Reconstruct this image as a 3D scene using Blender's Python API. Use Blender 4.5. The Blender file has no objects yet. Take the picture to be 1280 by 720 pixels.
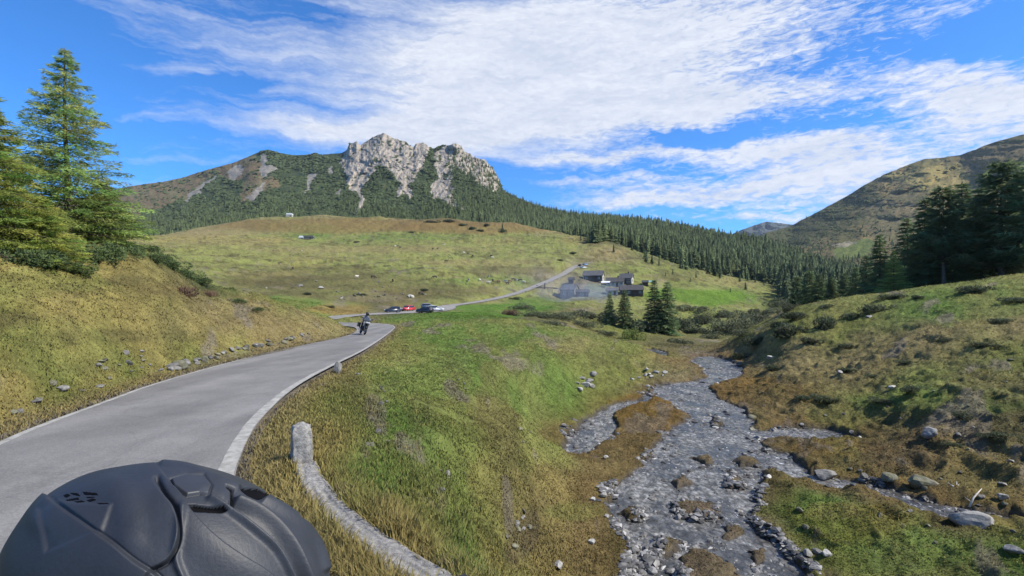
import bpy, bmesh, math, random
import numpy as np
from mathutils import Vector, Matrix, Euler

# ------------------------------------------------------------------ camera
sc = bpy.context.scene
COL = sc.collection
CAMZ = 2.3                      # camera height above the road
HY = 370.0                      # photo row of the horizon (1280x720)
F = 640.0                       # focal length in photo pixels
cam = bpy.data.cameras.new('camera'); camo = bpy.data.objects.new('camera', cam); COL.objects.link(camo)
camo.location = (0, 0, CAMZ); camo.rotation_euler = (math.radians(90), 0, 0)
cam.sensor_width = 36; cam.lens = 18.0; cam.shift_y = (HY - 360) / 1280
cam.clip_start = 0.03; cam.clip_end = 40000
sc.camera = camo
sc.view_settings.view_transform = 'Standard'; sc.view_settings.look = 'None'
sc.view_settings.gamma = 1; sc.view_settings.exposure = 0.55
sc.view_settings.use_curve_mapping = False
try:
    sc.cycles.volume_bounces = 0; sc.cycles.volume_step_rate = 4; sc.cycles.volume_max_steps = 64
    sc.cycles.max_bounces = 6; sc.cycles.transparent_max_bounces = 12
except Exception: pass

# ------------------------------------------------------------------ sun and sky
SUN_EL = math.radians(44); SUN_AZ = math.radians(104)      # azimuth from +Y clockwise (to the right, a little behind)
S = Vector((math.sin(SUN_AZ) * math.cos(SUN_EL), math.cos(SUN_AZ) * math.cos(SUN_EL), math.sin(SUN_EL)))
sun = bpy.data.lights.new('sun', 'SUN'); sun.energy = 4.9; sun.angle = math.radians(0.6); sun.color = (1.0, 0.93, 0.80)
suno = bpy.data.objects.new('sun', sun); COL.objects.link(suno); suno.rotation_euler = (-S).to_track_quat('-Z', 'Y').to_euler()

W = bpy.data.worlds.new('World'); sc.world = W; W.use_nodes = True
nt = W.node_tree; nt.nodes.clear()
def N(t, typ, **kw):
    n = t.nodes.new(typ)
    for k, v in kw.items():
        if k == 'inp':
            for a, b in v.items():
                n.inputs[a].default_value = b
        else: setattr(n, k, v)
    return n
def math_(t, op, a, b=None, c=None, clamp=False):
    n = t.nodes.new('ShaderNodeMath'); n.operation = op; n.use_clamp = clamp
    for i, v in enumerate((a, b, c)):
        if v is None: continue
        if isinstance(v, (int, float)): n.inputs[i].default_value = v
        else: t.links.new(v, n.inputs[i])
    return n.outputs[0]
def mrange(t, v, a, b, c=0.0, d=1.0, smooth=True):
    n = t.nodes.new('ShaderNodeMapRange'); n.clamp = True
    n.interpolation_type = 'SMOOTHSTEP' if smooth else 'LINEAR'
    t.links.new(v, n.inputs[0])
    for i, x in enumerate((a, b, c, d)): n.inputs[i + 1].default_value = x
    return n.outputs[0]
out = N(nt, 'ShaderNodeOutputWorld'); bg = N(nt, 'ShaderNodeBackground'); nt.links.new(bg.outputs[0], out.inputs[0])
sky = N(nt, 'ShaderNodeTexSky'); sky.sky_type = 'NISHITA'; sky.sun_disc = False
sky.sun_elevation = SUN_EL; sky.sun_rotation = SUN_AZ; sky.altitude = 2000; sky.air_density = 1.0; sky.dust_density = 0.3; sky.ozone_density = 2.5
bg.inputs[1].default_value = 0.13
geo = N(nt, 'ShaderNodeTexCoord'); sep = N(nt, 'ShaderNodeSeparateXYZ'); nt.links.new(geo.outputs['Generated'], sep.inputs[0])
X, Y, Z = sep.outputs
az = math_(nt, 'ARCTAN2', X, Y)
hor = math_(nt, 'SQRT', math_(nt, 'ADD', math_(nt, 'MULTIPLY', X, X), math_(nt, 'MULTIPLY', Y, Y)))
el = math_(nt, 'DIVIDE', Z, math_(nt, 'MAXIMUM', hor, 0.02))
cmb = N(nt, 'ShaderNodeCombineXYZ'); nt.links.new(math_(nt, 'MULTIPLY', az, 100.0), cmb.inputs[0]); nt.links.new(math_(nt, 'MULTIPLY', el, 100.0), cmb.inputs[1])
C = cmb.outputs[0]          # azimuth and tangent of elevation, x100
def skyco(px, py):
    u = (px - 640) / F; v = (HY - py) / F
    a = math.atan(u); return 100 * a, 100 * v * math.cos(a)
# warp
wn = N(nt, 'ShaderNodeTexNoise', inp={'Scale': 0.05, 'Detail': 5.0, 'Roughness': 0.6}); nt.links.new(C, wn.inputs['Vector'])
wv = N(nt, 'ShaderNodeVectorMath', operation='SUBTRACT'); nt.links.new(wn.outputs['Color'], wv.inputs[0]); wv.inputs[1].default_value = (.5, .5, .5)
ws = N(nt, 'ShaderNodeVectorMath', operation='MULTIPLY'); nt.links.new(wv.outputs[0], ws.inputs[0]); ws.inputs[1].default_value = (26, 12, 0)
wa = N(nt, 'ShaderNodeVectorMath', operation='ADD'); nt.links.new(C, wa.inputs[0]); nt.links.new(ws.outputs[0], wa.inputs[1])
CW = wa.outputs[0]
def ell(px, py, px2, py2, ry, wgt, soft=0.0):
    """soft ellipse whose long axis runs between two directions of the sky"""
    x1, y1 = skyco(px, py); x2, y2 = skyco(px2, py2)
    m = N(nt, 'ShaderNodeMapping'); m.vector_type = 'TEXTURE'
    m.inputs['Location'].default_value = ((x1 + x2) / 2, (y1 + y2) / 2, 0)
    m.inputs['Rotation'].default_value = (0, 0, math.atan2(y2 - y1, x2 - x1))
    m.inputs['Scale'].default_value = (max(math.hypot(x2 - x1, y2 - y1) / 2, .1), ry / F * 100, 1)
    nt.links.new(CW, m.inputs['Vector'])
    l = N(nt, 'ShaderNodeVectorMath', operation='LENGTH'); nt.links.new(m.outputs[0], l.inputs[0])
    return mrange(nt, l.outputs['Value'], 1.0 + soft, soft * 0.5, 0.0, wgt)
ELL = [ # px,py, px2,py2, half thickness, weight
 (150, 25, 1190, -20, 90, 1.5), (330, -60, 1260, -60, 90, 1.2),
 (330, 150, 1130, 60, 62, 1.3), (205, 168, 640, 158, 36, 1.0), (420, 170, 720, 135, 52, 1.0),
 (600, 110, 1260, 95, 44, 1.2), (1040, 100, 1420, 130, 40, 1.1), (1120, 140, 1420, 160, 44, .9),
 (600, 200, 900, 188, 13, .9), (760, 196, 1330, 160, 30, 1.25), (640, 252, 1150, 212, 16, 1.15), (840, 240, 1330, 190, 36, 1.1),
 (640, 232, 900, 222, 9, .7), (820, 275, 1060, 258, 8, 1.0), (660, 262, 1000, 240, 11, .9),
 (240, 108, 400, 98, 20, -.8), (-200, 150, 210, 60, 130, -1.0), (700, 172, 1150, 146, 17, -.8),
 (1190, 20, 1360, 30, 42, -1.1),
]
acc = None
for e in ELL:
    v = ell(*e)
    acc = v if acc is None else math_(nt, 'ADD', acc, v)
def tex(scale_xy, scale, detail, rough, rot=0.0, src=None, dist=0.0, typ='ShaderNodeTexNoise'):
    m = N(nt, 'ShaderNodeMapping'); m.inputs['Scale'].default_value = (scale_xy[0], scale_xy[1], 1); m.inputs['Rotation'].default_value = (0, 0, rot)
    nt.links.new(src or C, m.inputs['Vector'])
    n = N(nt, typ); nt.links.new(m.outputs[0], n.inputs['Vector']); n.inputs['Scale'].default_value = scale
    if 'Detail' in n.inputs: n.inputs['Detail'].default_value = detail; n.inputs['Roughness'].default_value = rough
    if typ == 'ShaderNodeTexNoise': n.inputs['Distortion'].default_value = dist
    return n.outputs[0]
streak = tex((.17, 3.0), 0.07, 8, .6, math.radians(-6), CW)       # long streaks
fine = tex((.75, 2.3), 0.55, 6, .68, math.radians(-10), C, .6)         # small ripples of the mackerel part
med = tex((.32, 2.0), 0.16, 7, .6, math.radians(-12), CW)
xx = N(nt, 'ShaderNodeSeparateXYZ'); nt.links.new(C, xx.inputs[0])
rip = mrange(nt, xx.outputs[0], -10, 42, .12, 1.0)                   # ripples strengthen to the right
d = math_(nt, 'ADD', acc, math_(nt, 'MULTIPLY', math_(nt, 'SUBTRACT', streak, .5), 2.1))
d = math_(nt, 'ADD', d, math_(nt, 'MULTIPLY', math_(nt, 'SUBTRACT', med, .5), 1.1))
d = math_(nt, 'ADD', d, math_(nt, 'MULTIPLY', math_(nt, 'MULTIPLY', math_(nt, 'SUBTRACT', fine, .5), rip), 3.0))
cov = mrange(nt, d, -.05, 1.1, 0.0, 0.98, False)
# tone of the cloud: thicker parts a little greyer
tone = mrange(nt, math_(nt, 'ADD', math_(nt, 'MULTIPLY', med, .6), math_(nt, 'MULTIPLY', fine, .5)), .35, .75, 0.0, 1.0)
cr = N(nt, 'ShaderNodeMix', data_type='RGBA'); nt.links.new(tone, cr.inputs[0])
cr.inputs[6].default_value = (3.3, 3.65, 4.45, 1); cr.inputs[7].default_value = (4.7, 4.9, 5.35, 1)
# clear sky: deepen the blue
sm = N(nt, 'ShaderNodeMix', data_type='RGBA', blend_type='MULTIPLY'); sm.inputs[0].default_value = 1.0
nt.links.new(sky.outputs[0], sm.inputs[6]); sm.inputs[7].default_value = (0.25, .74, 1.22, 1)
mx = N(nt, 'ShaderNodeMix', data_type='RGBA'); nt.links.new(cov, mx.inputs[0]); nt.links.new(sm.outputs[2], mx.inputs[6]); nt.links.new(cr.outputs[2], mx.inputs[7])
nt.links.new(mx.outputs[2], bg.inputs[0])

# ------------------------------------------------------------------ helpers
rng = np.random.default_rng(7); random.seed(7)
def lin(c):
    c = np.asarray(c, float) / 255.0
    return np.where(c <= .04045, c / 12.92, ((c + .055) / 1.055) ** 2.4)
def _hash(ix, iy, iz, s):
    h = (ix.astype(np.int64) * 374761393 + iy.astype(np.int64) * 668265263 + iz.astype(np.int64) * 2147483647 + s * 974634777) & 0xffffffff
    h = ((h ^ (h >> 13)) * 1274126177) & 0xffffffff
    h = h ^ (h >> 16)
    return (h & 0xffff) / 65535.0
def vnoise(x, y, z=None, s=0):
    x = np.asarray(x, float); y = np.asarray(y, float); z = np.zeros_like(x) if z is None else np.asarray(z, float)
    ix, iy, iz = np.floor(x), np.floor(y), np.floor(z)
    fx, fy, fz = x - ix, y - iy, z - iz
    fx = fx * fx * (3 - 2 * fx); fy = fy * fy * (3 - 2 * fy); fz = fz * fz * (3 - 2 * fz)
    r = 0
    for a in (0, 1):
        for b in (0, 1):
            for c in (0, 1):
                w = (fx if a else 1 - fx) * (fy if b else 1 - fy) * (fz if c else 1 - fz)
                r = r + w * _hash(ix + a, iy + b, iz + c, s)
    return r * 2 - 1
def vnoise2(x, y, s=0):
    ix, iy = np.floor(x), np.floor(y); fx, fy = x - ix, y - iy
    fx = fx * fx * (3 - 2 * fx); fy = fy * fy * (3 - 2 * fy); z = np.zeros_like(ix); r = 0
    for a in (0, 1):
        for b in (0, 1):
            r = r + (fx if a else 1 - fx) * (fy if b else 1 - fy) * _hash(ix + a, iy + b, z, s)
    return r * 2 - 1
def fbm(x, y, o=4, s=0, g=.5):
    a, t, r = 1.0, 0.0, 0
    x = np.asarray(x, float); y = np.asarray(y, float)
    for i in range(o):
        r = r + a * vnoise2(x + 17.3 * i, y - 9.1 * i, s + i); t += a; a *= g; x = x * 2.03; y = y * 2.03
    return r / t
def ridged(x, y, o=4, s=0):
    a, t, r = 1.0, 0.0, 0
    for i in range(o):
        r = r + a * (1 - np.abs(vnoise2(x + 31 * i, y + 7 * i, s + i)) * 2); t += a; a *= .55; x = x * 2.1; y = y * 2.1
    return r / t
def interp(x, pts, col=1):
    a = np.array(pts, float); return np.interp(x, a[:, 0], a[:, col])
def P(px, py, d): return Vector(((px - 640) / F * d, d, CAMZ - (py - HY) / F * d))
def inpoly(x, y, poly):
    poly = np.asarray(poly, float); r = np.zeros(np.shape(x), bool); n = len(poly)
    for i in range(n):
        x1, y1 = poly[i]; x2, y2 = poly[(i + 1) % n]
        c = ((y1 > y) != (y2 > y)) & (x < (x2 - x1) * (y - y1) / (y2 - y1 + 1e-12) + x1)
        r ^= c
    return r
def segdist(x, y, poly, closed=True):
    poly = np.asarray(poly, float); n = len(poly); best = np.full(np.shape(x), 1e18); arg = np.zeros(np.shape(x)); 
    for i in range(n if closed else n - 1):
        ax, ay = poly[i]; bx, by = poly[(i + 1) % n]; dx, dy = bx - ax, by - ay
        t = np.clip(((x - ax) * dx + (y - ay) * dy) / (dx * dx + dy * dy + 1e-12), 0, 1)
        dd = (x - ax - t * dx) ** 2 + (y - ay - t * dy) ** 2
        m = dd < best; best = np.where(m, dd, best); arg = np.where(m, i + t, arg)
    return np.sqrt(best), arg
def mesh_np(name, V, Q=None, T=None, mats=(), cols=None, smooth=True, midx=None):
    me = bpy.data.meshes.new(name); V = np.asarray(V, np.float32)
    me.vertices.add(len(V)); me.vertices.foreach_set('co', V.ravel())
    q = np.zeros((0, 4), int) if Q is None else np.asarray(Q, int).reshape(-1, 4); t = np.zeros((0, 3), int) if T is None else np.asarray(T, int).reshape(-1, 3)
    nl = q.size + t.size; me.loops.add(nl); me.loops.foreach_set('vertex_index', np.concatenate([q.ravel(), t.ravel()]).astype(np.int32))
    npoly = len(q) + len(t); me.polygons.add(npoly)
    ls = np.concatenate([np.arange(len(q)) * 4, q.size + np.arange(len(t)) * 3]).astype(np.int32)
    me.polygons.foreach_set('loop_start', ls)
    try: me.polygons.foreach_set('loop_total', np.concatenate([np.full(len(q), 4), np.full(len(t), 3)]).astype(np.int32))
    except Exception: pass
    for m in mats: me.materials.append(m)
    if midx is not None: me.polygons.foreach_set('material_index', np.asarray(midx, np.int32))
    me.polygons.foreach_set('use_smooth', np.full(npoly, smooth, bool))
    me.update(calc_edges=True)
    if cols:
        for k, c in cols.items():
            at = me.color_attributes.new(k, 'FLOAT_COLOR', 'POINT')
            c4 = np.ones((len(V), 4), np.float32); c4[:, :c.shape[1]] = c
            at.data.foreach_set('color', c4.ravel())
    return me
def obj(name, me, parent=None, label=None, cat=None, group=None, kind=None, loc=None, rz=None):
    o = bpy.data.objects.new(name, me); COL.objects.link(o)
    if parent is not None: o.parent = parent
    if label: o['label'] = label
    if cat: o['category'] = cat
    if group: o['group'] = group
    if kind: o['kind'] = kind
    if loc is not None: o.location = loc
    if rz is not None: o.rotation_euler = (0, 0, rz)
    return o
def copy_tree(o, loc=None, rot=None, scale=None, label=None, group=None):
    c = o.copy(); COL.objects.link(c)
    if loc is not None: c.location = loc
    if rot is not None: c.rotation_euler = rot
    if scale is not None: c.scale = scale if hasattr(scale, '__len__') else (scale,) * 3
    if label: c['label'] = label
    if group: c['group'] = group
    for ch in [x for x in KIDS.get(o.name, [])]:
        d = ch.copy(); COL.objects.link(d); d.parent = c
        for g in KIDS.get(ch.name, []):
            e = g.copy(); COL.objects.link(e); e.parent = d
    return c
KIDS = {}
def reg(root):
    for ch in root.children_recursive: KIDS.setdefault(ch.parent.name, []).append(ch)
    return root
def grid_quads(nr, nc):
    i = np.arange(nr - 1)[:, None] * nc + np.arange(nc - 1)[None]
    return np.stack([i, i + 1, i + nc + 1, i + nc], -1).reshape(-1, 4)
class MB:
    """collects boxes, tubes, prisms; build() links them as one mesh object"""
    def __init__(s): s.V = []; s.Fc = []
    def add(s, vs, fs):
        b = len(s.V); s.V += [tuple(v) for v in vs]; s.Fc += [tuple(b + i for i in f) for f in fs]; return s
    def box(s, c, d, rz=0, M=None):
        x, y, z = d[0] / 2, d[1] / 2, d[2] / 2
        m = Matrix.Translation(Vector(c)) @ (M if M is not None else Matrix.Rotation(rz, 4, 'Z'))
        vs = [m @ Vector(v) for v in ((-x, -y, -z), (x, -y, -z), (x, y, -z), (-x, y, -z), (-x, -y, z), (x, -y, z), (x, y, z), (-x, y, z))]
        return s.add(vs, [(0, 3, 2, 1), (4, 5, 6, 7), (0, 1, 5, 4), (1, 2, 6, 5), (2, 3, 7, 6), (3, 0, 4, 7)])
    def tube(s, pts, rad, n=8, cap=True):
        pts = [Vector(p) for p in pts]; rad = rad if hasattr(rad, '__len__') else [rad] * len(pts); vs = []; k = len(pts)
        up = None
        for i, p in enumerate(pts):
            t = (pts[min(i + 1, k - 1)] - pts[max(i - 1, 0)]).normalized()
            if up is None: up = Vector((0, 0, 1)) if abs(t.z) < .9 else Vector((1, 0, 0))
            a = t.cross(up).normalized(); b = a.cross(t).normalized(); up = b
            for j in range(n):
                w = 2 * math.pi * j / n; vs.append(p + (a * math.cos(w) + b * math.sin(w)) * rad[i])
        fs = [(i * n + j, i * n + (j + 1) % n, (i + 1) * n + (j + 1) % n, (i + 1) * n + j) for i in range(k - 1) for j in range(n)]
        if cap: fs += [tuple(range(n)), tuple((k - 1) * n + j for j in reversed(range(n)))]
        return s.add(vs, fs)
    def prism(s, prof, y0, y1, axis='y'):
        """profile in (x,z) extruded along y"""
        n = len(prof); vs = [(x, y0, z) for x, z in prof] + [(x, y1, z) for x, z in prof]
        fs = [tuple(range(n)), tuple(range(2 * n - 1, n - 1, -1))] + [(i, i + n, (i + 1) % n + n, (i + 1) % n) for i in range(n)]
        return s.add(vs, fs)
    def torus(s, c, R, r, axis='y', n=20, m=8):
        vs = []
        for i in range(n):
            a = 2 * math.pi * i / n
            for j in range(m):
                b = 2 * math.pi * j / m; q = R + r * math.cos(b); h = r * math.sin(b)
                vs.append((c[0] + q * math.cos(a), c[1] + h, c[2] + q * math.sin(a)))
        fs = [(i * m + j, i * m + (j + 1) % m, ((i + 1) % n) * m + (j + 1) % m, ((i + 1) % n) * m + j) for i in range(n) for j in range(m)]
        return s.add(vs, fs)
    def mesh(s, name, mat, smooth=False, bevel=0):
        me = bpy.data.meshes.new(name); me.from_pydata(s.V, [], s.Fc)
        bm = bmesh.new(); bm.from_mesh(me)
        bmesh.ops.recalc_face_normals(bm, faces=bm.faces)
        if bevel: bmesh.ops.bevel(bm, geom=list(bm.edges), offset=bevel, segments=2, affect='EDGES', profile=.7)
        bm.to_mesh(me); bm.free()
        for m in (mat if isinstance(mat, (list, tuple)) else [mat]): me.materials.append(m)
        if smooth: me.polygons.foreach_set('use_smooth', np.ones(len(me.polygons), bool))
        return me
    def build(s, name, mat, parent=None, smooth=False, bevel=0, **kw): return obj(name, s.mesh(name, mat, smooth, bevel), parent, **kw)

# ------------------------------------------------------------------ materials
def mat_new(name):
    m = bpy.data.materials.new(name); m.use_nodes = True; t = m.node_tree; t.nodes.clear()
    o = t.nodes.new('ShaderNodeOutputMaterial'); b = t.nodes.new('ShaderNodeBsdfPrincipled'); t.links.new(b.outputs[0], o.inputs[0])
    return m, t, b
def mat_simple(name, col, rough=.6, var=.25, scale=4.0, metal=0.0, bump=0.0, bscale=20.0, spec=.5, coat=0.0):
    """colour with noise variation and optional bump, object coordinates"""
    m, t, b = mat_new(name); tc = N(t, 'ShaderNodeTexCoord')
    b.inputs['Roughness'].default_value = rough; b.inputs['Metallic'].default_value = metal; b.inputs['Specular IOR Level'].default_value = spec
    b.inputs['Coat Weight'].default_value = coat
    n = N(t, 'ShaderNodeTexNoise', inp={'Scale': scale, 'Detail': 6.0, 'Roughness': .65}); t.links.new(tc.outputs['Object'], n.inputs['Vector'])
    r = N(t, 'ShaderNodeMix', data_type='RGBA'); t.links.new(mrange(t, n.outputs[0], .3, .7), r.inputs[0])
    r.inputs[6].default_value = (*[c * (1 - var) for c in col], 1); r.inputs[7].default_value = (*[min(1, c * (1 + var)) for c in col], 1)
    t.links.new(r.outputs[2], b.inputs['Base Color'])
    if bump:
        n2 = N(t, 'ShaderNodeTexNoise', inp={'Scale': bscale, 'Detail': 5.0, 'Roughness': .6}); t.links.new(tc.outputs['Object'], n2.inputs['Vector'])
        bp = N(t, 'ShaderNodeBump', inp={'Strength': bump, 'Distance': .05}); t.links.new(n2.outputs[0], bp.inputs['Height']); t.links.new(bp.outputs[0], b.inputs['Normal'])
    return m
# ------------------------------------------------------------------ terrain: control points (photo px, photo py, distance, colour key)
KC = {'Y': (156, 142, 74), 'G': (100, 128, 48), 'M': (134, 140, 66), 'B': (130, 112, 66), 'D': (98, 92, 54), 'S': (128, 118, 100), 'O': (118, 124, 54), 'F': (60, 74, 42), 'T': (142, 128, 80), 'L': (124, 134, 60)}
KCL = {k: (lin(v) * .88 + lin(v).mean() * .12) * .82 for k, v in KC.items()}
ROADZ = [(0, 2.3), (8, 2.3), (12, 2.38), (20, 2.6), (30, 2.85), (40, 3.05), (50, 3.15), (63, 3.0), (80, 3.2), (110, 3.7)]
def road_d(py):
    ds = np.linspace(2.5, 110, 4000); yy = HY + interp(ds, ROADZ) * F / ds
    return float(np.interp(-py, -yy, ds))
CP = [
 # road edges and near bank (left)
 (0, 548, 8.3, 'Y'), (100, 510, road_d(510), 'Y'), (195, 475, road_d(475), 'Y'), (300, 447, road_d(447), 'Y'), (370, 432, road_d(432), 'T'), (440, 418, road_d(418), 'T'),
 (0, 470, 10.2, 'Y'), (0, 400, 12.6, 'O'), (0, 340, 15.5, 'Y'), (0, 300, 19, 'O'), (0, 285, 24, 'F'), (0, 280, 32, 'O'), (0, 270, 60, 'O'),
 (-250, 470, 10.5, 'O'), (-250, 330, 16, 'Y'), (-250, 260, 26, 'O'), (-250, 230, 50, 'O'), (-250, 220, 120, 'O'),
 (80, 480, 12, 'O'), (80, 400, 14.6, 'Y'), (80, 330, 20, 'Y'), (80, 302, 25, 'O'), (80, 300, 34, 'O'), (80, 300, 60, 'O'),
 (165, 455, 15.2, 'O'), (165, 400, 17.8, 'Y'), (165, 345, 22, 'Y'), (160, 305, 28, 'F'), (160, 312, 38, 'O'), (160, 325, 60, 'M'), (160, 325, 120, 'M'),
 (250, 440, 20, 'O'), (250, 410, 22, 'Y'), (250, 380, 26, 'T'), (245, 350, 33, 'F'), (245, 358, 42, 'M'), (250, 362, 60, 'G'), (250, 352, 110, 'M'),
 (330, 424, 27, 'Y'), (330, 400, 31, 'T'), (330, 373, 39, 'O'), (330, 381, 50, 'G'), (330, 376, 70, 'G'), (330, 369, 110, 'D'),
 (390, 415, 34, 'T'), (390, 400, 40, 'T'), (390, 391, 48, 'M'), (390, 388, 70, 'G'), (390, 379, 95, 'G'), (390, 371, 125, 'D'),
 (430, 409, 44, 'T'), (430, 402, 52, 'M'), (430, 397, 63, 'M'), (430, 389, 95, 'T'),
 # verge and near meadow between road and stream
 (300, 600, 6.4, 'Y'), (370, 480, road_d(480) , 'Y'), (420, 455, road_d(455), 'Y'), (455, 430, road_d(430), 'Y'), (495, 408, 51, 'Y'),
 (400, 560, 7.9, 'Y'), (430, 500, 12, 'O'), (470, 460, 19.5, 'M'), (500, 430, 31, 'L'), (510, 405, 53, 'G'), (540, 400, 60, 'G'),
 (460, 600, 6.9, 'G'), (500, 530, 11.0, 'G'), (540, 470, 20, 'M'), (560, 430, 35, 'G'), (560, 402, 60, 'G'),
 (560, 690, 5.6, 'G'), (600, 620, 8.6, 'O'), (600, 540, 14, 'O'), (620, 470, 24, 'G'), (640, 425, 42, 'G'), (650, 401, 66, 'L'),
 (640, 720, 7.2, 'Y'), (680, 650, 10.4, 'Y'), (700, 580, 16, 'Y'), (700, 520, 22, 'L'), (710, 470, 32, 'G'), (710, 440, 43, 'O'), (710, 409, 70, 'L'),
 (690, 720, 9.6, 'D'), (735, 650, 14.6, 'B'), (740, 600, 18.2, 'B'), (735, 545, 24, 'B'), (760, 490, 35, 'O'), (780, 460, 46, 'O'), (790, 432, 62, 'O'), (780, 425, 76, 'L'),
 (840, 450, 58, 'B'), (830, 441, 66, 'O'),
 # behind the meadow crest
 (500, 400, 64, 'G'), (560, 400, 78, 'G'), (560, 393, 98, 'G'), (600, 395, 90, 'G'), (650, 402, 82, 'G'), (700, 413, 86, 'D'), (740, 425, 92, 'D'),
 (490, 393, 95, 'S'), (515, 391, 107, 'S'), (545, 390, 112, 'S'), (500, 387, 122, 'D'), (550, 381, 140, 'M'),
 (430, 383, 118, 'M'), (470, 378, 130, 'D'), (520, 372, 158, 'D'), (600, 377, 168, 'M'), (620, 392, 128, 'G'), (660, 398, 120, 'D'), (660, 388, 150, 'G'), (660, 378, 180, 'G'),
 (700, 402, 118, 'D'), (720, 388, 158, 'D'), (720, 378, 195, 'M'), (760, 430, 108, 'D'), (770, 408, 133, 'O'), (780, 392, 165, 'O'), (780, 380, 200, 'M'),
 (850, 432, 98, 'D'), (850, 420, 130, 'D'), (850, 405, 165, 'O'), (850, 388, 200, 'O'), (860, 382, 212, 'G'), (870, 362, 262, 'G'), (920, 380, 218, 'O'), (930, 370, 262, 'G'), (950, 400, 170, 'D'), (930, 425, 120, 'D'),
 (640, 366, 208, 'M'), (685, 352, 250, 'S'), (705, 372, 235, 'M'), (715, 360, 240, 'S'), (750, 364, 240, 'S'), (790, 366, 240, 'M'), (745, 350, 262, 'S'), (790, 355, 262, 'M'),
 (722, 334, 310, 'S'), (760, 336, 310, 'M'), (800, 341, 300, 'M'), (850, 352, 290, 'O'), (900, 356, 300, 'M'), (960, 366, 300, 'M'), (985, 375, 290, 'O'),
 (760, 324, 350, 'T'), (830, 332, 350, 'O'), (900, 346, 360, 'O'), (980, 360, 380, 'F'),
 # far meadow and brown rise
 (170, 318, 220, 'M'), (170, 300, 400, 'Y'), (170, 297, 520, 'M'), (170, 302, 640, 'M'), (170, 300, 900, 'F'),
 (0, 285, 220, 'M'), (0, 290, 400, 'M'), (0, 296, 640, 'M'),
 (250, 335, 170, 'M'), (250, 318, 260, 'M'), (250, 296, 480, 'Y'), (260, 291, 540, 'T'), (255, 283, 640, 'T'), (255, 290, 760, 'F'),
 (330, 352, 160, 'D'), (330, 330, 230, 'M'), (330, 300, 430, 'Y'), (330, 294, 500, 'M'), (330, 272, 680, 'T'), (330, 285, 780, 'F'),
 (400, 352, 170, 'D'), (400, 335, 230, 'M'), (400, 312, 340, 'M'), (400, 294, 490, 'G'), (400, 270, 680, 'T'), (400, 285, 780, 'F'),
 (480, 360, 165, 'L'), (480, 340, 225, 'M'), (480, 318, 320, 'M'), (480, 297, 470, 'L'), (480, 287, 540, 'M'), (480, 271, 660, 'B'), (480, 285, 780, 'F'),
 (560, 350, 210, 'L'), (560, 330, 270, 'M'), (560, 308, 400, 'M'), (560, 293, 500, 'M'), (560, 273, 640, 'B'), (560, 290, 760, 'F'),
 (640, 352, 235, 'L'), (640, 335, 280, 'M'), (640, 312, 390, 'M'), (640, 300, 470, 'M'), (640, 279, 600, 'T'), (640, 295, 720, 'F'),
 (700, 330, 300, 'M'), (700, 315, 370, 'M'), (700, 300, 450, 'M'), (690, 290, 540, 'T'), (700, 305, 680, 'F'),
 (760, 313, 390, 'T'), (760, 303, 440, 'F'), (830, 325, 400, 'F'), (900, 343, 420, 'F'),
 (800, 340, 600, 'F'), (900, 360, 600, 'F'), (1000, 375, 400, 'F'), (1000, 372, 700, 'F'), (800, 345, 900, 'F'), (500, 320, 1000, 'F'), (200, 320, 1100, 'F'),
 # stream bed level (carved further below)
 (850, 720, 12.8, 'S'), (960, 720, 12.8, 'S'), (880, 650, 16.2, 'S'), (870, 600, 20, 'S'), (900, 560, 24.5, 'S'), (890, 520, 30.5, 'S'), (850, 490, 39, 'S'), (895, 455, 58, 'S'), (870, 445, 68, 'S'),
 (800, 720, 12.6, 'D'), (780, 660, 15.2, 'D'), (790, 540, 26.6, 'B'), (810, 505, 35, 'B'),
 # right side
 (1050, 720, 12.4, 'L'), (1020, 650, 15.6, 'G'), (1150, 660, 14.8, 'L'), (1280, 720, 11.9, 'G'), (1280, 660, 14.2, 'O'), (1180, 645, 15.4, 'D'), (1100, 615, 17.0, 'D'), (1000, 590, 19.6, 'D'), (1040, 545, 24.0, 'D'),
 (1280, 600, 16.8, 'B'), (1280, 540, 20.4, 'D'), (1280, 450, 30, 'O'), (1280, 400, 38, 'T'), (1280, 365, 46, 'L'), (1280, 343, 52, 'M'), (1280, 352, 64, 'F'), (1280, 350, 110, 'F'),
 (1170, 600, 18.6, 'B'), (1160, 540, 22.4, 'B'), (1160, 480, 29, 'L'), (1160, 420, 39, 'T'), (1160, 380, 49, 'G'), (1160, 358, 57, 'L'), (1160, 367, 72, 'F'), (1160, 368, 110, 'F'),
 (1080, 570, 21.4, 'B'), (1060, 520, 28, 'O'), (1060, 460, 38, 'T'), (1060, 410, 51, 'O'), (1060, 372, 62, 'M'), (1060, 384, 80, 'F'), (1060, 385, 120, 'F'),
 (980, 530, 27.4, 'B'), (990, 490, 34.5, 'B'), (990, 450, 44, 'T'), (985, 415, 56, 'O'), (990, 386, 68, 'O'), (985, 400, 88, 'D'), (985, 405, 130, 'D'),
 (940, 470, 45, 'B'), (930, 440, 60, 'B'), (925, 418, 72, 'O'), (925, 425, 92, 'D'), (900, 438, 70, 'B'),
 (1060, 378, 200, 'F'), (1200, 365, 200, 'F'), (1100, 368, 400, 'F'), (1280, 360, 400, 'F'),
 (1500, 700, 11, 'L'), (1500, 500, 21, 'O'), (1500, 340, 45, 'M'), (1500, 320, 60, 'F'), (1500, 320, 200, 'F'), (1900, 560, 13, 'O'), (1900, 340, 35, 'M'), (1900, 310, 200, 'F'),
 (2600, 900, 5, 'L'), (2600, 340, 30, 'M'), (-900, 420, 10, 'O'), (-900, 250, 24, 'O'), (-900, 240, 120, 'O'),
]
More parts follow.
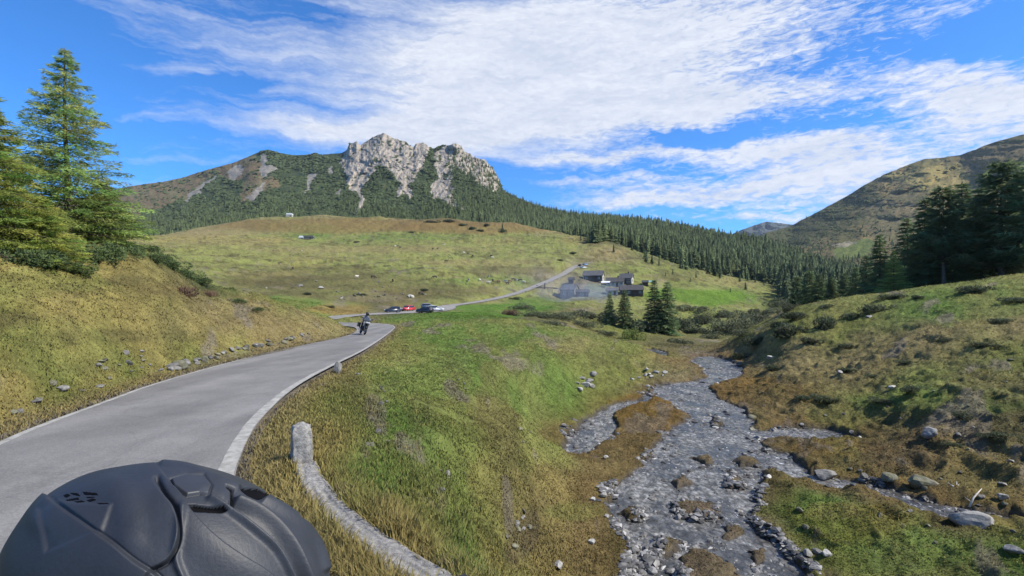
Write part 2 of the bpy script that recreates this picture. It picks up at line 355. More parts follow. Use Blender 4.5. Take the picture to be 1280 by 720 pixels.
WP = [ # world points: x, y, z above the road at the camera
 (0, .6, 0, 'Y'), (0, 2, 0, 'Y'), (-2, 2, 0, 'Y'), (-2, 4, 0, 'Y'), (-4, 2, 0, 'Y'), (-4, 5, 0, 'Y'), (-6, 4, 0, 'Y'), (-.9, 4.2, -.05, 'Y'), (-6.5, 7.5, 0, 'Y'), (-2.6, 6.2, -.05, 'Y'), (.6, 2.6, -.25, 'Y'),
 (1.2, .6, 0, 'Y'), (2.6, 1.6, -.7, 'Y'), (2.6, 4, -1.9, 'L'), (6, 1, -2.8, 'L'), (6, 5, -3.8, 'L'), (4, 7.5, -4.0, 'L'), (12, 2, -4.2, 'L'), (7.5, 9, -4.4, 'L'),
]
cp = [];ck = []
for px, py, d_, k in CP:
    p = P(px, py, d_); cp.append((p.x, p.y, p.z)); ck.append(k)
for x, y, z, k in WP: cp.append((x, y, z)); ck.append(k)
cp = np.array(cp); cr_ = np.hypot(cp[:, 0], cp[:, 1]); cth = np.arctan2(cp[:, 0], cp[:, 1])
A1, A2 = 3.2, 1.0
cx = np.stack([cth * A1, np.log(cr_) * A2], 1); ct = cp[:, 2] / cr_
def tps(r2): return np.where(r2 > 1e-12, r2 * np.log(np.maximum(r2, 1e-12)) * .5, 0)
n_ = len(cx); K = tps(((cx[:, None] - cx[None]) ** 2).sum(-1)) + np.eye(n_) * 6e-4
Pm = np.hstack([np.ones((n_, 1)), cx]); Am = np.block([[K, Pm], [Pm.T, np.zeros((3, 3))]])
sol = np.linalg.solve(Am, np.concatenate([ct, np.zeros(3)])); wv_, av_ = sol[:n_], sol[n_:]
TH0, TH1 = math.radians(-84), math.radians(84); LR0, LR1 = math.log(.5), math.log(1500)
cg_t = np.linspace(TH0, TH1, 300); cg_r = np.linspace(LR0, LR1, 300)
GT, GR = np.meshgrid(cg_t, cg_r, indexing='ij')
q = np.stack([GT.ravel() * A1, GR.ravel() * A2], 1)
val = np.zeros(len(q))
colr = np.zeros((len(q), 3)); kc = np.array([KCL[k] for k in ck])
for i in range(0, len(q), 6000):
    r2 = ((q[i:i + 6000, None] - cx[None]) ** 2).sum(-1)
    val[i:i + 6000] = tps(r2) @ wv_ + av_[0] + q[i:i + 6000] @ av_[1:]
    w = 1 / (r2 + .0012) ** 1.6; colr[i:i + 6000] = (w @ kc) / w.sum(1)[:, None]
valg = val.reshape(GT.shape); colg = colr.reshape(*GT.shape, 3)
def bil(g, th, lr):
    a = np.clip((th - TH0) / (TH1 - TH0) * 299, 0, 298.999); b = np.clip((lr - LR0) / (LR1 - LR0) * 299, 0, 298.999)
    i, j = a.astype(int), b.astype(int); fa, fb = a - i, b - j
    if g.ndim == 3: fa, fb = fa[..., None], fb[..., None]
    return g[i, j] * (1 - fa) * (1 - fb) + g[i + 1, j] * fa * (1 - fb) + g[i, j + 1] * (1 - fa) * fb + g[i + 1, j + 1] * fa * fb
# ------------------------------------------------------------------ road course
RL = [(0, 548), (50, 528), (100, 510), (195, 475), (300, 447), (370, 432), (410, 424), (438, 418.0), (447, 412.8), (444, 409.2), (430, 407.8), (416, 407.2)]
RR = [(292, 604), (297, 580), (310, 548), (330, 520), (370, 484), (420, 457), (455, 440), (478, 424), (491, 413), (495, 408.2), (489, 405), (470, 403.4), (450, 403.0), (420, 402.8)]
def onroad(px, py):
    d_ = road_d(py); return ((px - 640) / F * d_, d_)
LE = [(0.6, -9), (-1.6, -4.6), (-4.0, -.6), (-6.2, 3.6)] + [onroad(*p) for p in RL]
RE = [(5.5, -7.5), (3.0, -2.6), (1.1, .0), (-.3, 1.7), (-1.75, 3.7), (-2.75, 5.2)] + [onroad(*p) for p in RR]
def smooth_line(pts, n):
    p = np.array(pts, float)
    for _ in range(2):
        a = .75 * p[:-1] + .25 * p[1:]; b = .25 * p[:-1] + .75 * p[1:]
        p = np.vstack([p[:1], np.stack([a, b], 1).reshape(-1, p.shape[1]), p[-1:]])
    s = np.concatenate([[0], np.cumsum(np.linalg.norm(np.diff(p[:, :2], axis=0), axis=1))]); t = np.linspace(0, s[-1], n)
    return np.stack([np.interp(t, s, p[:, i]) for i in range(p.shape[1])], 1)
NR = 260
L_, R_ = smooth_line(LE, NR), smooth_line(RE, NR)
# the rest of the road: centre points x, y, z, half width, gravelness
def cpt(px, py, d_, hw): p = P(px, py, d_); return (p.x, p.y, p.z, hw)
RC2 = [(-19.0, 57.0, -.85, 1.9), (-22.6, 59, -.8, 1.9), (-25.0, 63, -.75, 1.9), (-24.6, 68, -.75, 1.9), cpt(436, 394.4, 78, 1.9), cpt(460, 393.4, 90, 2.4), cpt(495, 391.2, 104, 3.6),
  cpt(530, 389.6, 112, 4.2), cpt(552, 386, 124, 3.4), cpt(560, 382.0, 142, 2.2), cpt(600, 377.4, 168, 1.9), cpt(640, 368.5, 205, 1.9), cpt(664, 360, 230, 2.0), cpt(686, 351, 252, 2.0), cpt(704, 343, 280, 2.2), cpt(714, 336, 304, 2.4), cpt(724, 331.5, 322, 3.0)]
RC2s = smooth_line(RC2, 400)
TRK = smooth_line([cpt(724, 331, 322, 1.0), cpt(742, 326.8, 345, 1.3), cpt(762, 326, 352, 1.3), cpt(790, 323.5, 362, 1.4), cpt(815, 321, 372, 1.2)], 60)
DRV = smooth_line([cpt(664, 359.5, 230, 1.6), cpt(690, 359, 236, 1.5), cpt(705, 362, 238, 1.5)], 40)
WTOP = .14
WALLP = [(lambda d_: ((px - 640) / F * d_, d_))((CAMZ - WTOP) * F / (py - HY)) for px, py in [(383, 578), (388, 592), (398, 612), (418, 636), (450, 664), (498, 697), (545, 726)]] + [(.1, 3.2), (1.1, 2.2), (2.3, .6)]
# ------------------------------------------------------------------ water outlines (photo px on the stream plane)
def zs_of_y(y): return interp(y, [(0, -4.45), (12.8, -4.7), (20, -4.9), (30, -5.1), (40, -5.3), (62, -5.5), (110, -6.4), (160, -7.4)])
def onwater(px, py):
    y = 20.0
    for _ in range(40): y = (CAMZ - float(zs_of_y(y))) * F / (py - HY)
    return ((px - 640) / F * y, y)
WPOLY = {
 'main': [(775, 800), (785, 720), (800, 690), (762, 645), (762, 615), (790, 595), (808, 575), (822, 555), (842, 535), (862, 522), (850, 512), (828, 500), (812, 488), (820, 481), (845, 479), (868, 477), (884, 472), (880, 461), (862, 453), (872, 446), (898, 445), (915, 452), (930, 461), (925, 470), (905, 477), (885, 483), (898, 498), (925, 510), (940, 522), (946, 540), (950, 555), (962, 575), (952, 600), (938, 625), (936, 648), (950, 670), (978, 690), (1000, 715), (1010, 800)],
 'leftarm': [(812, 492), (795, 500), (768, 505), (745, 517), (722, 535), (705, 552), (700, 575), (722, 575), (745, 562), (768, 545), (770, 528), (766, 518), (790, 508), (815, 500)],
 'rightarm': [(940, 543), (975, 535), (1020, 536), (1050, 541), (1072, 549), (1050, 553), (1000, 550), (950, 552)],
 'brook': [(955, 560), (985, 568), (1000, 585), (1012, 594), (1060, 604), (1110, 612), (1150, 626), (1185, 633), (1215, 640), (1290, 652), (1290, 660), (1225, 652), (1180, 654), (1150, 646), (1105, 626), (1060, 612), (1020, 606), (985, 600), (962, 590)],
 'upper': [(798, 438), (815, 436), (835, 441), (832, 447), (812, 446), (798, 442)],
 'seep': [(622, 700), (640, 672), (652, 640), (676, 628), (690, 640), (672, 668), (668, 700), (655, 712)],
}
WPW = {k: np.array([onwater(*p) for p in v]) for k, v in WPOLY.items() if k != 'seep'}
# islands of turf inside the main stream
ISL = [np.array([onwater(*p) for p in v]) for v in ([(838, 632), (860, 626), (890, 630), (905, 640), (895, 650), (865, 652), (842, 645)], [(775, 640), (795, 632), (812, 640), (800, 652), (780, 652)], [(905, 600), (925, 596), (938, 604), (925, 614), (908, 612)], [(868, 575), (885, 571), (896, 577), (882, 583)], [(800, 690), (825, 672), (850, 676), (842, 700), (812, 706)], [(905, 660), (925, 655), (936, 668), (920, 680), (906, 674)], [(835, 602), (858, 596), (868, 606), (850, 614)], [(885, 528), (900, 525), (906, 532), (892, 536)], [(930, 690), (955, 684), (962, 700), (940, 708)], [(848, 705), (855, 690), (880, 686), (905, 700), (925, 716), (925, 760), (850, 760)], [(918, 576), (935, 570), (950, 575), (945, 583), (925, 584)])]

def raw_z(x, y):
    r = np.hypot(x, y); th = np.arctan2(x, y); lr = np.log(np.maximum(r, .3))
    thc = np.clip(th, TH0, TH1)
    z = bil(valg, thc, lr) * np.maximum(r, .5)
    back = np.clip((np.abs(th) - math.radians(78)) / math.radians(45), 0, 1); back = back * back * (3 - 2 * back)
    z = z * (1 - back) + back * np.clip(z, -3, 6) * .3
    far = np.clip((r - 1150) / 350, 0, 1)
    return z * (1 - far) + far * np.minimum(z, -5)
def roadmask(x, y):
    """distance outside the road surface, and the road height there"""
    dist = np.full(x.shape, 1e3); rz_ = np.zeros(x.shape)
    m = (np.hypot(x, y) < 75)
    if m.any():
        pl = np.concatenate([L_[::4], R_[::-4]]); xx_, yy_ = x[m], y[m]; dd, ar = segdist(xx_, yy_, pl)
        dist[m] = np.where(inpoly(xx_, yy_, pl), -dd, dd); rz_[m] = CAMZ - interp(np.clip(yy_, 0, 62), ROADZ)
    for line in (RC2s[::5], TRK[::4], DRV[::4]):
        bb = (x > line[:, 0].min() - 12) & (x < line[:, 0].max() + 12) & (y > line[:, 1].min() - 12) & (y < line[:, 1].max() + 12)
        if bb.any():
            dd, ar = segdist(x[bb], y[bb], line[:, :2], False)
            h = np.interp(ar, np.arange(len(line)), line[:, 3]); zz = np.interp(ar, np.arange(len(line)), line[:, 2])
            d2 = dd - h; o = dist[bb]; mm = d2 < o; o[mm] = d2[mm]; dist[bb] = o; rr = rz_[bb]; rr[mm] = zz[mm]; rz_[bb] = rr
    return dist, rz_
def watersd(x, y):
    sd = np.full(x.shape, 50.0); m = (np.abs(y - 40) < 42) & (x > -6) & (x < 32)
    if m.any():
        xx_, yy_ = x[m], y[m]; s = np.full(xx_.shape, 50.0)
        wx = xx_ + .35 * fbm(xx_ * 1.1, yy_ * 1.1, 4, 5, .65); wy = yy_ + .45 * fbm(xx_ * 1.0 + 50, yy_ * 1.0, 4, 8, .65)
        for k, pl in WPW.items():
            d2, _ = segdist(wx, wy, pl); s = np.minimum(s, np.where(inpoly(wx, wy, pl), -d2, d2))
        for pl in ISL:
            d2, _ = segdist(wx, wy, pl); s = np.maximum(s, np.where(inpoly(wx, wy, pl), d2, -d2))
        sd[m] = s
    return sd
def sstep(a, b, x):
    t = np.clip((x - a) / (b - a), 0, 1); return t * t * (3 - 2 * t)
def ground_z(x, y, full=False):
    x = np.asarray(x, float); y = np.asarray(y, float); r = np.hypot(x, y)
    z = raw_z(x, y)
    rd, rz_ = roadmask(x, y); sd = watersd(x, y)
    # tussocks and lumps, sized with the ground they lie on
    rough = 1 + 1.5 * sstep(4, 14, x) * sstep(80, 40, r) + .5 * sstep(-6, -10, x) * sstep(60, 40, r)
    n1 = fbm(x * .16, y * .16, 3, 1) * .38 * sstep(6, 25, r) * sstep(0, 8, rd)
    n2 = (np.abs(fbm(x * .75, y * .75, 3, 2)) - .25) * -.28 * rough * sstep(.3, 3, rd)
    n3 = fbm(x * 3.1, y * 3.1, 3, 3) * .10 * sstep(.1, 1.2, rd) * sstep(120, 60, r)
    n4 = fbm(x * .03, y * .03, 4, 4) * 2.2 * sstep(130, 300, r) + (np.abs(fbm(x * .1, y * .1, 3, 6)) - .3) * -1.7 * sstep(110, 220, r) * sstep(2, 10, rd) + fbm(x * .35, y * .35, 3, 14) * .55 * sstep(90, 180, r) * sstep(2, 10, rd)
    z = z + n1 + n2 + n3 + n4
    # road bench
    k = sstep(0.15, 2.2, rd); z = np.where(rd < 2.2, (rz_ - .06) * (1 - k) + z * k, z)
    z = np.where(rd < 2.2, z + fbm(x * 5, y * 5, 2, 9) * .03 * sstep(.1, .4, rd), z)
    mw_ = (x > -6) & (x < 5) & (y > -2) & (y < 10)
    if mw_.any():
        wd, _ = segdist(x[mw_], y[mw_], WALLP, False); kk = sstep(1.0, .25, wd) * .9; z[mw_] = z[mw_] * (1 - kk) + (.075 + n3[mw_] * .5) * kk
    # stream banks
    zs = zs_of_y(y)
    flat = sstep(4.5, .6, sd) * (sd < 50); low = zs + .13 + .10 * np.clip(sd, 0, 5) + .9 * n2 + .6 * n3
    z = np.where(sd < 4.5, z * (1 - flat * .85) + low * flat * .85, z)
    bank = sstep(-.18, .22, sd)
    bed = zs - .16 - .12 * sstep(0, -1.5, sd) + .30 * np.maximum(fbm(x * 1.9, y * 1.9, 3, 12), -.2) + .07 * fbm(x * 7, y * 7, 2, 13)
    z = np.where(sd < .3, bed * (1 - bank) + np.maximum(z, zs + .08) * bank, np.where(sd < 4.5, np.maximum(z, zs + .06), z))
    if full: return z, rd, sd, n2, n3, n1
    return z
# ------------------------------------------------------------------ the ground sheet (rings about the viewpoint, finer where it is near)
tf = np.radians(np.concatenate([np.linspace(-180, -85, 24)[:-1], np.linspace(-85, -49, 60)[:-1], np.linspace(-49, 49, 1080), np.linspace(49, 85, 60)[1:], np.linspace(85, 180, 24)[1:]]))
lr_ = [math.log(.35)]
while lr_[-1] < math.log(9000):
    r0 = math.exp(lr_[-1])
    st = .03 if r0 < 3.5 else .0105 if r0 < 8 else .0062 if r0 < 75 else .0105 if r0 < 700 else .05
    lr_.append(lr_[-1] + st)
rr_ = np.exp(np.array(lr_))
TT, RRg = np.meshgrid(tf, rr_)                # rows: radius
gx, gy = np.sin(TT) * RRg, np.cos(TT) * RRg
gz, g_rd, g_sd, g_n2, g_n3, g_n1 = ground_z(gx, gy, True)
print('ground verts', gx.size)
ppx = 640 + F * gx / np.maximum(gy, .1); ppy = HY - F * (gz - CAMZ) / np.maximum(gy, .1)
gcol = bil(colg, np.clip(np.arctan2(gx, gy), TH0, TH1), np.log(np.maximum(RRg, .5)))
def blob(px, py, rx, ry, key, strg, r0=0, r1=1e9, rot=0, warp=.45):
    """a patch of another plant cover, seen from the viewpoint at px,py"""
    global gcol
    c = KCL[key] if isinstance(key, str) else lin(key) * .62
    m = (np.abs(ppx - px) < rx * 2.5 + ry) & (np.abs(ppy - py) < ry * 3 + rx * .8) & (RRg > r0) & (RRg < r1) & (gy > 0)
    dx, dy = ppx[m] - px, ppy[m] - py; ca, sa = math.cos(rot), math.sin(rot)
    u, v = (dx * ca + dy * sa) / rx, (-dx * sa + dy * ca) / ry
    q_ = np.sqrt(u * u + v * v) + warp * fbm(ppx[m] * 1.6 / rx + px, ppy[m] * 1.6 / ry, 4, 21, .6)
    w = (strg * sstep(1.15, .75, q_))[:, None]; gcol[m] = gcol[m] * (1 - w) + c * w
for b in [
 (560, 470, 90, 30, 'G', .5, 10, 60), (600, 420, 110, 14, 'G', .7, 25, 70), (700, 430, 50, 12, 'T', .45, 40, 80), (640, 600, 50, 60, 'Y', .4, 5, 14),
 (470, 515, 14, 26, 'S', .6, 8, 20), (560, 640, 40, 40, 'L', .4, 4, 12), (655, 560, 40, 30, 'L', .4, 12, 26), (690, 610, 40, 26, 'B', .35, 12, 30), (745, 560, 40, 36, 'B', .55, 14, 40), (700, 668, 50, 50, 'B', .3, 8, 22), (655, 670, 18, 40, (104, 92, 78), .7, 6, 18, .4), (720, 640, 40, 14, 'L', .5, 10, 24),
 (810, 515, 50, 22, (140, 112, 52), .8, 22, 45), (700, 540, 30, 14, 'B', .5, 16, 34), (950, 488, 80, 16, (146, 116, 60), .7, 25, 60), (960, 500, 60, 12, 'B', .6, 25, 60),
 (1080, 590, 110, 30, 'B', .55, 14, 30), (1200, 570, 90, 40, 'B', .45, 14, 30), (1050, 560, 60, 12, (138, 112, 58), .6, 16, 34), (1130, 555, 60, 34, (96, 80, 62), .5, 14, 34), (1220, 600, 60, 16, 'D', .6, 12, 30), (1180, 520, 90, 10, 'D', .5, 16, 40), (1070, 500, 60, 10, 'D', .5, 18, 44), (1240, 500, 50, 8, (100, 84, 66), .6, 16, 44), (1100, 420, 50, 8, 'D', .4, 30, 60), (1010, 440, 50, 8, 'D', .5, 34, 70),
 (1000, 635, 50, 20, 'G', .6, 10, 22), (1120, 690, 130, 26, 'G', .55, 8, 20), (1060, 655, 80, 24, (138, 130, 50), .45, 8, 22), (1040, 640, 34, 12, 'B', .4, 8, 22),
 (1190, 500, 130, 18, 'G', .45, 18, 50), (1230, 380, 60, 20, 'G', .5, 38, 70), (1175, 380, 26, 26, 'G', .55, 38, 70), (1100, 440, 60, 26, 'T', .5, 30, 60), (1090, 520, 90, 14, 'D', .35, 18, 40),
 (960, 430, 60, 10, 'T', .5, 50, 90), (1240, 480, 80, 20, 'T', .35, 20, 50), (1020, 480, 70, 12, 'D', .4, 25, 60),
 (390, 340, 90, 12, 'D', .55, 120, 260), (470, 372, 60, 9, 'D', .85, 110, 240), (470, 371, 40, 6, (128, 112, 104), .6, 110, 240), (330, 351, 60, 7, 'D', .6, 110, 260), (560, 366, 70, 5, 'D', .5, 120, 240),
 (420, 386, 40, 7, (160, 136, 80), .8, 70, 140), (365, 377, 40, 8, 'G', .9, 50, 130), (480, 296, 110, 5, 'G', .6, 350, 560), (600, 297, 70, 5, 'L', .5, 350, 560), (540, 340, 90, 8, 'L', .7, 180, 300), (620, 352, 60, 6, 'G', .5, 200, 300),
 (650, 340, 60, 7, 'S', .3, 220, 340), (470, 278, 60, 7, 'B', .5, 540, 720), (560, 279, 90, 6, (128, 100, 66), .6, 520, 720), (380, 318, 130, 8, 'T', .3, 260, 420), (300, 305, 130, 6, 'T', .35, 300, 500),
 (20, 400, 34, 10, 'D', .6, 8, 20), (70, 425, 40, 9, 'D', .5, 8, 20), (90, 362, 40, 9, 'B', .5, 10, 26), (150, 420, 40, 10, 'D', .5, 10, 26), (200, 362, 30, 9, 'B', .5, 14, 34), (160, 350, 30, 7, 'D', .6, 14, 34), (230, 420, 40, 8, 'D', .45, 14, 34), (300, 402, 40, 6, 'B', .4, 18, 40), (110, 460, 40, 10, 'D', .45, 8, 20),
 (770, 340, 60, 10, 'L', .5, 250, 345), (860, 345, 60, 6, (120, 112, 72), .5, 270, 360), (930, 352, 50, 6, 'T', .4, 280, 380),
 (640, 385, 70, 5, (84, 122, 44), .7, 110, 190), (600, 392, 80, 6, (90, 126, 44), .8, 80, 150), (250, 325, 60, 30, (70, 88, 40), .0, 22, 50), (215, 322, 40, 12, (66, 84, 38), .9, 24, 50, .45), (270, 350, 26, 7, (66, 84, 38), .7, 26, 56, .5),
 (60, 440, 120, 40, 'L', .35, 8, 20), (60, 350, 90, 20, 'G', .35, 12, 26), (330, 410, 60, 14, 'T', .6, 22, 50), (300, 385, 50, 12, 'T', .45, 22, 50), (240, 400, 50, 18, 'T', .4, 18, 40),
 (290, 448, 90, 8, 'S', .5, 16, 34, -.25), (180, 478, 70, 9, 'B', .5, 12, 20, -.3), (60, 515, 60, 10, 'S', .35, 8, 14, -.3),
 (520, 660, 40, 50, 'Y', .35, 3, 9), (340, 640, 60, 60, 'Y', .5, 3, 9),
]: blob(*b)
# fine mosaic: yellow, green and brown tufts
sc1 = np.exp(-np.log(np.maximum(RRg, 6) / 6) * .72)
m1 = fbm(gx * 1.3 * sc1, gy * .8 * sc1, 5, 31, .62); m2 = fbm(gx * .5 * sc1 + 9, gy * .4 * sc1, 5, 33, .6); m3 = fbm(gx * 3.3 * sc1, gy * 2.2 * sc1 + 40, 4, 35, .6)
def mixc(col, m, c, a): w = (a * m)[..., None]; return col * (1 - w) + np.asarray(c) * w
gcol = mixc(gcol, sstep(.1, .45, m1), KCL['Y'] * .9, .32); gcol = mixc(gcol, sstep(.08, .5, m2) * (1 - .6 * sstep(90, 180, RRg)), KCL['G'] * .95, .4)
gcol = mixc(gcol, sstep(.12, .5, -m1), KCL['D'] * .8, .4); gcol = mixc(gcol, sstep(.15, .5, m3), KCL['D'] * .6, .35)
gcol = mixc(gcol, sstep(.3, .55, fbm(gx * .9 * sc1 + 70, gy * .7 * sc1, 4, 37)), KCL['B'], .35)
gcol = mixc(gcol, sstep(.33, .5, fbm(gx * 2.2 * sc1 + 7, gy * 2.2 * sc1, 4, 38)) * (RRg < 300), KCL['S'], .7)
# wet banks, gravel bed
gcol = mixc(gcol, sstep(2.2, .2, g_sd + .8 * m1) * (g_sd < 49), lin((116, 88, 48)) * .66, .4)
gcol = mixc(gcol, sstep(.22, .0, g_sd), lin((104, 98, 90)) * .5, 1.0)
gcol = mixc(gcol, sstep(.9, .1, g_rd + .5 * m3) * (g_rd < 10), lin((150, 138, 104)) * .6, .6)
gcol = mixc(gcol, ((g_rd < .15)).astype(float), lin((140, 132, 118)) * .6, 1.0)
fm_ = sstep(90, 200, RRg) * (gy > 0); k1 = fbm(gx * .11, gy * .11, 4, 601, .65); k2 = fbm(gx * .32, gy * .3, 4, 603, .65); k3 = fbm(gx * .03, gy * .03, 4, 605)
gcol = mixc(gcol, fm_ * sstep(.1, .45, k1), KCL['T'], .45); gcol = mixc(gcol, fm_ * sstep(.10, .42, -k1), KCL['D'] * .8, .65); gcol = mixc(gcol, fm_ * sstep(.12, .36, k2), KCL['D'] * .65, .7); gcol = mixc(gcol, fm_ * sstep(.05, .4, k3), KCL['M'], .5); gcol = mixc(gcol, fm_ * sstep(.32, .5, -k2), KCL['S'], .6)
for b in [(250, 288, 110, 8, 'T', .7, 480, 760, 0, .25), (420, 282, 160, 9, (140, 118, 72), .7, 480, 760, 0, .25), (590, 285, 110, 8, (138, 114, 70), .7, 480, 760, 0, .25), (400, 352, 120, 9, 'D', .55, 120, 300), (520, 362, 90, 7, 'D', .5, 120, 260), (640, 338, 70, 6, 'D', .5, 200, 360), (470, 312, 130, 5, 'T', .45, 280, 480), (600, 328, 90, 5, 'T', .4, 220, 420), (890, 371, 54, 10, (106, 138, 46), .95, 120, 420, 0, .35), (840, 368, 42, 8, (108, 136, 50), .9, 120, 420, 0, .2), (620, 384, 70, 5, (92, 132, 44), .7, 80, 190), (560, 395, 90, 5, (96, 132, 44), .7, 60, 150), (670, 378, 36, 6, (96, 124, 54), .6, 120, 230)]: blob(*b)
gcol *= (1 + .22 * m3 + .12 * m2)[..., None]
GQ = grid_quads(len(rr_), len(tf))
def ground_mat():
    m, t, b = mat_new('meadow_turf'); a = N(t, 'ShaderNodeVertexColor'); a.layer_name = 'cover'
    g = N(t, 'ShaderNodeNewGeometry')
    n1 = N(t, 'ShaderNodeTexNoise', inp={'Scale': 9.0, 'Detail': 8.0, 'Roughness': .75}); t.links.new(g.outputs['Position'], n1.inputs['Vector'])
    n2 = N(t, 'ShaderNodeTexNoise', inp={'Scale': 1.1, 'Detail': 9.0, 'Roughness': .75}); t.links.new(g.outputs['Position'], n2.inputs['Vector'])
    f = math_(t, 'MULTIPLY', mrange(t, n1.outputs[0], .3, .7, .55, 1.45, False), mrange(t, n2.outputs[0], .32, .68, .6, 1.4, False))
    hs = N(t, 'ShaderNodeVectorMath', operation='SCALE'); t.links.new(a.outputs['Color'], hs.inputs[0]); t.links.new(f, hs.inputs['Scale'])
    t.links.new(hs.outputs[0], b.inputs['Base Color']); b.inputs['Roughness'].default_value = .95; b.inputs['Specular IOR Level'].default_value = .15
    bp = N(t, 'ShaderNodeBump', inp={'Strength': .6, 'Distance': .10}); t.links.new(n1.outputs[0], bp.inputs['Height'])
    bp2 = N(t, 'ShaderNodeBump', inp={'Strength': .6, 'Distance': .8}); t.links.new(n2.outputs[0], bp2.inputs['Height']); t.links.new(bp.outputs[0], bp2.inputs['Normal'])
    t.links.new(bp2.outputs[0], b.inputs['Normal'])
    return m
M_GROUND = ground_mat()
me = mesh_np('ground', np.stack([gx, gy, gz], -1).reshape(-1, 3), GQ[:, ::-1], None, [M_GROUND], {'cover': gcol.reshape(-1, 3)})
obj('ground', me, kind='structure')
# lookup on the built grid
def gheight(x, y):
    th = np.arctan2(x, y); r = np.hypot(x, y)
    i = np.clip(np.searchsorted(rr_, r) - 1, 0, len(rr_) - 2); j = np.clip(np.searchsorted(tf, th) - 1, 0, len(tf) - 2)
    fi = np.clip((r - rr_[i]) / (rr_[i + 1] - rr_[i]), 0, 1); fj = np.clip((th - tf[j]) / (tf[j + 1] - tf[j]), 0, 1)
    return gz[i, j] * (1 - fi) * (1 - fj) + gz[i + 1, j] * fi * (1 - fj) + gz[i, j + 1] * (1 - fi) * fj + gz[i + 1, j + 1] * fi * fj
def hit(px, py, d0=3.0, d1=900):
    ds = np.exp(np.linspace(math.log(d0), math.log(d1), 1600)); x = (px - 640) / F * ds; z = CAMZ - (py - HY) / F * ds
    g = gheight(x, ds); k = np.argmax(g >= z)
    if g[k] < z[k]: k = np.argmin(z - g)
    return Vector((x[k], ds[k], g[k]))
# ------------------------------------------------------------------ road surfaces
def strip(name, A, B, zA, zB, mat, cols=5, **kw):
    n = len(A); t = np.linspace(0, 1, cols)[None, :, None]
    V = np.concatenate([A, zA[:, None]], 1)[:, None] * (1 - t) + np.concatenate([B, zB[:, None]], 1)[:, None] * t
    me = mesh_np(name, V.reshape(-1, 3), grid_quads(n, cols), None, [mat]); return obj(name, me, **kw)
def asphalt():
    m, t, b = mat_new('asphalt'); g = N(t, 'ShaderNodeNewGeometry')
    n1 = N(t, 'ShaderNodeTexNoise', inp={'Scale': 90.0, 'Detail': 4.0, 'Roughness': .7}); n2 = N(t, 'ShaderNodeTexNoise', inp={'Scale': .8, 'Detail': 7.0, 'Roughness': .6})
    n3 = N(t, 'ShaderNodeTexVoronoi', feature='DISTANCE_TO_EDGE', inp={'Scale': .55})
    for n in (n1, n2): t.links.new(g.outputs['Position'], n.inputs['Vector'])
    wq = N(t, 'ShaderNodeVectorMath', operation='ADD'); t.links.new(g.outputs['Position'], wq.inputs[0]); t.links.new(n2.outputs['Color'], wq.inputs[1]); t.links.new(wq.outputs[0], n3.inputs['Vector'])
    f = math_(t, 'MULTIPLY', mrange(t, n1.outputs[0], .3, .7, .82, 1.18, False), mrange(t, n2.outputs[0], .3, .7, .80, 1.14, False))
    f = math_(t, 'MULTIPLY', f, mrange(t, n3.outputs[0], .0, .012, .84, 1.0))
    hs = N(t, 'ShaderNodeVectorMath', operation='SCALE'); hs.inputs[0].default_value = (.185, .178, .166); t.links.new(f, hs.inputs['Scale'])
    n6 = N(t, 'ShaderNodeTexNoise', inp={'Scale': .35, 'Detail': 4.0, 'Roughness': .5}); mp6 = N(t, 'ShaderNodeMapping'); mp6.inputs['Rotation'].default_value = (0, 0, -.35); mp6.inputs['Scale'].default_value = (2.6, .35, 1); t.links.new(g.outputs['Position'], mp6.inputs['Vector']); t.links.new(mp6.outputs[0], n6.inputs['Vector'])
    n7 = N(t, 'ShaderNodeTexVoronoi', inp={'Scale': 60.0}); t.links.new(g.outputs['Position'], n7.inputs['Vector']); s7 = N(t, 'ShaderNodeSeparateColor'); t.links.new(n7.outputs['Color'], s7.inputs[0])
    f = math_(t, 'MULTIPLY', math_(t, 'MULTIPLY', f, mrange(t, n6.outputs[0], .35, .65, .84, 1.12)), mrange(t, s7.outputs[0], 0, 1, .82, 1.18, False)); t.links.new(f, hs.inputs['Scale'])
    t.links.new(hs.outputs[0], b.inputs['Base Color']); b.inputs['Roughness'].default_value = .8
    bp = N(t, 'ShaderNodeBump', inp={'Strength': .25, 'Distance': .01}); t.links.new(n1.outputs[0], bp.inputs['Height']); t.links.new(bp.outputs[0], b.inputs['Normal'])
    return m
M_ASPH = asphalt()
def roadz(p): return CAMZ - interp(np.maximum(p[:, 1], 0), ROADZ)
Cc = (L_ + R_) / 2; zc = roadz(Cc)
strip('road', L_, R_, zc, zc, M_ASPH, kind='structure')
def edge_line(A, B, off, w, mat, name, wob, zz):
    dv = B - A; dv /= np.linalg.norm(dv, axis=1)[:, None]; s = np.cumsum(np.r_[0, np.linalg.norm(np.diff(A, axis=0), axis=1)])
    a = A + dv * (off + wob * fbm(s * 1.7, s * 0, 3, 41))[:, None]; b = A + dv * (off + w + wob * fbm(s * 2.1, s * 0 + 5, 3, 43))[:, None]
    return strip(name, a, b, zz + .004, zz + .004, mat, 2, kind='structure')
M_PAINT = mat_simple('worn_road_paint', (.31, .30, .27), .8, .3, 5.0)
edge_line(L_, R_, .03, .13, M_PAINT, 'road_edge_line', .015, zc); edge_line(R_, L_, .02, .21, M_PAINT, 'road_edge_line', .02, zc)
M_GRAV = mat_simple('pale_gravel', (.22, .21, .19), .9, .3, .6, bump=.5, bscale=8)
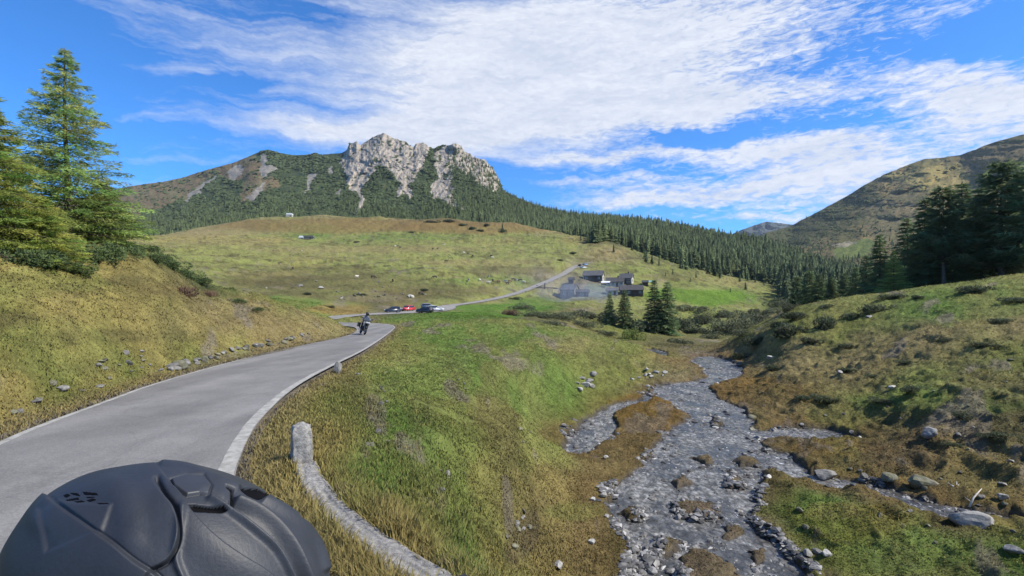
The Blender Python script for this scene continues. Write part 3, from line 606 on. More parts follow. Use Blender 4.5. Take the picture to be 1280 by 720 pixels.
def side(line):
    t = np.gradient(line[:, :2], axis=0); t /= np.linalg.norm(t, axis=1)[:, None]; nrm = np.stack([-t[:, 1], t[:, 0]], 1)
    s = np.cumsum(np.r_[0, np.linalg.norm(np.diff(line[:, :2], axis=0), axis=1)]); w = line[:, 3] * (1 + .12 * fbm(s * .15, s * 0, 3, 51))
    return line[:, :2] - nrm * w[:, None], line[:, :2] + nrm * w[:, None]
for nm, ln, m_ in (('road', RC2s, M_ASPH), ('track', TRK, M_GRAV), ('track', DRV, M_GRAV)):
    a, b = side(ln); strip(nm, a, b, ln[:, 2] + (.05 if nm == 'road' else .03), ln[:, 2] + (.05 if nm == 'road' else .03), m_ if nm == 'track' else M_GRAV, kind='structure')
# ------------------------------------------------------------------ water
def water_mat():
    m, t, b = mat_new('stream_water'); g = N(t, 'ShaderNodeNewGeometry')
    mp = N(t, 'ShaderNodeMapping'); mp.inputs['Scale'].default_value = (1.25, .8, 1); mp.inputs['Rotation'].default_value = (0, 0, .2); t.links.new(g.outputs['Position'], mp.inputs['Vector'])
    n1 = N(t, 'ShaderNodeTexNoise', inp={'Scale': 3.2, 'Detail': 6.0, 'Roughness': .7, 'Distortion': .6}); t.links.new(mp.outputs[0], n1.inputs['Vector'])
    n2 = N(t, 'ShaderNodeTexNoise', inp={'Scale': 1.1, 'Detail': 6.0, 'Roughness': .65}); t.links.new(mp.outputs[0], n2.inputs['Vector'])
    foam = math_(t, 'MULTIPLY', mrange(t, n1.outputs[0], .58, .70), mrange(t, n2.outputs[0], .46, .60))
    # the stony bed showing through the thin water
    vo = N(t, 'ShaderNodeTexVoronoi', inp={'Scale': 4.2, 'Randomness': 1.0}); t.links.new(mp.outputs[0], vo.inputs['Vector']); vs_ = N(t, 'ShaderNodeSeparateColor'); t.links.new(vo.outputs['Color'], vs_.inputs[0])
    vo2 = N(t, 'ShaderNodeTexVoronoi', inp={'Scale': 10.0, 'Randomness': 1.0}); t.links.new(mp.outputs[0], vo2.inputs['Vector']); vs2 = N(t, 'ShaderNodeSeparateColor'); t.links.new(vo2.outputs['Color'], vs2.inputs[0])
    tone = math_(t, 'MULTIPLY', mrange(t, vs_.outputs[0], 0, 1, .5, 1.45, False), mrange(t, vs2.outputs[1], 0, 1, .6, 1.35, False)); tone = math_(t, 'MULTIPLY', tone, mrange(t, vo.outputs['Distance'], .3, .7, 1.0, .6)); n5 = N(t, 'ShaderNodeTexNoise', inp={'Scale': .55, 'Detail': 5.0, 'Roughness': .6}); t.links.new(mp.outputs[0], n5.inputs['Vector']); tone = math_(t, 'MULTIPLY', tone, mrange(t, n5.outputs[0], .40, .60, .38, 1.25))
    bed = N(t, 'ShaderNodeVectorMath', operation='SCALE'); bed.inputs[0].default_value = (.24, .236, .225); t.links.new(tone, bed.inputs['Scale'])
    mix = N(t, 'ShaderNodeMix', data_type='RGBA'); t.links.new(bed.outputs[0], mix.inputs[6]); mix.inputs[7].default_value = (.62, .66, .7, 1); t.links.new(foam, mix.inputs[0])
    t.links.new(mix.outputs[2], b.inputs['Base Color']); b.inputs['IOR'].default_value = 1.33
    t.links.new(mrange(t, foam, 0, 1, .13, .7), b.inputs['Roughness'])
    b.inputs['Alpha'].default_value = 1.0
    tr = N(t, 'ShaderNodeBsdfTransparent'); tr.inputs[0].default_value = (.62, .66, .62, 1); ms = N(t, 'ShaderNodeMixShader')
    t.links.new(mrange(t, foam, 0, 1, .80, 1.0), ms.inputs[0]); t.links.new(tr.outputs[0], ms.inputs[1]); t.links.new(b.outputs[0], ms.inputs[2])
    t.links.new(ms.outputs[0], [n for n in t.nodes if n.type == 'OUTPUT_MATERIAL'][0].inputs[0])
    bp = N(t, 'ShaderNodeBump', inp={'Strength': .8, 'Distance': .09}); t.links.new(n1.outputs[0], bp.inputs['Height']); t.links.new(bp.outputs[0], b.inputs['Normal']); t.links.new(mrange(t, n5.outputs[0], .40, .60, .25, .9), bp.inputs['Strength'])
    return m
wx0, wy0 = np.meshgrid(np.arange(0, 26, .22), np.arange(9, 78, .22)); wsd = watersd(wx0, wy0); wz = zs_of_y(wy0) + .02 * fbm(wx0 * 1.2, wy0 * .9, 3, 61)
wq_ = grid_quads(*wx0.shape); keep = (wsd.ravel()[wq_] < .55).any(1)
used = np.unique(wq_[keep]); remap = np.full(wx0.size, -1); remap[used] = np.arange(len(used))
me = mesh_np('stream_water', np.stack([wx0, wy0, wz], -1).reshape(-1, 3)[used], remap[wq_[keep]], None, [water_mat()])
obj('stream_water', me, kind='structure')
# ------------------------------------------------------------------ mountains
def relief(name, X0, X1, dx, sil, base, dbase, dtop, NS, colfun, dispfun, jag, seed, mat):
    px = np.arange(X0, X1 + dx, dx); s = np.linspace(0, 1, NS); top = interp(px, sil); kw = int(22 / dx); kr = np.hanning(2 * kw + 3)[1:-1]; kr /= kr.sum(); tsm = np.convolve(np.pad(top, kw, 'edge'), kr, 'valid'); extra = top + jag(px) - tsm
    bs = interp(px, base); db, dt = interp(px, dbase), interp(px, dtop)
    SS, PXg = np.meshgrid(s, px, indexing='ij'); py = bs[None] * (1 - SS) + tsm[None] * SS + extra[None] * SS ** 7; d = db[None] * (1 - SS) + dt[None] * SS
    d = d * (1 + dispfun(PXg, py, SS))
    # a back slope falls away behind the crest
    nb = 6; back = np.linspace(0, 1, nb + 1)[1:]
    dB = d[-1][None] * (1 + .35 * back[:, None]); zt = (HY - py[-1]) / F * d[-1]; zB = zt[None] * (1 - back[:, None]) - 20 * back[:, None]
    Xf = (PXg - 640) / F * d; Zf = (HY - py) / F * d + CAMZ
    Xb = (px[None] - 640) / F * dB; V = np.concatenate([np.stack([Xf, d, Zf], -1), np.stack([Xb, dB, zB + CAMZ], -1)])
    col = colfun(PXg, py, SS); col = np.concatenate([col, np.repeat(col[-1:], nb, 0)])
    me = mesh_np(name, V.reshape(-1, 3), grid_quads(NS + nb, len(px)), None, [mat], {'cover': col.reshape(-1, 3)}, smooth=False)
    obj(name, me, kind='structure'); return px, s, V[:NS]
def hill_mat(name, sc_, rng_=.3):
    m, t, b = mat_new(name); a = N(t, 'ShaderNodeVertexColor'); a.layer_name = 'cover'; g = N(t, 'ShaderNodeNewGeometry')
    n1 = N(t, 'ShaderNodeTexNoise', inp={'Scale': sc_, 'Detail': 9.0, 'Roughness': .75}); t.links.new(g.outputs['Position'], n1.inputs['Vector'])
    hs = N(t, 'ShaderNodeVectorMath', operation='SCALE'); t.links.new(a.outputs['Color'], hs.inputs[0]); t.links.new(mrange(t, n1.outputs[0], .3, .7, 1 - rng_, 1 + rng_, False), hs.inputs['Scale'])
    t.links.new(hs.outputs[0], b.inputs['Base Color']); b.inputs['Roughness'].default_value = .95; b.inputs['Specular IOR Level'].default_value = .1
    bp = N(t, 'ShaderNodeBump', inp={'Strength': .9, 'Distance': .35 / sc_}); t.links.new(n1.outputs[0], bp.inputs['Height']); t.links.new(bp.outputs[0], b.inputs['Normal'])
    return m
M_HILL = hill_mat('mountain_ground', .06); M_HILL2 = hill_mat('hill_ground', .08)
SIL = [(-500, 300), (-200, 278), (0, 262), (100, 248), (160, 233), (205, 227), (228, 222), (250, 215), (270, 209), (290, 204), (310, 196), (328, 188), (336, 187), (350, 191), (366, 194), (388, 193.5), (392, 191), (396, 191), (400, 193.5), (428, 191), (434, 186), (437, 179), (446, 177), (451, 182), (456, 178), (466, 172), (479, 166), (488, 171), (496, 174), (508, 178), (516, 184), (520, 179), (530, 178), (536, 184), (540, 186), (552, 181), (562, 182), (569, 178), (574, 181), (582, 190), (588, 192), (592, 197), (606, 200), (616, 210), (624, 224), (628, 238), (650, 249), (680, 260), (720, 268), (760, 273), (820, 282), (860, 290), (900, 299), (935, 302), (960, 309), (1000, 324), (1040, 340), (1080, 352), (1110, 368)]
MB_ = [(-500, 330), (100, 312), (170, 304), (250, 300), (400, 292), (560, 296), (640, 298), (700, 302), (760, 306), (830, 328), (900, 346), (980, 364), (1110, 384)]
DB_ = [(-500, 900), (160, 900), (500, 820), (640, 700), (700, 620), (760, 480), (830, 415), (900, 400), (980, 390), (1110, 380)]
DT_ = [(-500, 2200), (200, 1900), (480, 1600), (620, 1350), (680, 1150), (760, 980), (850, 880), (935, 820), (1000, 700), (1110, 520)]
ROCK = [
 [(424, 203), (430, 192), (436, 178), (446, 176), (455, 178), (478, 165), (500, 173), (515, 182), (524, 175), (537, 182), (537, 194), (531, 208), (520, 222), (513, 231), (516, 246), (513, 254), (509, 246), (503, 244), (498, 250), (496, 240), (500, 230), (492, 220), (484, 212), (476, 208), (468, 213), (460, 226), (454, 234), (457, 250), (452, 262), (443, 270), (447, 258), (451, 246), (446, 240), (438, 236), (434, 222)],
 [(542, 200), (546, 190), (553, 184), (569, 176), (580, 185), (590, 190), (600, 197), (612, 202), (622, 220), (628, 239), (612, 237), (596, 228), (584, 218), (572, 208), (565, 206), (562, 214), (567, 226), (566, 240), (572, 252), (582, 264), (566, 258), (553, 250), (542, 246), (536, 236), (538, 228), (548, 224), (546, 212)],
]
SCREE = [
 [(286, 212), (300, 205), (305, 213), (296, 224), (287, 226)], [(228, 252), (240, 240), (262, 224), (274, 218), (268, 228), (250, 240), (238, 250)],
 [(383, 220), (389, 215), (399, 217), (392, 228), (388, 238), (381, 240), (383, 230)], [(326, 192), (333, 190), (334, 206), (343, 208), (350, 212), (338, 215), (328, 222), (324, 214)],
 [(322, 236), (330, 226), (328, 244), (316, 250), (306, 250), (314, 240)], [(408, 212), (416, 210), (418, 214), (410, 217)], [(422, 238), (428, 238), (428, 242), (421, 242)],
]
TANP = [
 [(60, 230), (205, 220), (300, 196), (318, 196), (330, 210), (316, 214), (296, 228), (270, 216), (232, 248), (200, 262), (60, 300)], [(304, 208), (330, 206), (346, 226), (334, 236), (318, 252), (300, 252), (306, 230)], [(318, 225), (352, 224), (345, 238), (324, 240)],
]
def mcol(px, py, s):
    wx_ = px + 5 * fbm(px * .12, py * .14, 4, 71) + 2.0 * fbm(px * .5, py * .5, 3, 72); wy_ = py + 4.5 * fbm(px * .12 + 9, py * .14, 4, 73) + 2.0 * fbm(px * .45, py * .45 + 7, 3, 74)
    n = fbm(px * .35, py * .6, 4, 75); n2 = fbm(px * .06, py * .12, 4, 76)
    c = np.zeros(px.shape + (3,)) + np.array([.042, .058, .026])
    c = mixc(c, sstep(.05, .5, n2), (.062, .088, .032), .9); c = mixc(c, sstep(.22, .5, n), (.085, .085, .04), .55)
    c = mixc(c, sstep(-.1, .4, n2) * sstep(.1, .4, fbm(px * .1 + 30, py * .2, 4, 79)) * (px < 640), (.11, .10, .05), .45)
    for pl in TANP:
        m = inpoly(wx_, wy_, pl).astype(float); tc_ = np.array([.19, .135, .075]) ; c = mixc(c, m, tc_, .8); c = mixc(c, m * sstep(.05, .4, n), (.07, .075, .035), .6); c = mixc(c, m * sstep(.1, .5, n2), (.17, .16, .08), .5)
    for pl in SCREE: c = mixc(c, inpoly(wx_, wy_, pl).astype(float), (.28, .255, .22), .8)
    st = fbm(px * .5, py * .12, 4, 77)
    for pl in ROCK:
        m = inpoly(wx_, wy_, pl).astype(float) * (1 - sstep(.30, .5, fbm(px * .16, py * .22, 4, 78)))
        rc = np.zeros_like(c) + np.array([.34, .295, .24]); rc = mixc(rc, sstep(0, .4, st), (.20, .18, .155), .85); rc = mixc(rc, sstep(.1, .5, -n2), (.36, .315, .26), .6)
        rc = mixc(rc, sstep(.33, .55, n), (.08, .085, .05), .7)
        c = c * (1 - m[..., None]) + rc * m[..., None]
    return c * (1 + .25 * n)[..., None]
def mdisp(px, py, s):
    rockm = np.zeros(px.shape)
    for pl in ROCK: rockm = np.maximum(rockm, sstep(7, -4, np.where(inpoly(px, py, pl), -1, 1) * segdist(px, py, pl)[0]))
    base = .030 * fbm(px * .016, py * .035, 3, 81) + .010 * ridged(px * .035, py * .06, 3, 83) * sstep(660, 600, px) + .0022 * fbm(px * .3, py * .6, 3, 84) + .006 * fbm(px * .09, py * .12, 3, 86) * sstep(700, 620, px)
    rk = -.024 * ridged(px * .045 + .03 * py, py * .03, 3, 85) + .005 * ridged(px * .14 - .05 * py, py * .10, 4, 87) + .0025 * fbm(px * .6, py * .6, 3, 88)
    edge = sstep(0, .05, s)
    return (base + rk * rockm) * edge
M1 = relief('mountain', -500, 1110, 1.15, SIL, MB_, DB_, DT_, 190, mcol, mdisp, lambda x: .35 * fbm(x * .35, x * 0, 4, 91) * (x < 640) * (1 + 3.5 * ((x > 425) & (x < 628))), 0, M_HILL)
SIL2 = [(880, 330), (930, 305), (960, 290), (985, 284), (1000, 276), (1020, 266), (1040, 255), (1062, 243), (1085, 229), (1105, 218), (1125, 210), (1155, 199), (1180, 196.5), (1200, 194), (1214, 189), (1230, 182), (1255, 174), (1280, 168), (1400, 140), (1600, 150), (1900, 190)]
B2 = [(880, 378), (1000, 372), (1280, 366), (1900, 360)]
def hcol(px, py, s):
    n = fbm(px * .25, py * .5, 4, 101); n2 = fbm(px * .035, py * .08, 4, 102); wy_ = py + 5 * n2 + 3 * n; wx_ = px + 8 * n2
    c = np.zeros(px.shape + (3,)) + np.array([.13, .115, .06]); c = mixc(c, sstep(0, .4, n2), (.20, .165, .085), .8); c = mixc(c, sstep(.05, .4, -n2), (.10, .105, .045), .7)
    c = mixc(c, sstep(.1, .4, n), (.05, .05, .032), .6)
    top = interp(px, SIL2); c = mixc(c, sstep(1130, 1040, wx_) * sstep(60, 10, wy_ - top), (.045, .055, .028), .85)
    m = inpoly(wx_, wy_, [(1085, 250), (1130, 240), (1180, 255), (1185, 300), (1120, 310), (1080, 290)]); c = mixc(c, m * (.5 + .5 * n), (.15, .135, .10), .5)
    m = inpoly(wx_, wy_, [(1110, 222), (1160, 205), (1200, 205), (1215, 225), (1190, 250), (1150, 235)]); c = mixc(c, m.astype(float), (.24, .21, .09), .7)
    c = mixc(c, inpoly(wx_, wy_, [(1200, 200), (1215, 190), (1290, 165), (1290, 200), (1220, 225)]).astype(float), (.11, .09, .062), .35)
    m = inpoly(px + 3 * n, py + 2 * n, [(1042, 312), (1052, 304), (1085, 298), (1095, 303), (1085, 318), (1060, 326), (1044, 324)]); c = mixc(c, m.astype(float), (.10, .14, .045), .9)
    m = inpoly(px + 2 * n, py + n, [(1040, 307), (1056, 302), (1074, 303), (1058, 309)]); c = mixc(c, m.astype(float), (.26, .24, .20), .8)
    c = mixc(c, sstep(325, 345, py), (.035, .045, .022), .8)
    return c * np.array([1.22, 1.12, .95]) * (1 + .25 * n)[..., None]
M2 = relief('hill', 880, 1900, 1.6, SIL2, B2, [(880, 480), (1900, 420)], [(880, 1500), (985, 1750), (1200, 1500), (1280, 1300), (1900, 900)], 150, hcol,
       lambda px, py, s: (.03 * fbm(px * .007, py * .02, 3, 111) + .024 * ridged(px * .022 + .03 * py, py * .06, 4, 112) + .0045 * fbm(px * .08, py * .14, 3, 115) + .0022 * fbm(px * .2, py * .5, 3, 113)) * sstep(0, .1, s), lambda x: .8 * fbm(x * .2, x * 0, 4, 114), 0, M_HILL2)
SIL3 = [(860, 330), (900, 300), (925, 288), (945, 281), (958, 277), (975, 279), (1000, 282), (1040, 292), (1100, 330)]
relief('far_mountain', 860, 1100, 1.0, SIL3, [(860, 345), (1100, 345)], [(860, 3600), (1100, 3600)], [(860, 5200), (1100, 5200)], 60, lambda px, py, s: np.zeros(px.shape + (3,)) + np.array([.055, .065, .06]) * (1 + .3 * fbm(px * .2, py * .3, 4, 121))[..., None],
       lambda px, py, s: .03 * ridged(px * .06, py * .1, 4, 122) * sstep(0, .1, s), lambda x: .4 * fbm(x * .3, x * 0, 3, 123), 0, M_HILL2)
# ------------------------------------------------------------------ foreground rider's helmet
M_SHELL = mat_simple('matt_black_shell', (.023, .026, .033), .55, .12, 30.0, bump=.08, bscale=260, spec=.45)
M_VENT = mat_simple('vent_black', (.003, .003, .004), .8, .1, spec=.08)
M_BADGE = mat_simple('badge_black', (.026, .029, .036), .5, .08, 40.0)
M_DARKCLOTH = mat_simple('dark_textile', (.03, .032, .038), .85, .3, 20, bump=.3, bscale=60)
HC = np.array([-0.34489097, 0.53027238, -0.30866724])
_t, _s = -0.2986565, 0.65135077
_R = np.array([[math.cos(_t), -math.sin(_t), 0], [math.sin(_t), math.cos(_t), 0], [0, 0, 1]]) @ np.array([[1, 0, 0], [0, math.cos(_s), -math.sin(_s)], [0, math.sin(_s), math.cos(_s)]])
_rad = np.array([0.16099183, 0.11241454, 0.15788467])
_A = _R @ np.diag(1 / _rad ** 2) @ _R.T
def zq(pts, k=420 / 1280., y0=540): return [(x * k, y0 + y * k) for x, y in pts]
GROOVE = zq([(600, 180), (612, 215), (632, 255), (662, 290), (678, 330), (688, 400), (672, 455), (642, 500), (584, 526)])
HX = zq([(648, 178), (712, 160), (776, 166), (808, 202), (800, 230), (712, 244), (660, 208)])
SLOT1 = zq([(710, 277), (742, 276), (845, 290), (864, 305), (842, 308), (742, 303), (722, 292)])
OPEN1 = zq([(908, 209), (988, 214), (1029, 234), (1026, 258), (985, 251), (945, 233)])
OPEN2 = zq([(1124, 322), (1148, 334), (1168, 358), (1152, 352), (1132, 338)])
OPEN3 = zq([(1215, 405), (1232, 430), (1243, 470), (1228, 452)])
LSLOT = zq([(858, 203), (892, 215), (894, 288), (886, 290), (883, 224), (862, 212)])
TRI_L = zq([(165, 300), (215, 268), (372, 384), (174, 456)])
TRI_R = zq([(222, 268), (430, 285), (392, 380), (374, 380)])
MARKS = [zq(p) for p in ([(246, 248), (262, 240), (274, 246), (258, 256)], [(268, 236), (300, 238), (312, 250), (282, 244)], [(318, 232), (372, 238), (378, 248), (326, 244)], [(254, 262), (300, 252), (306, 260), (262, 268)], [(282, 268), (312, 262), (330, 268), (300, 274)], [(332, 262), (356, 256), (372, 262), (344, 270)], [(370, 272), (412, 276), (424, 284), (384, 282)], [(330, 250), (360, 250), (366, 254), (338, 256)])]
def lined(px, py, ln):
    ln = smooth_line(ln, 40)
    d, a = segdist(px, py, ln, False); return d
def side_of(px, py, ln):
    """signed distance from a polyline: positive on its right-hand side in the picture"""
    ln = smooth_line(ln, 40); d, a = segdist(px, py, ln, False); i = np.minimum(a.astype(int), len(ln) - 2)
    e = ln[i + 1] - ln[i]; c = e[..., 0] * (py - ln[i][..., 1]) - e[..., 1] * (px - ln[i][..., 0])
    return -np.sign(c) * d
def helm_h(px, py):
    h = np.zeros(px.shape)
    d = lined(px, py, GROOVE); w = np.interp(py, [600, 620, 650], [3.6, 3.2, 2.0]); h -= .0042 * np.exp(-(d / w) ** 2)
    # spoiler body right of the groove stands a little proud
    gl = GROOVE + zq([(560, 560), (540, 620)]); sd_ = side_of(px, py, gl[:-1]); h += .0035 * sstep(-1.5, 3.5, -sd_) * sstep(592, 625, py) * np.exp(-(sd_ / 60) ** 2)
    # big soft arc of the shell above the side panel
    arc = zq([(170, 330), (215, 225), (290, 190), (370, 185), (430, 208), (478, 262), (497, 330), (500, 400)]); sa = side_of(px, py, arc); da = lined(px, py, arc)
    h += .0030 * np.exp(-(da / 16) ** 2); h += -.0012 * np.exp(-((da) / 12) ** 2)
    # crease running down from the side panel
    cr1 = zq([(205, 262), (260, 300), (380, 385), (450, 432), (520, 490), (584, 527), (620, 560)]); s1 = side_of(px, py, cr1); d1 = lined(px, py, cr1)
    h += .0032 * sstep(3, -3, s1) * np.exp(-(d1 / 45) ** 2) - .0016 * np.exp(-(d1 / 2.2) ** 2)
    for tri, amp in ((TRI_L, -.0016), (TRI_R, .0016)):
        dt, _ = segdist(px, py, tri); q_ = np.where(inpoly(px, py, tri), dt, -dt); h += amp * sstep(-3.5, 3.5, q_)
    # creases and blades of the spoiler on the right
    c2 = zq([(700, 268), (745, 330), (830, 412), (930, 480), (1010, 525), (1060, 570)]); s2 = side_of(px, py, c2); d2 = lined(px, py, c2); h += .0042 * sstep(-2.2, 2.2, -s2) * np.exp(-(d2 / 34) ** 2)
    c3 = zq([(800, 255), (890, 310), (985, 385), (1060, 450), (1120, 570)]); s3 = side_of(px, py, c3); d3 = lined(px, py, c3); h += .0044 * np.exp(-(d3 / 4) ** 2) - .0018 * np.exp(-((d3 - 9) / 5) ** 2) * (s3 > 0)
    c4 = zq([(905, 262), (980, 292), (1060, 355), (1130, 450), (1175, 560)]); s4 = side_of(px, py, c4); d4 = lined(px, py, c4); h += .0052 * np.exp(-(d4 / 4.5) ** 2) - .002 * np.exp(-((d4 - 10) / 6) ** 2)
    c5 = zq([(1010, 258), (1090, 300), (1170, 370), (1215, 430), (1240, 520)]); d5 = lined(px, py, c5); h += .0046 * np.exp(-(d5 / 4) ** 2)
    c6 = zq([(690, 300), (680, 400), (665, 480), (700, 560)]); s6 = side_of(px, py, c6); d6 = lined(px, py, c6); h += .0022 * np.exp(-(d6 / 5) ** 2)
    c7 = zq([(620, 118), (720, 128), (860, 190), (905, 208)]); d7 = lined(px, py, c7); h += .0022 * np.exp(-(d7 / 4) ** 2)
    # hexagon badge rim, thin L-shaped seam, edges of the slots
    dh, _ = segdist(px, py, HX); h -= .0016 * np.exp(-(dh / 1.3) ** 2); h += .0010 * sstep(-1.5, 2.5, np.where(inpoly(px, py, HX), dh, -dh))
    for pl in (SLOT1, OPEN1, LSLOT, OPEN2, OPEN3):
        dd, _ = segdist(px, py, pl); q_ = np.where(inpoly(px, py, pl), dd, -dd); h -= .0035 * sstep(-.8, 1.0, q_)
    return h
def ell_pt(dirs):
    return HC + dirs / np.sqrt(np.einsum('...i,ij,...j->...', dirs, _A, dirs))[..., None]
_f = -HC / np.linalg.norm(HC); _u = np.cross(_f, [0, 0, 1.]); _u /= np.linalg.norm(_u); _v = np.cross(_u, _f)
nr_, na_ = 430, 760
rho = np.concatenate([np.linspace(0.001, 1.9, nr_), np.linspace(1.94, 3.10, 30)]); an = np.linspace(0, 2 * math.pi, na_)
RH, AN = np.meshgrid(rho, an, indexing='ij')
D3 = _f * np.cos(RH)[..., None] + (_u * np.cos(AN)[..., None] + _v * np.sin(AN)[..., None]) * np.sin(RH)[..., None]
E = ell_pt(D3); nn = np.einsum('ij,...j->...i', _A, E - HC); nn /= np.linalg.norm(nn, axis=-1)[..., None]
hp_x = 640 + F * E[..., 0] / np.maximum(E[..., 1], .05); hp_y = HY - F * E[..., 2] / np.maximum(E[..., 1], .05)
vis = sstep(2.1, 1.8, RH)
hh = helm_h(hp_x, hp_y) * vis * 1.35
E2 = E + nn * hh[..., None]
HL = np.array([0, 0, CAMZ])
RS = 1.22
rider = obj('person', None)     # body is set below
HEADO = Vector(HC + HL)
me = mesh_np('helmet', (E2 + HL).reshape(-1, 3), grid_quads(*RH.shape), None, [M_SHELL])
def patch(name, poly, off, mat, parent, inset=None, n=26):
    """a thin raised or sunk plate that follows the shell inside an outline"""
    pl = np.array(poly, float); x0, y0 = pl.min(0) - .5; x1, y1 = pl.max(0) + .5
    nx = max(8, int((x1 - x0) / .5)); ny = max(8, int((y1 - y0) / .5)); gx_, gy_ = np.meshgrid(np.linspace(x0, x1, nx), np.linspace(y0, y1, ny))
    r = np.stack([(gx_ - 640) / F, np.ones_like(gx_), -(gy_ - HY) / F], -1)
    a = np.einsum('...i,ij,...j->...', r, _A, r); b = -2 * np.einsum('...i,ij,j->...', r, _A, HC); c = HC @ _A @ HC - 1
    disc = b * b - 4 * a * c; t = (-b - np.sqrt(np.maximum(disc, 0))) / (2 * a); p = r * t[..., None]
    nrm = np.einsum('ij,...j->...i', _A, p - HC); nrm /= np.linalg.norm(nrm, axis=-1)[..., None]
    p = p + nrm * (helm_h(gx_, gy_) * 1.35 + off)[..., None] + HL
    ins = inpoly(gx_, gy_, pl) & (disc > 0); q_ = grid_quads(*gx_.shape); q_ = q_[ins.ravel()[q_].sum(1) >= 3]
    if len(q_) == 0: return None
    used = np.unique(q_); rm = np.full(gx_.size, -1); rm[used] = np.arange(len(used))
    o = obj(name, mesh_np(name, p.reshape(-1, 3)[used], rm[q_], None, [mat]), parent)
    if name == 'badge': return o
    s = o.modifiers.new('thickness', 'SOLIDIFY'); s.thickness = .0004; s.offset = 1
    return o
M_VISOR = mat_simple('visor_tint', (.01, .01, .012), .08, .1, spec=.8)
# ------------------------------------------------------------------ people (skinned bodies)
def body_mesh(name, mats, pose='ride'):
    """seated rider, local: x forward, z up, seat at origin"""
    J = {'pel': (0, 0, .10, .15), 'bel': (.05, 0, .28, .145), 'che': (.14, 0, .50, .165), 'nek': (.20, 0, .66, .065), 'hed': (.235, 0, .80, .10)}
    Ed = [('pel', 'bel'), ('bel', 'che'), ('che', 'nek'), ('nek', 'hed')]
    for s, k in ((1, 'l'), (-1, 'r')):
        J.update({'sh' + k: (.17, .19 * s, .58, .075), 'el' + k: (.34, .34 * s, .36, .052), 'wr' + k: (.60, .33 * s, .33, .036), 'ha' + k: (.68, .33 * s, .33, .042), 'ft' + k: (.73, .30 * s, .30, .03),
                  'hi' + k: (.04, .11 * s, .06, .105), 'kn' + k: (.44, .24 * s, -.02, .075), 'an' + k: (.16, .20 * s, -.40, .05), 'to' + k: (.34, .22 * s, -.46, .04)})
        Ed += [('che', 'sh' + k), ('sh' + k, 'el' + k), ('el' + k, 'wr' + k), ('wr' + k, 'ha' + k), ('ha' + k, 'ft' + k), ('pel', 'hi' + k), ('hi' + k, 'kn' + k), ('kn' + k, 'an' + k), ('an' + k, 'to' + k)]
    keys = list(J); me = bpy.data.meshes.new(name); me.from_pydata([J[k][:3] for k in keys], [(keys.index(a), keys.index(b)) for a, b in Ed], [])
    o = bpy.data.objects.new('tmp', me); COL.objects.link(o); sk = o.modifiers.new('s', 'SKIN'); sk.use_smooth_shade = True
    for i, k in enumerate(keys): me.skin_vertices[0].data[i].radius = (J[k][3],) * 2
    me.skin_vertices[0].data[0].use_root = True
    sb = o.modifiers.new('u', 'SUBSURF'); sb.levels = sb.render_levels = 2
    dg = bpy.context.evaluated_depsgraph_get(); m2 = bpy.data.meshes.new_from_object(o.evaluated_get(dg)); m2.name = name
    bpy.data.objects.remove(o); m2.materials.clear()
    for m in mats: m2.materials.append(m)
    for p in m2.polygons:
        c = p.center; p.material_index = 1 if (c.z < .16 or (c.z < .2 and c.x < .2)) and len(mats) > 1 else 0
        p.use_smooth = True
    return m2
M_JACKET = mat_simple('grey_riding_jacket', (.17, .18, .21), .8, .3, 12, bump=.3, bscale=40)
M_TROU = mat_simple('black_riding_trousers', (.02, .021, .026), .8, .3, 12)
M_BLK = mat_simple('black_plastic', (.018, .018, .02), .45, .2, 10); M_TYRE = mat_simple('tyre_rubber', (.022, .022, .023), .85, .2, 30, bump=.4, bscale=80)
M_ALU = mat_simple('brushed_metal', (.42, .43, .45), .35, .1, 20, metal=.9); M_WPAINT = mat_simple('white_bodywork', (.78, .79, .8), .25, .04, 3, coat=.6)
M_LENS = mat_simple('lamp_glass', (.75, .78, .8), .1, .05, spec=.9); M_SMOKE = mat_simple('dark_screen', (.04, .05, .06), .08, .1, spec=.8); M_RED = mat_simple('red_lens', (.45, .02, .02), .25, .1)
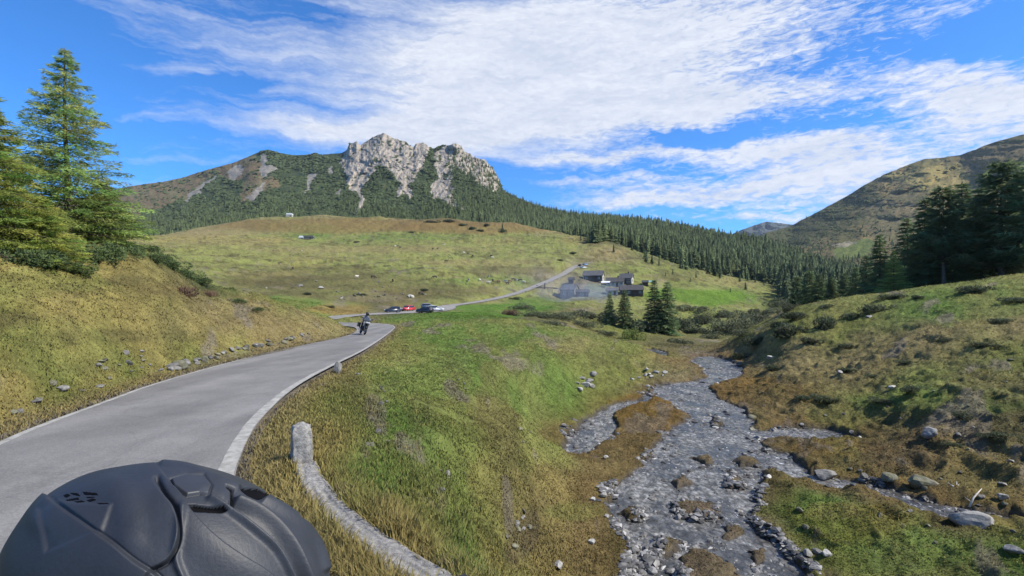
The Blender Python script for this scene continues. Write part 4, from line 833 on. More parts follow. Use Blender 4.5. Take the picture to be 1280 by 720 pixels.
def motorcycle(label, loc, heading, lean=0, scale=1.0, group=None):
    root = obj('motorcycle', None, label=label, cat='motorcycle', group=group)
    f = MB(); f.prism([(-.35, .62), (-.05, .80), (.32, .98), (.50, .92), (.52, .72), (.20, .45), (-.15, .42)], -.11, .11); f.box((.05, 0, .42), (.5, .34, .30)); f.box((-.45, 0, .78), (.42, .10, .06)); f.tube([(.35, 0, .60), (.30, .12, .38), (-.1, .14, .28)], .03); f.tube([(.35, 0, .60), (.30, -.12, .38), (-.1, -.14, .28)], .03)
    f.build('frame', M_BLK, root, bevel=.012)
    t = MB(); t.prism([(-.05, .84), (.12, 1.02), (.42, 1.06), (.60, .92), (.42, .80)], -.17, .17); t.build('fuel_tank', M_BLK, root, bevel=.04, smooth=True)
    s = MB(); s.prism([(-.62, .92), (-.58, .84), (-.02, .80), (.06, .90), (-.18, .90), (-.28, .96)], -.15, .15); s.build('seat', M_BLK, root, bevel=.03, smooth=True)
    a = MB()
    for sg in (-1, 1): a.prism([(.36, 1.02), (.70, 1.05), (.92, .98), (.80, .84), (.56, .66), (.40, .70)], .19 * sg - .02, .19 * sg + .02)
    a.build('fairing', M_WPAINT, root, bevel=.015, smooth=True); nc = MB(); nc.prism([(.66, 1.16), (.84, 1.06), (1.02, .90), (.86, .86), (.66, .96)], -.17, .17); nc.build('nose_cowl', M_BLK, root, bevel=.015, smooth=True)
    w = MB(); w.prism([(.60, 1.12), (.66, 1.12), (.52, 1.44), (.49, 1.44)], -.15, .15); w.build('windscreen', M_SMOKE, root)
    for sg in (-1, 1):
        h = MB(); h.tube([(.94, .075 * sg, 1.0), (1.0, .075 * sg, .985)], [.062, .055], 12); h.build('headlight', M_LENS, root, smooth=True)
    b = MB(); b.tube([(.44, -.42, 1.12), (.50, -.30, 1.12), (.56, -.1, 1.10), (.56, .1, 1.10), (.50, .30, 1.12), (.44, .42, 1.12)], .016); b.build('handlebar', M_BLK, root)
    for sg in (-1, 1):
        m = MB(); m.tube([(.50, .28 * sg, 1.12), (.54, .36 * sg, 1.28)], .01); m.box((.53, .40 * sg, 1.31), (.03, .16, .09)); m.build('mirror', M_BLK, root)
    k = MB()
    for sg in (-1, 1): k.tube([(.52, .10 * sg, 1.06), (.90, .10 * sg, .32)], [.028, .032])
    k.build('fork', M_ALU, root, smooth=True)
    md = MB(); md.prism([(.62, .66), (.95, .72), (1.20, .56), (1.16, .54), (.94, .68), (.64, .62)], -.07, .07); md.build('mudguard', M_BLK, root)
    for x in (.92, -.66):
        wm = MB(); wm.torus((x, 0, .32), .26, .062, n=32, m=10); wh = wm.build('wheel', M_TYRE, root, smooth=True)
        r = MB(); r.torus((x, 0, .32), .20, .018, n=28, m=6)
        for i in range(10):
            q_ = math.pi * i / 5; r.tube([(x, 0, .32), (x + .2 * math.cos(q_), 0, .32 + .2 * math.sin(q_))], .008, 5)
        r.tube([(x, -.09, .32), (x, .09, .32)], .04, 10); r.build('rim', M_ALU, wh, smooth=True)
    sw = MB(); sw.box((-.34, .09, .34), (.66, .05, .07)); sw.box((-.34, -.09, .34), (.66, .05, .07)); sw.build('swingarm', M_ALU, root)
    ex = MB(); ex.tube([(-.1, -.17, .34), (-.5, -.20, .48), (-.82, -.21, .60)], [.03, .055, .055], 12); ex.build('exhaust', M_ALU, root, smooth=True)
    for sg in (-1, 1):
        p = MB(); p.box((-.56, .32 * sg, .70), (.44, .20, .36)); p.build('pannier', M_BLK, root, bevel=.02)
    tl = MB(); tl.box((-.78, 0, .84), (.03, .12, .05)); tl.build('tail_light', M_RED, root)
    root.location = loc; root.rotation_euler = (lean, 0, heading); root.scale = (scale,) * 3
    return root
def far_helmet(parent, mat, c=(.245, 0, .83)):
    bm = bmesh.new(); bmesh.ops.create_uvsphere(bm, u_segments=28, v_segments=18, radius=.14)
    for v in bm.verts:
        v.co.x *= 1.12; v.co.z *= 1.05
        if v.co.z < -.09: v.co.z = -.09 - (v.co.z + .09) * -.2
        if v.co.x > .06 and -.1 < v.co.z < .05: v.co.x -= .012
        v.co += Vector(c)
    me = bpy.data.meshes.new('helmet'); bm.to_mesh(me); bm.free(); me.materials.append(mat); me.polygons.foreach_set('use_smooth', np.ones(len(me.polygons), bool))
    h = obj('helmet', me, parent)
    v = MB(); n = 14; vs = []
    for j in range(5):
        for i in range(n + 1):
            a_ = -1.15 + 2.3 * i / n; z = -.055 + .095 * j / 4; r_ = .148 * math.cos(z * 3.4)
            vs.append((c[0] + r_ * 1.10 * math.cos(a_), c[1] + r_ * math.sin(a_), c[2] + z))
    v.add(vs, [(j * (n + 1) + i, j * (n + 1) + i + 1, (j + 1) * (n + 1) + i + 1, (j + 1) * (n + 1) + i) for j in range(4) for i in range(n)])
    v.build('visor', M_VISOR, h, smooth=True); return h
# the rider whose helmet fills the lower left corner, and the machine below
hd = math.atan2(.8, -.6)
rider['label'] = 'rider in matte black motorcycle helmet with vents, close in the lower left corner'; rider['category'] = 'person'
rb = body_mesh('person', [M_DARKCLOTH, M_TROU]); rider.data = None if rider.type == 'EMPTY' else rb
bpy.data.objects.remove(rider)
rider = obj('person', rb, label='rider in a matte black motorcycle helmet with vents, close by in the lower left corner', cat='person')
m_ = Matrix.Rotation(hd, 4, 'Z') @ Matrix.Diagonal((RS, RS, RS, 1)); hv = m_ @ Vector((.225, 0, .78)); rb.transform(m_)
rider.location = (HEADO.x - hv.x, HEADO.y - hv.y, HEADO.z - hv.z)
HM = obj('helmet', me, rider); HM.location = -rider.location
for nm, pl, off, mt in [('vent', SLOT1, .0008, M_VENT), ('vent', OPEN1, .0010, M_VENT), ('vent', OPEN2, .0010, M_VENT), ('vent', OPEN3, .0010, M_VENT), ('seam', LSLOT, .0003, M_VENT), ('badge', HX, .0004, M_BADGE)]: patch(nm, pl, off, mt, HM)
for pl in MARKS: patch('mark', pl, .0002, M_VENT, HM)
motorcycle('motorcycle under the helmeted rider at the camera', (rider.location.x, rider.location.y, (rider.location.z - .88 * RS)), hd, 0, RS)
for o in COL.objects:
    if o.name == 'motorcycle': o.location.z = .0
# oncoming motorcyclist in the bend
bp_ = hit(452.5, 418.5, 20, 60); bx_, by_ = bp_.x, bp_.y; bz_ = CAMZ - float(interp(by_, ROADZ)) + .004
hb = math.radians(-62); LN = math.radians(-15); BS = .98
motorcycle('white and black touring motorcycle leaning into the road bend', (bx_, by_, bz_), hb, -LN * -1, BS)
pr = obj('person', body_mesh('rider_body', [M_JACKET, M_TROU]), label='motorcyclist in grey jacket and black helmet riding towards the viewer in the bend', cat='person')
far_helmet(pr, M_BLK)
Rm = Euler((LN, 0, hb)).to_matrix(); pr.rotation_euler = (LN, 0, hb); pr.scale = (BS,) * 3; pr.location = Vector((bx_, by_, bz_)) + Rm @ Vector((-.22, 0, .86)) * BS
# ------------------------------------------------------------------ old stone wall beside the road, with its end pillar
def wall_build():
    ln = smooth_line(WALLP, 520); n = len(ln); tng = np.gradient(ln, axis=0); tng /= np.linalg.norm(tng, axis=1)[:, None]; nrm = np.stack([tng[:, 1], -tng[:, 0]], 1)
    s = np.cumsum(np.r_[0, np.linalg.norm(np.diff(ln, axis=0), axis=1)])
    prof = [(-.5, -.9)] + [(-.5, z) for z in np.linspace(-.6, .86, 12)] + [(x, 1.0) for x in np.linspace(-.44, .44, 22)] + [(.5, z) for z in np.linspace(.86, -.9, 14)]
    k = len(prof); V = np.zeros((n, k, 3)); top = WTOP
    wid = .29 + .05 * fbm(s * 1.3, s * 0, 3, 201)
    for j, (u, z) in enumerate(prof):
        off = u * wid; zz = np.where(z >= .86, top, top + (z - .86) * .5) * np.ones(n)
        nx_ = fbm(s * 5 + j * .3, np.full(n, j * .35), 4, 203); nz_ = fbm(s * 8, np.full(n, j * .6), 4, 205, .65)
        cell = vnoise2(s * 3.2 + .6 * nx_, np.full(n, j * .28), 207)
        off = off + (.018 * nx_ + .014 * cell) * (1 if abs(u) > .3 else .3); zz = zz + (.010 * nz_ + .012 * cell - .02 * (abs(u) > .46)) * (z > .8) + .02 * fbm(s * .9, s * 0, 2, 209) * (z > .8)
        V[:, j, :2] = ln + nrm * off[:, None]; V[:, j, 2] = zz
    q_ = grid_quads(n, k); mw, t, b = mat_new('old_stone_wall'); g = N(t, 'ShaderNodeNewGeometry')
    n1 = N(t, 'ShaderNodeTexNoise', inp={'Scale': 16.0, 'Detail': 8.0, 'Roughness': .75}); n2 = N(t, 'ShaderNodeTexVoronoi', feature='DISTANCE_TO_EDGE', inp={'Scale': 4.5}); n3 = N(t, 'ShaderNodeTexNoise', inp={'Scale': 3.0, 'Detail': 5.0})
    n4 = N(t, 'ShaderNodeTexNoise', inp={'Scale': 55.0, 'Detail': 5.0, 'Roughness': .7})
    for x in (n1, n3, n4): t.links.new(g.outputs['Position'], x.inputs['Vector'])
    wv2 = N(t, 'ShaderNodeVectorMath', operation='MULTIPLY_ADD'); t.links.new(n3.outputs['Color'], wv2.inputs[0]); wv2.inputs[1].default_value = (.35, .35, .35); t.links.new(g.outputs['Position'], wv2.inputs[2]); t.links.new(wv2.outputs[0], n2.inputs['Vector'])
    cr3 = N(t, 'ShaderNodeValToRGB'); e = cr3.color_ramp.elements; e[0].position = .3; e[0].color = (.13, .125, .115, 1); e[1].position = .72; e[1].color = (.42, .41, .385, 1); e2 = cr3.color_ramp.elements.new(.5); e2.color = (.25, .24, .225, 1)
    t.links.new(n1.outputs[0], cr3.inputs[0]); mm = N(t, 'ShaderNodeMix', data_type='RGBA', blend_type='MULTIPLY'); mm.inputs[0].default_value = 1
    t.links.new(cr3.outputs[0], mm.inputs[6]); cc_ = N(t, 'ShaderNodeCombineColor'); jn = mrange(t, n2.outputs[0], 0, .015, .45, 1.0)
    for i in range(3): t.links.new(jn, cc_.inputs[i])
    t.links.new(cc_.outputs[0], mm.inputs[7])
    lm = N(t, 'ShaderNodeMix', data_type='RGBA'); t.links.new(mrange(t, n4.outputs[0], .62, .68, 0, .8), lm.inputs[0]); t.links.new(mm.outputs[2], lm.inputs[6]); lm.inputs[7].default_value = (.05, .05, .042, 1); t.links.new(lm.outputs[2], b.inputs['Base Color']); b.inputs['Roughness'].default_value = .9
    bp = N(t, 'ShaderNodeBump', inp={'Strength': .8, 'Distance': .03}); t.links.new(n1.outputs[0], bp.inputs['Height']); b2 = N(t, 'ShaderNodeBump', inp={'Strength': .5, 'Distance': .02}); t.links.new(n2.outputs[0], b2.inputs['Height']); t.links.new(bp.outputs[0], b2.inputs['Normal']); t.links.new(b2.outputs[0], b.inputs['Normal'])
    root = obj('stone_wall', mesh_np('stone_wall', V.reshape(-1, 3), q_, None, [mw]), label='low weathered stone wall curving along the grassy road verge', cat='wall')
    # pillar: rough upright stone
    bm = bmesh.new(); bmesh.ops.create_cube(bm, size=1); bmesh.ops.subdivide_edges(bm, edges=bm.edges, cuts=16, use_grid_fill=True)
    for v in bm.verts:
        x, y, z = v.co; c_ = (abs(x) ** 6 + abs(y) ** 6) ** (1 / 6) / .5; l = math.hypot(x, y) / .5; rr0 = 1 if l == 0 else .93 * c_ / max(l, .2) * 1.0
        v.co.x = x * (.9 + .1 * rr0) * .26 * (1 - .05 * z); v.co.y = y * (.9 + .1 * rr0) * .28; v.co.z = z * 1.2
    Vv = np.array([v.co[:] for v in bm.verts]); dn = vnoise(Vv[:, 0] * 9, Vv[:, 1] * 9, Vv[:, 2] * 7, 5) * .030 + vnoise(Vv[:, 0] * 22, Vv[:, 1] * 22, Vv[:, 2] * 20, 6) * .016
    for v, q2 in zip(bm.verts, dn):
        nv = Vector((v.co.x, v.co.y, 0)).normalized(); v.co += nv * q2; v.co.z += q2 * 1.2 if v.co.z > .55 else 0
        q3 = max(0, v.co.z - .44) / .18; v.co.x *= 1 - .14 * q3 * q3; v.co.y *= 1 - .14 * q3 * q3; v.co.z -= .05 * min(1, (math.hypot(v.co.x, v.co.y) / .14) ** 2) * min(q3, 1)
    bmesh.ops.rotate(bm, verts=bm.verts, cent=(0, 0, 0), matrix=Matrix.Rotation(.5, 3, 'Z') @ Matrix.Rotation(.03, 3, 'Y'))
    pm = bpy.data.meshes.new('pillar'); bm.to_mesh(pm); bm.free(); pm.materials.append(mw); pm.polygons.foreach_set('use_smooth', np.ones(len(pm.polygons), bool))
    pt = P(376, 529, 6.8); obj('pillar', pm, root, loc=(pt.x, pt.y, pt.z - .6)); return ln, mw
WALL_LN, M_WALL = wall_build()
# roadside marker stone
def rock_mesh(name, seed, mat, sub=3, flat=.7):
    bm = bmesh.new(); bmesh.ops.create_icosphere(bm, subdivisions=sub, radius=1.0); V = np.array([v.co[:] for v in bm.verts])
    r_ = np.random.default_rng(seed); N_ = r_.normal(size=(9, 3)); N_ /= np.linalg.norm(N_, axis=1)[:, None]; dd = V @ N_.T; lim = r_.uniform(.42, .78, 9)
    for i in range(9):
        ex = np.maximum(V @ N_[i] - lim[i], 0); V = V - ex[:, None] * N_[i] * .9
    V = V * (1 + .10 * vnoise(V[:, 0] * 2 + seed, V[:, 1] * 2, V[:, 2] * 2, seed) + .04 * vnoise(V[:, 0] * 6 + seed, V[:, 1] * 6, V[:, 2] * 6, seed))[:, None]
    V *= np.array([1, r_.uniform(.65, .9), flat * r_.uniform(.75, 1.05)])
    for v, c in zip(bm.verts, V): v.co = c
    me = bpy.data.meshes.new(name); bm.to_mesh(me); bm.free(); me.materials.append(mat); me.polygons.foreach_set('use_smooth', np.full(len(me.polygons), False)); return me
def stone_mat(name, lo, hi, sc_=2.0):
    m, t, b = mat_new(name); tc = N(t, 'ShaderNodeTexCoord'); oi = N(t, 'ShaderNodeObjectInfo')
    n1 = N(t, 'ShaderNodeTexNoise', inp={'Scale': sc_, 'Detail': 8.0, 'Roughness': .7}); t.links.new(tc.outputs['Object'], n1.inputs['Vector'])
    mx_ = N(t, 'ShaderNodeMix', data_type='RGBA'); t.links.new(mrange(t, n1.outputs[0], .3, .7), mx_.inputs[0]); mx_.inputs[6].default_value = (*lo, 1); mx_.inputs[7].default_value = (*hi, 1)
    hs = N(t, 'ShaderNodeVectorMath', operation='SCALE'); t.links.new(mx_.outputs[2], hs.inputs[0]); t.links.new(mrange(t, oi.outputs['Random'], 0, 1, .6, 1.35, False), hs.inputs['Scale']); t.links.new(hs.outputs[0], b.inputs['Base Color']); b.inputs['Roughness'].default_value = .85
    bp = N(t, 'ShaderNodeBump', inp={'Strength': .6, 'Distance': .06}); t.links.new(n1.outputs[0], bp.inputs['Height']); t.links.new(bp.outputs[0], b.inputs['Normal']); return m
M_STONE = stone_mat('grey_stone', (.08, .076, .07), (.24, .23, .21)); M_PALE = stone_mat('pale_stone', (.20, .195, .18), (.40, .39, .36)); M_WET = stone_mat('wet_stone', (.035, .034, .034), (.12, .115, .11))
M_MOSS = stone_mat('mossy_stone', (.08, .08, .035), (.20, .19, .14))
RK = {k: [rock_mesh('rock', 300 + i * 7 + j, m, 3, fl) for i in range(6)] for j, (k, m, fl) in enumerate([('g', M_STONE, .7), ('p', M_PALE, .65), ('w', M_WET, .45), ('m', M_MOSS, .7)])}
def rock(p, size, kind='g', label=None, group=None, name='rock', i=None, sink=.25, cat='rock'):
    me = RK[kind][random.randrange(6) if i is None else i]; o = obj(name, me, label=label, cat=cat, group=group)
    o.scale = (size, size * random.uniform(.8, 1.1), size * random.uniform(.8, 1.1)); o.rotation_euler = (random.uniform(-.2, .2), random.uniform(-.2, .2), random.uniform(0, 6.28)); o.location = (p.x, p.y, p.z + size * (.5 - sink)); return o
ms = hit(421, 466, 8, 30); o = rock(ms, .26, 'p', 'small squared marker stone at the outer road edge, far before the bend', i=2, name='marker_stone', cat='marker stone'); o.scale = (.17, .16, .34); o.location.z = ms.z + .15
# ------------------------------------------------------------------ cars
def car_paint(name, c): return mat_simple(name, c, .3, .05, 2, coat=.7, spec=.6)
M_GLASS = mat_simple('car_glass', (.02, .025, .03), .06, .1, spec=.9)
CARP = {'estate': [(-2.1, .35), (-2.15, .62), (-2.08, .92), (-1.85, 1.38), (-1.5, 1.48), (-.3, 1.50), (.25, 1.42), (.95, .98), (1.75, .86), (2.08, .68), (2.15, .42), (2.1, .28), (-2.05, .28)],
        'hatch': [(-1.85, .35), (-1.92, .62), (-1.86, .95), (-1.55, 1.38), (-1.2, 1.50), (-.1, 1.52), (.35, 1.42), (1.0, 1.0), (1.6, .88), (1.88, .68), (1.93, .42), (1.88, .28), (-1.8, .28)],
        'van': [(-2.3, .4), (-2.38, .8), (-2.34, 1.7), (-2.1, 1.92), (1.0, 1.94), (1.35, 1.80), (1.85, 1.15), (2.3, .98), (2.42, .7), (2.42, .35), (2.35, .3), (-2.25, .3)]}
def car(kind, paint, label, p, heading, group='cars parked by the road', scale=.88, z=None):
    prof = CARP[kind]; root = obj('parked_car', None, label=label, cat='car', group=group)
    bm = bmesh.new(); W_ = .88; vs = []
    for sg in (-1, 1):
        vs.append([bm.verts.new((x, sg * W_ * (1 - .20 * max(0, z - .95) / .55), z)) for x, z in prof])
    bm.faces.new(vs[0]); bm.faces.new(vs[1][::-1]); n = len(prof)
    for i in range(n): bm.faces.new((vs[0][i], vs[1][i], vs[1][(i + 1) % n], vs[0][(i + 1) % n]))
    bmesh.ops.recalc_face_normals(bm, faces=bm.faces); bmesh.ops.bevel(bm, geom=list(bm.edges), offset=.05, segments=2, affect='EDGES')
    me = bpy.data.meshes.new('body'); bm.to_mesh(me); bm.free(); me.materials.append(paint); me.polygons.foreach_set('use_smooth', np.ones(len(me.polygons), bool)); obj('body', me, root)
    H = max(z for x, z in prof); zt = H - .10; zb = .98 if kind != 'van' else 1.15
    xr = [x for x, z in prof if z > H - .2]; x0, x1 = min(xr), max(xr); fx = x1 + (.62 if kind != 'van' else .45)
    def yy(z, o=.012): return W_ * (1 - .20 * max(0, z - .95) / .55) + o
    for sg in (-1, 1):
        g = MB(); g.add([(x0 + .02, sg * yy(zb), zb), (fx - .15, sg * yy(zb), zb), (x1 - .05, sg * yy(zt), zt), (x0 + .12, sg * yy(zt), zt), (x0 + .02, sg * (yy(zb) - .03), zb), (fx - .15, sg * (yy(zb) - .03), zb), (x1 - .05, sg * (yy(zt) - .03), zt), (x0 + .12, sg * (yy(zt) - .03), zt)], [(0, 1, 2, 3), (7, 6, 5, 4), (0, 4, 5, 1), (1, 5, 6, 2), (2, 6, 7, 3), (3, 7, 4, 0)]); g.build('side_window', M_GLASS, root)
    pf = sorted([(x, z) for x, z in prof if z > .8]); fr = [p_ for p_ in prof if p_[1] > .85 and p_[0] > 0]; rr0 = [p_ for p_ in prof if p_[1] > .85 and p_[0] < 0]
    def pane(a, b, nm, dx):
        g = MB(); ax, az_ = a; bx, bz = b; q0, q1 = .12, .92; p0 = (ax + (bx - ax) * q0 + dx, az_ + (bz - az_) * q0 + .012); p1 = (ax + (bx - ax) * q1 + dx, az_ + (bz - az_) * q1 + .012)
        g.add([(p0[0], -yy(p0[1], -.1), p0[1]), (p0[0], yy(p0[1], -.1), p0[1]), (p1[0], yy(p1[1], -.1), p1[1]), (p1[0], -yy(p1[1], -.1), p1[1])] + [(p0[0] - dx * 3, -yy(p0[1], -.1), p0[1] - .03), (p0[0] - dx * 3, yy(p0[1], -.1), p0[1] - .03), (p1[0] - dx * 3, yy(p1[1], -.1), p1[1] - .03), (p1[0] - dx * 3, -yy(p1[1], -.1), p1[1] - .03)], [(0, 1, 2, 3), (7, 6, 5, 4), (0, 4, 5, 1), (1, 5, 6, 2), (2, 6, 7, 3), (3, 7, 4, 0)]); g.build(nm, M_GLASS, root)
    pane(prof[7] if kind != 'van' else prof[6], prof[6] if kind != 'van' else prof[5], 'windscreen', .012); pane(prof[2], prof[3], 'rear_window', -.012)
    xe = max(x for x, z in prof); xm = min(x for x, z in prof)
    for sg in (-1, 1):
        h = MB(); h.box((xe - .10, sg * .62, .70), (.2, .32, .14)); h.build('headlight', M_LENS, root, bevel=.02)
        h = MB(); h.box((xm + .06, sg * .68, .82), (.12, .2, .26)); h.build('tail_light', M_RED, root, bevel=.02)
    b = MB(); b.box((xe - .02, 0, .45), (.1, 1.2, .16)); b.box((0, 0, .30), (xe * 1.7, 1.62, .14)); b.build('sill', M_BLK, root)
    for x in (xe - .82, xm + .80):
        for sg in (-1, 1):
            w = MB(); w.torus((x, sg * .80, .32), .225, .095, n=24, m=8); wo = w.build('wheel', M_TYRE, root, smooth=True)
            r = MB(); r.tube([(x, sg * .80 - .06, .32), (x, sg * .80 + .07, .32)], .17, 16); r.build('rim', M_ALU, wo)
    root.location = (p.x, p.y, p.z + .04 if z is None else z); root.rotation_euler = (0, 0, heading); root.scale = (scale,) * 3; return root
K_DK = car_paint('dark_grey_paint', (.03, .035, .05)); K_RED = car_paint('red_paint', (.50, .022, .018)); K_BLK = car_paint('black_paint', (.012, .014, .02)); K_SIL = car_paint('silver_paint', (.42, .45, .5)); K_WHT = car_paint('white_paint', (.75, .76, .77)); K_BLU = car_paint('pale_blue_paint', (.25, .36, .5))
def cpos(px, py): return hit(px, py, 60, 400)
car('hatch', K_DK, 'dark grey hatchback parked leftmost on the gravel lay-by', cpos(491, 391.3), math.radians(200))
car('hatch', K_RED, 'red hatchback parked second from the left in the lay-by', cpos(510, 389.2), math.radians(248))
car('hatch', K_BLK, 'black hatchback parked in front of the silver estate car', cpos(531, 391.6), math.radians(165))
car('estate', K_SIL, 'silver estate car parked rightmost in the lay-by', cpos(544, 389.4), math.radians(20))
car('estate', car_paint('grey_paint', (.28, .31, .37)), 'grey estate car parked behind the black hatchback', cpos(536, 386.0), math.radians(8))
car('hatch', K_WHT, 'white car parked at the top of the farm road', cpos(729, 335.5), math.radians(15), 'cars parked above the hamlet')
car('hatch', K_BLU, 'pale blue car parked behind the white one above the hamlet', cpos(731.5, 331.8), math.radians(30), 'cars parked above the hamlet')
car('hatch', K_BLK, 'dark car end-on beside the white car above the hamlet', cpos(724.5, 332.8), math.radians(95), 'cars parked above the hamlet')
# ------------------------------------------------------------------ foliage
def leaf_mat(name, col, var=.35, trans=.3, hue=None, up=.5):
    m, t, b = mat_new(name); a = N(t, 'ShaderNodeVertexColor'); a.layer_name = 'tint'; oi = N(t, 'ShaderNodeObjectInfo')
    mx_ = N(t, 'ShaderNodeMix', data_type='RGBA'); t.links.new(oi.outputs['Random'], mx_.inputs[0]); h = hue or [c * 1.0 for c in col]
    mx_.inputs[6].default_value = (*[c * (1 - var * .5) for c in col], 1); mx_.inputs[7].default_value = (*[min(1, c * (1 + var * .6)) for c in h], 1)
    mm = N(t, 'ShaderNodeMix', data_type='RGBA', blend_type='MULTIPLY'); mm.inputs[0].default_value = 1; t.links.new(mx_.outputs[2], mm.inputs[6]); t.links.new(a.outputs['Color'], mm.inputs[7])
    t.links.new(mm.outputs[2], b.inputs['Base Color']); b.inputs['Roughness'].default_value = .75; b.inputs['Specular IOR Level'].default_value = .2
    # soft, mostly upward normals: a blade or needle tuft is shaded like the cushion it belongs to
    gn = N(t, 'ShaderNodeNewGeometry'); nm_ = N(t, 'ShaderNodeMix', data_type='VECTOR'); nm_.inputs[0].default_value = up; t.links.new(gn.outputs['Normal'], nm_.inputs[4]); nm_.inputs[5].default_value = (0, 0, 1); nn_ = N(t, 'ShaderNodeVectorMath', operation='NORMALIZE'); t.links.new(nm_.outputs[1], nn_.inputs[0]); t.links.new(nn_.outputs[0], b.inputs['Normal'])
    tr = N(t, 'ShaderNodeBsdfTranslucent'); t.links.new(mm.outputs[2], tr.inputs[0]); ms = N(t, 'ShaderNodeMixShader'); ms.inputs[0].default_value = trans
    t.links.new(b.outputs[0], ms.inputs[1]); t.links.new(tr.outputs[0], ms.inputs[2]); t.links.new(ms.outputs[0], [n for n in t.nodes if n.type == 'OUTPUT_MATERIAL'][0].inputs[0]); return m
M_LARCH = leaf_mat('larch_needles', (.25, .32, .09), .3, .5); M_LARCHY = leaf_mat('yellowing_larch_needles', (.30, .35, .08), .3, .5)
M_SPRUCE = leaf_mat('spruce_needles', (.15, .205, .09), .4, .35); M_FOREST = leaf_mat('forest_needles', (.068, .098, .048), .55, .3, (.105, .14, .06)); M_PINE = leaf_mat('pine_needles', (.15, .20, .09), .4, .35)
M_BARK = mat_simple('bark', (.11, .085, .065), .9, .4, 8, bump=.6, bscale=30)
M_JUN = leaf_mat('juniper_leaves', (.08, .098, .05), .4, .25); M_WIL = leaf_mat('willow_leaves', (.10, .115, .062), .4, .3); M_LIME = leaf_mat('bright_bush_leaves', (.16, .21, .05), .2, .4); M_RUST = leaf_mat('rusty_heather', (.15, .095, .062), .3, .2)
M_BILB = leaf_mat('bilberry_leaves', (.08, .115, .042), .3, .3)
def tris_at(c, dirv, length, width, r, tint):
    """one blade-like triangle pair per point: c centres (n,3), dirv unit dirs"""
    n = len(c); side = np.cross(dirv, r.normal(size=(n, 3))); side /= np.linalg.norm(side, axis=1)[:, None] + 1e-9
    a = c + side * width[:, None] * .5; b = c - side * width[:, None] * .5; tip = c + dirv * length[:, None]; base = c - dirv * length[:, None] * .35
    V = np.stack([base, a, tip, b], 1).reshape(-1, 3); i = np.arange(n)[:, None] * 4; Q = np.concatenate([i, i + 1, i + 2, i + 3], 1)
    return V, Q, np.repeat(tint, 4, 0)
def conifer_full(name, H, R, seed, mat, dens=1.0, spray=.30, droop=.25, whorls=44, first=.06, lean=0.0, power=.8, gap=.25, colvar=.3, up=.0):
    r = np.random.default_rng(seed); Vs, Qs, Ts, off = [], [], [], 0; tb = MB()
    trunk = [(lean * z * z * H + .04 * math.sin(z * 7), .03 * math.sin(z * 5 + 1), z * H) for z in np.linspace(0, 1, 12)]
    tb.tube(trunk, [max(.012, (.016 * H + .03) * (1 - z * .93)) for z in np.linspace(0, 1, 12)], 8)
    ta = np.array(trunk)
    for w in range(whorls):
        f = first + (1 - first) * ((w + r.uniform(-.3, .3)) / whorls) ** 1.0; f = min(max(f, .02), .985); nb = r.integers(4, 8)
        rad = R * (1 - f) ** power * min(1, .55 + f * 4) + .04 * H * .3
        o = np.array([np.interp(f * H, ta[:, 2], ta[:, k]) for k in range(3)]); a0 = r.uniform(0, 6.28)
        for k in range(nb):
            if r.random() < gap * .35: continue
            a = a0 + 6.28 * k / nb + r.uniform(-.35, .35); L = rad * r.uniform(.62, 1.18); n = max(4, int(L * 5)); tt = np.linspace(.0, 1, n)
            dz = -droop * L * tt ** 1.3 + up * L * tt + .22 * droop * L * tt ** 3 + (f - .3) * .25 * L * tt
            bx = o[0] + math.cos(a) * L * tt; by = o[1] + math.sin(a) * L * tt; bz = o[2] + dz
            pts = np.stack([bx, by, bz], 1)
            if L > .5: tb.tube([tuple(p) for p in pts[::max(1, n // 4)]], [max(.005, .012 * L * (1 - q_ * .8)) for q_ in np.linspace(0, 1, len(pts[::max(1, n // 4)]))], 4, False)
            m = max(8, int(L * 46 * dens)); t_ = r.uniform(.08, 1.0, m) ** .8; c = np.stack([np.interp(t_, tt, pts[:, i]) for i in range(3)], 1)
            sw = (.26 * L + .10) * (1 - .55 * t_) * (t_ > .05); lat = r.uniform(-1, 1, m) * sw; ta_ = np.array([-math.sin(a), math.cos(a), 0])
            c = c + ta_ * lat[:, None]; c[:, 2] -= np.abs(lat) * .25 + r.uniform(0, .10, m) * min(1.2, L); c += r.normal(size=(m, 3)) * .03
            d_ = np.array([math.cos(a), math.sin(a), 0]) * .8 + ta_ * (np.sign(lat) * .6)[:, None] + r.normal(size=(m, 3)) * .38; d_[:, 2] -= .15; d_ /= np.linalg.norm(d_, axis=1)[:, None]
            ln = spray * r.uniform(.5, 1.1, m); tint = (1 + colvar * (r.random() - .5) * 1.4 + r.uniform(-.25, .25, m)) ; tc_ = np.stack([tint * (1 + .12 * r.normal()), tint, tint], 1)
            v, q_, tn = tris_at(c, d_, ln, ln * r.uniform(.14, .30, m), r, tc_); Vs.append(v); Qs.append(q_ + off); Ts.append(tn); off += len(v)
    V, Q, T_ = np.concatenate(Vs), np.concatenate(Qs), np.concatenate(Ts)
    return mesh_np('crown', V, Q, None, [mat], {'tint': np.clip(T_, .3, 2)}, smooth=False), tb.mesh('trunk', M_BARK, True)
def make_tree(name, crown, trunk, p, rz=0, s=1.0, **kw):
    root = obj(name, None, loc=p, rz=rz, **kw); root.scale = s if hasattr(s, '__len__') else (s,) * 3; obj('trunk', trunk, root); obj('crown', crown, root); return root
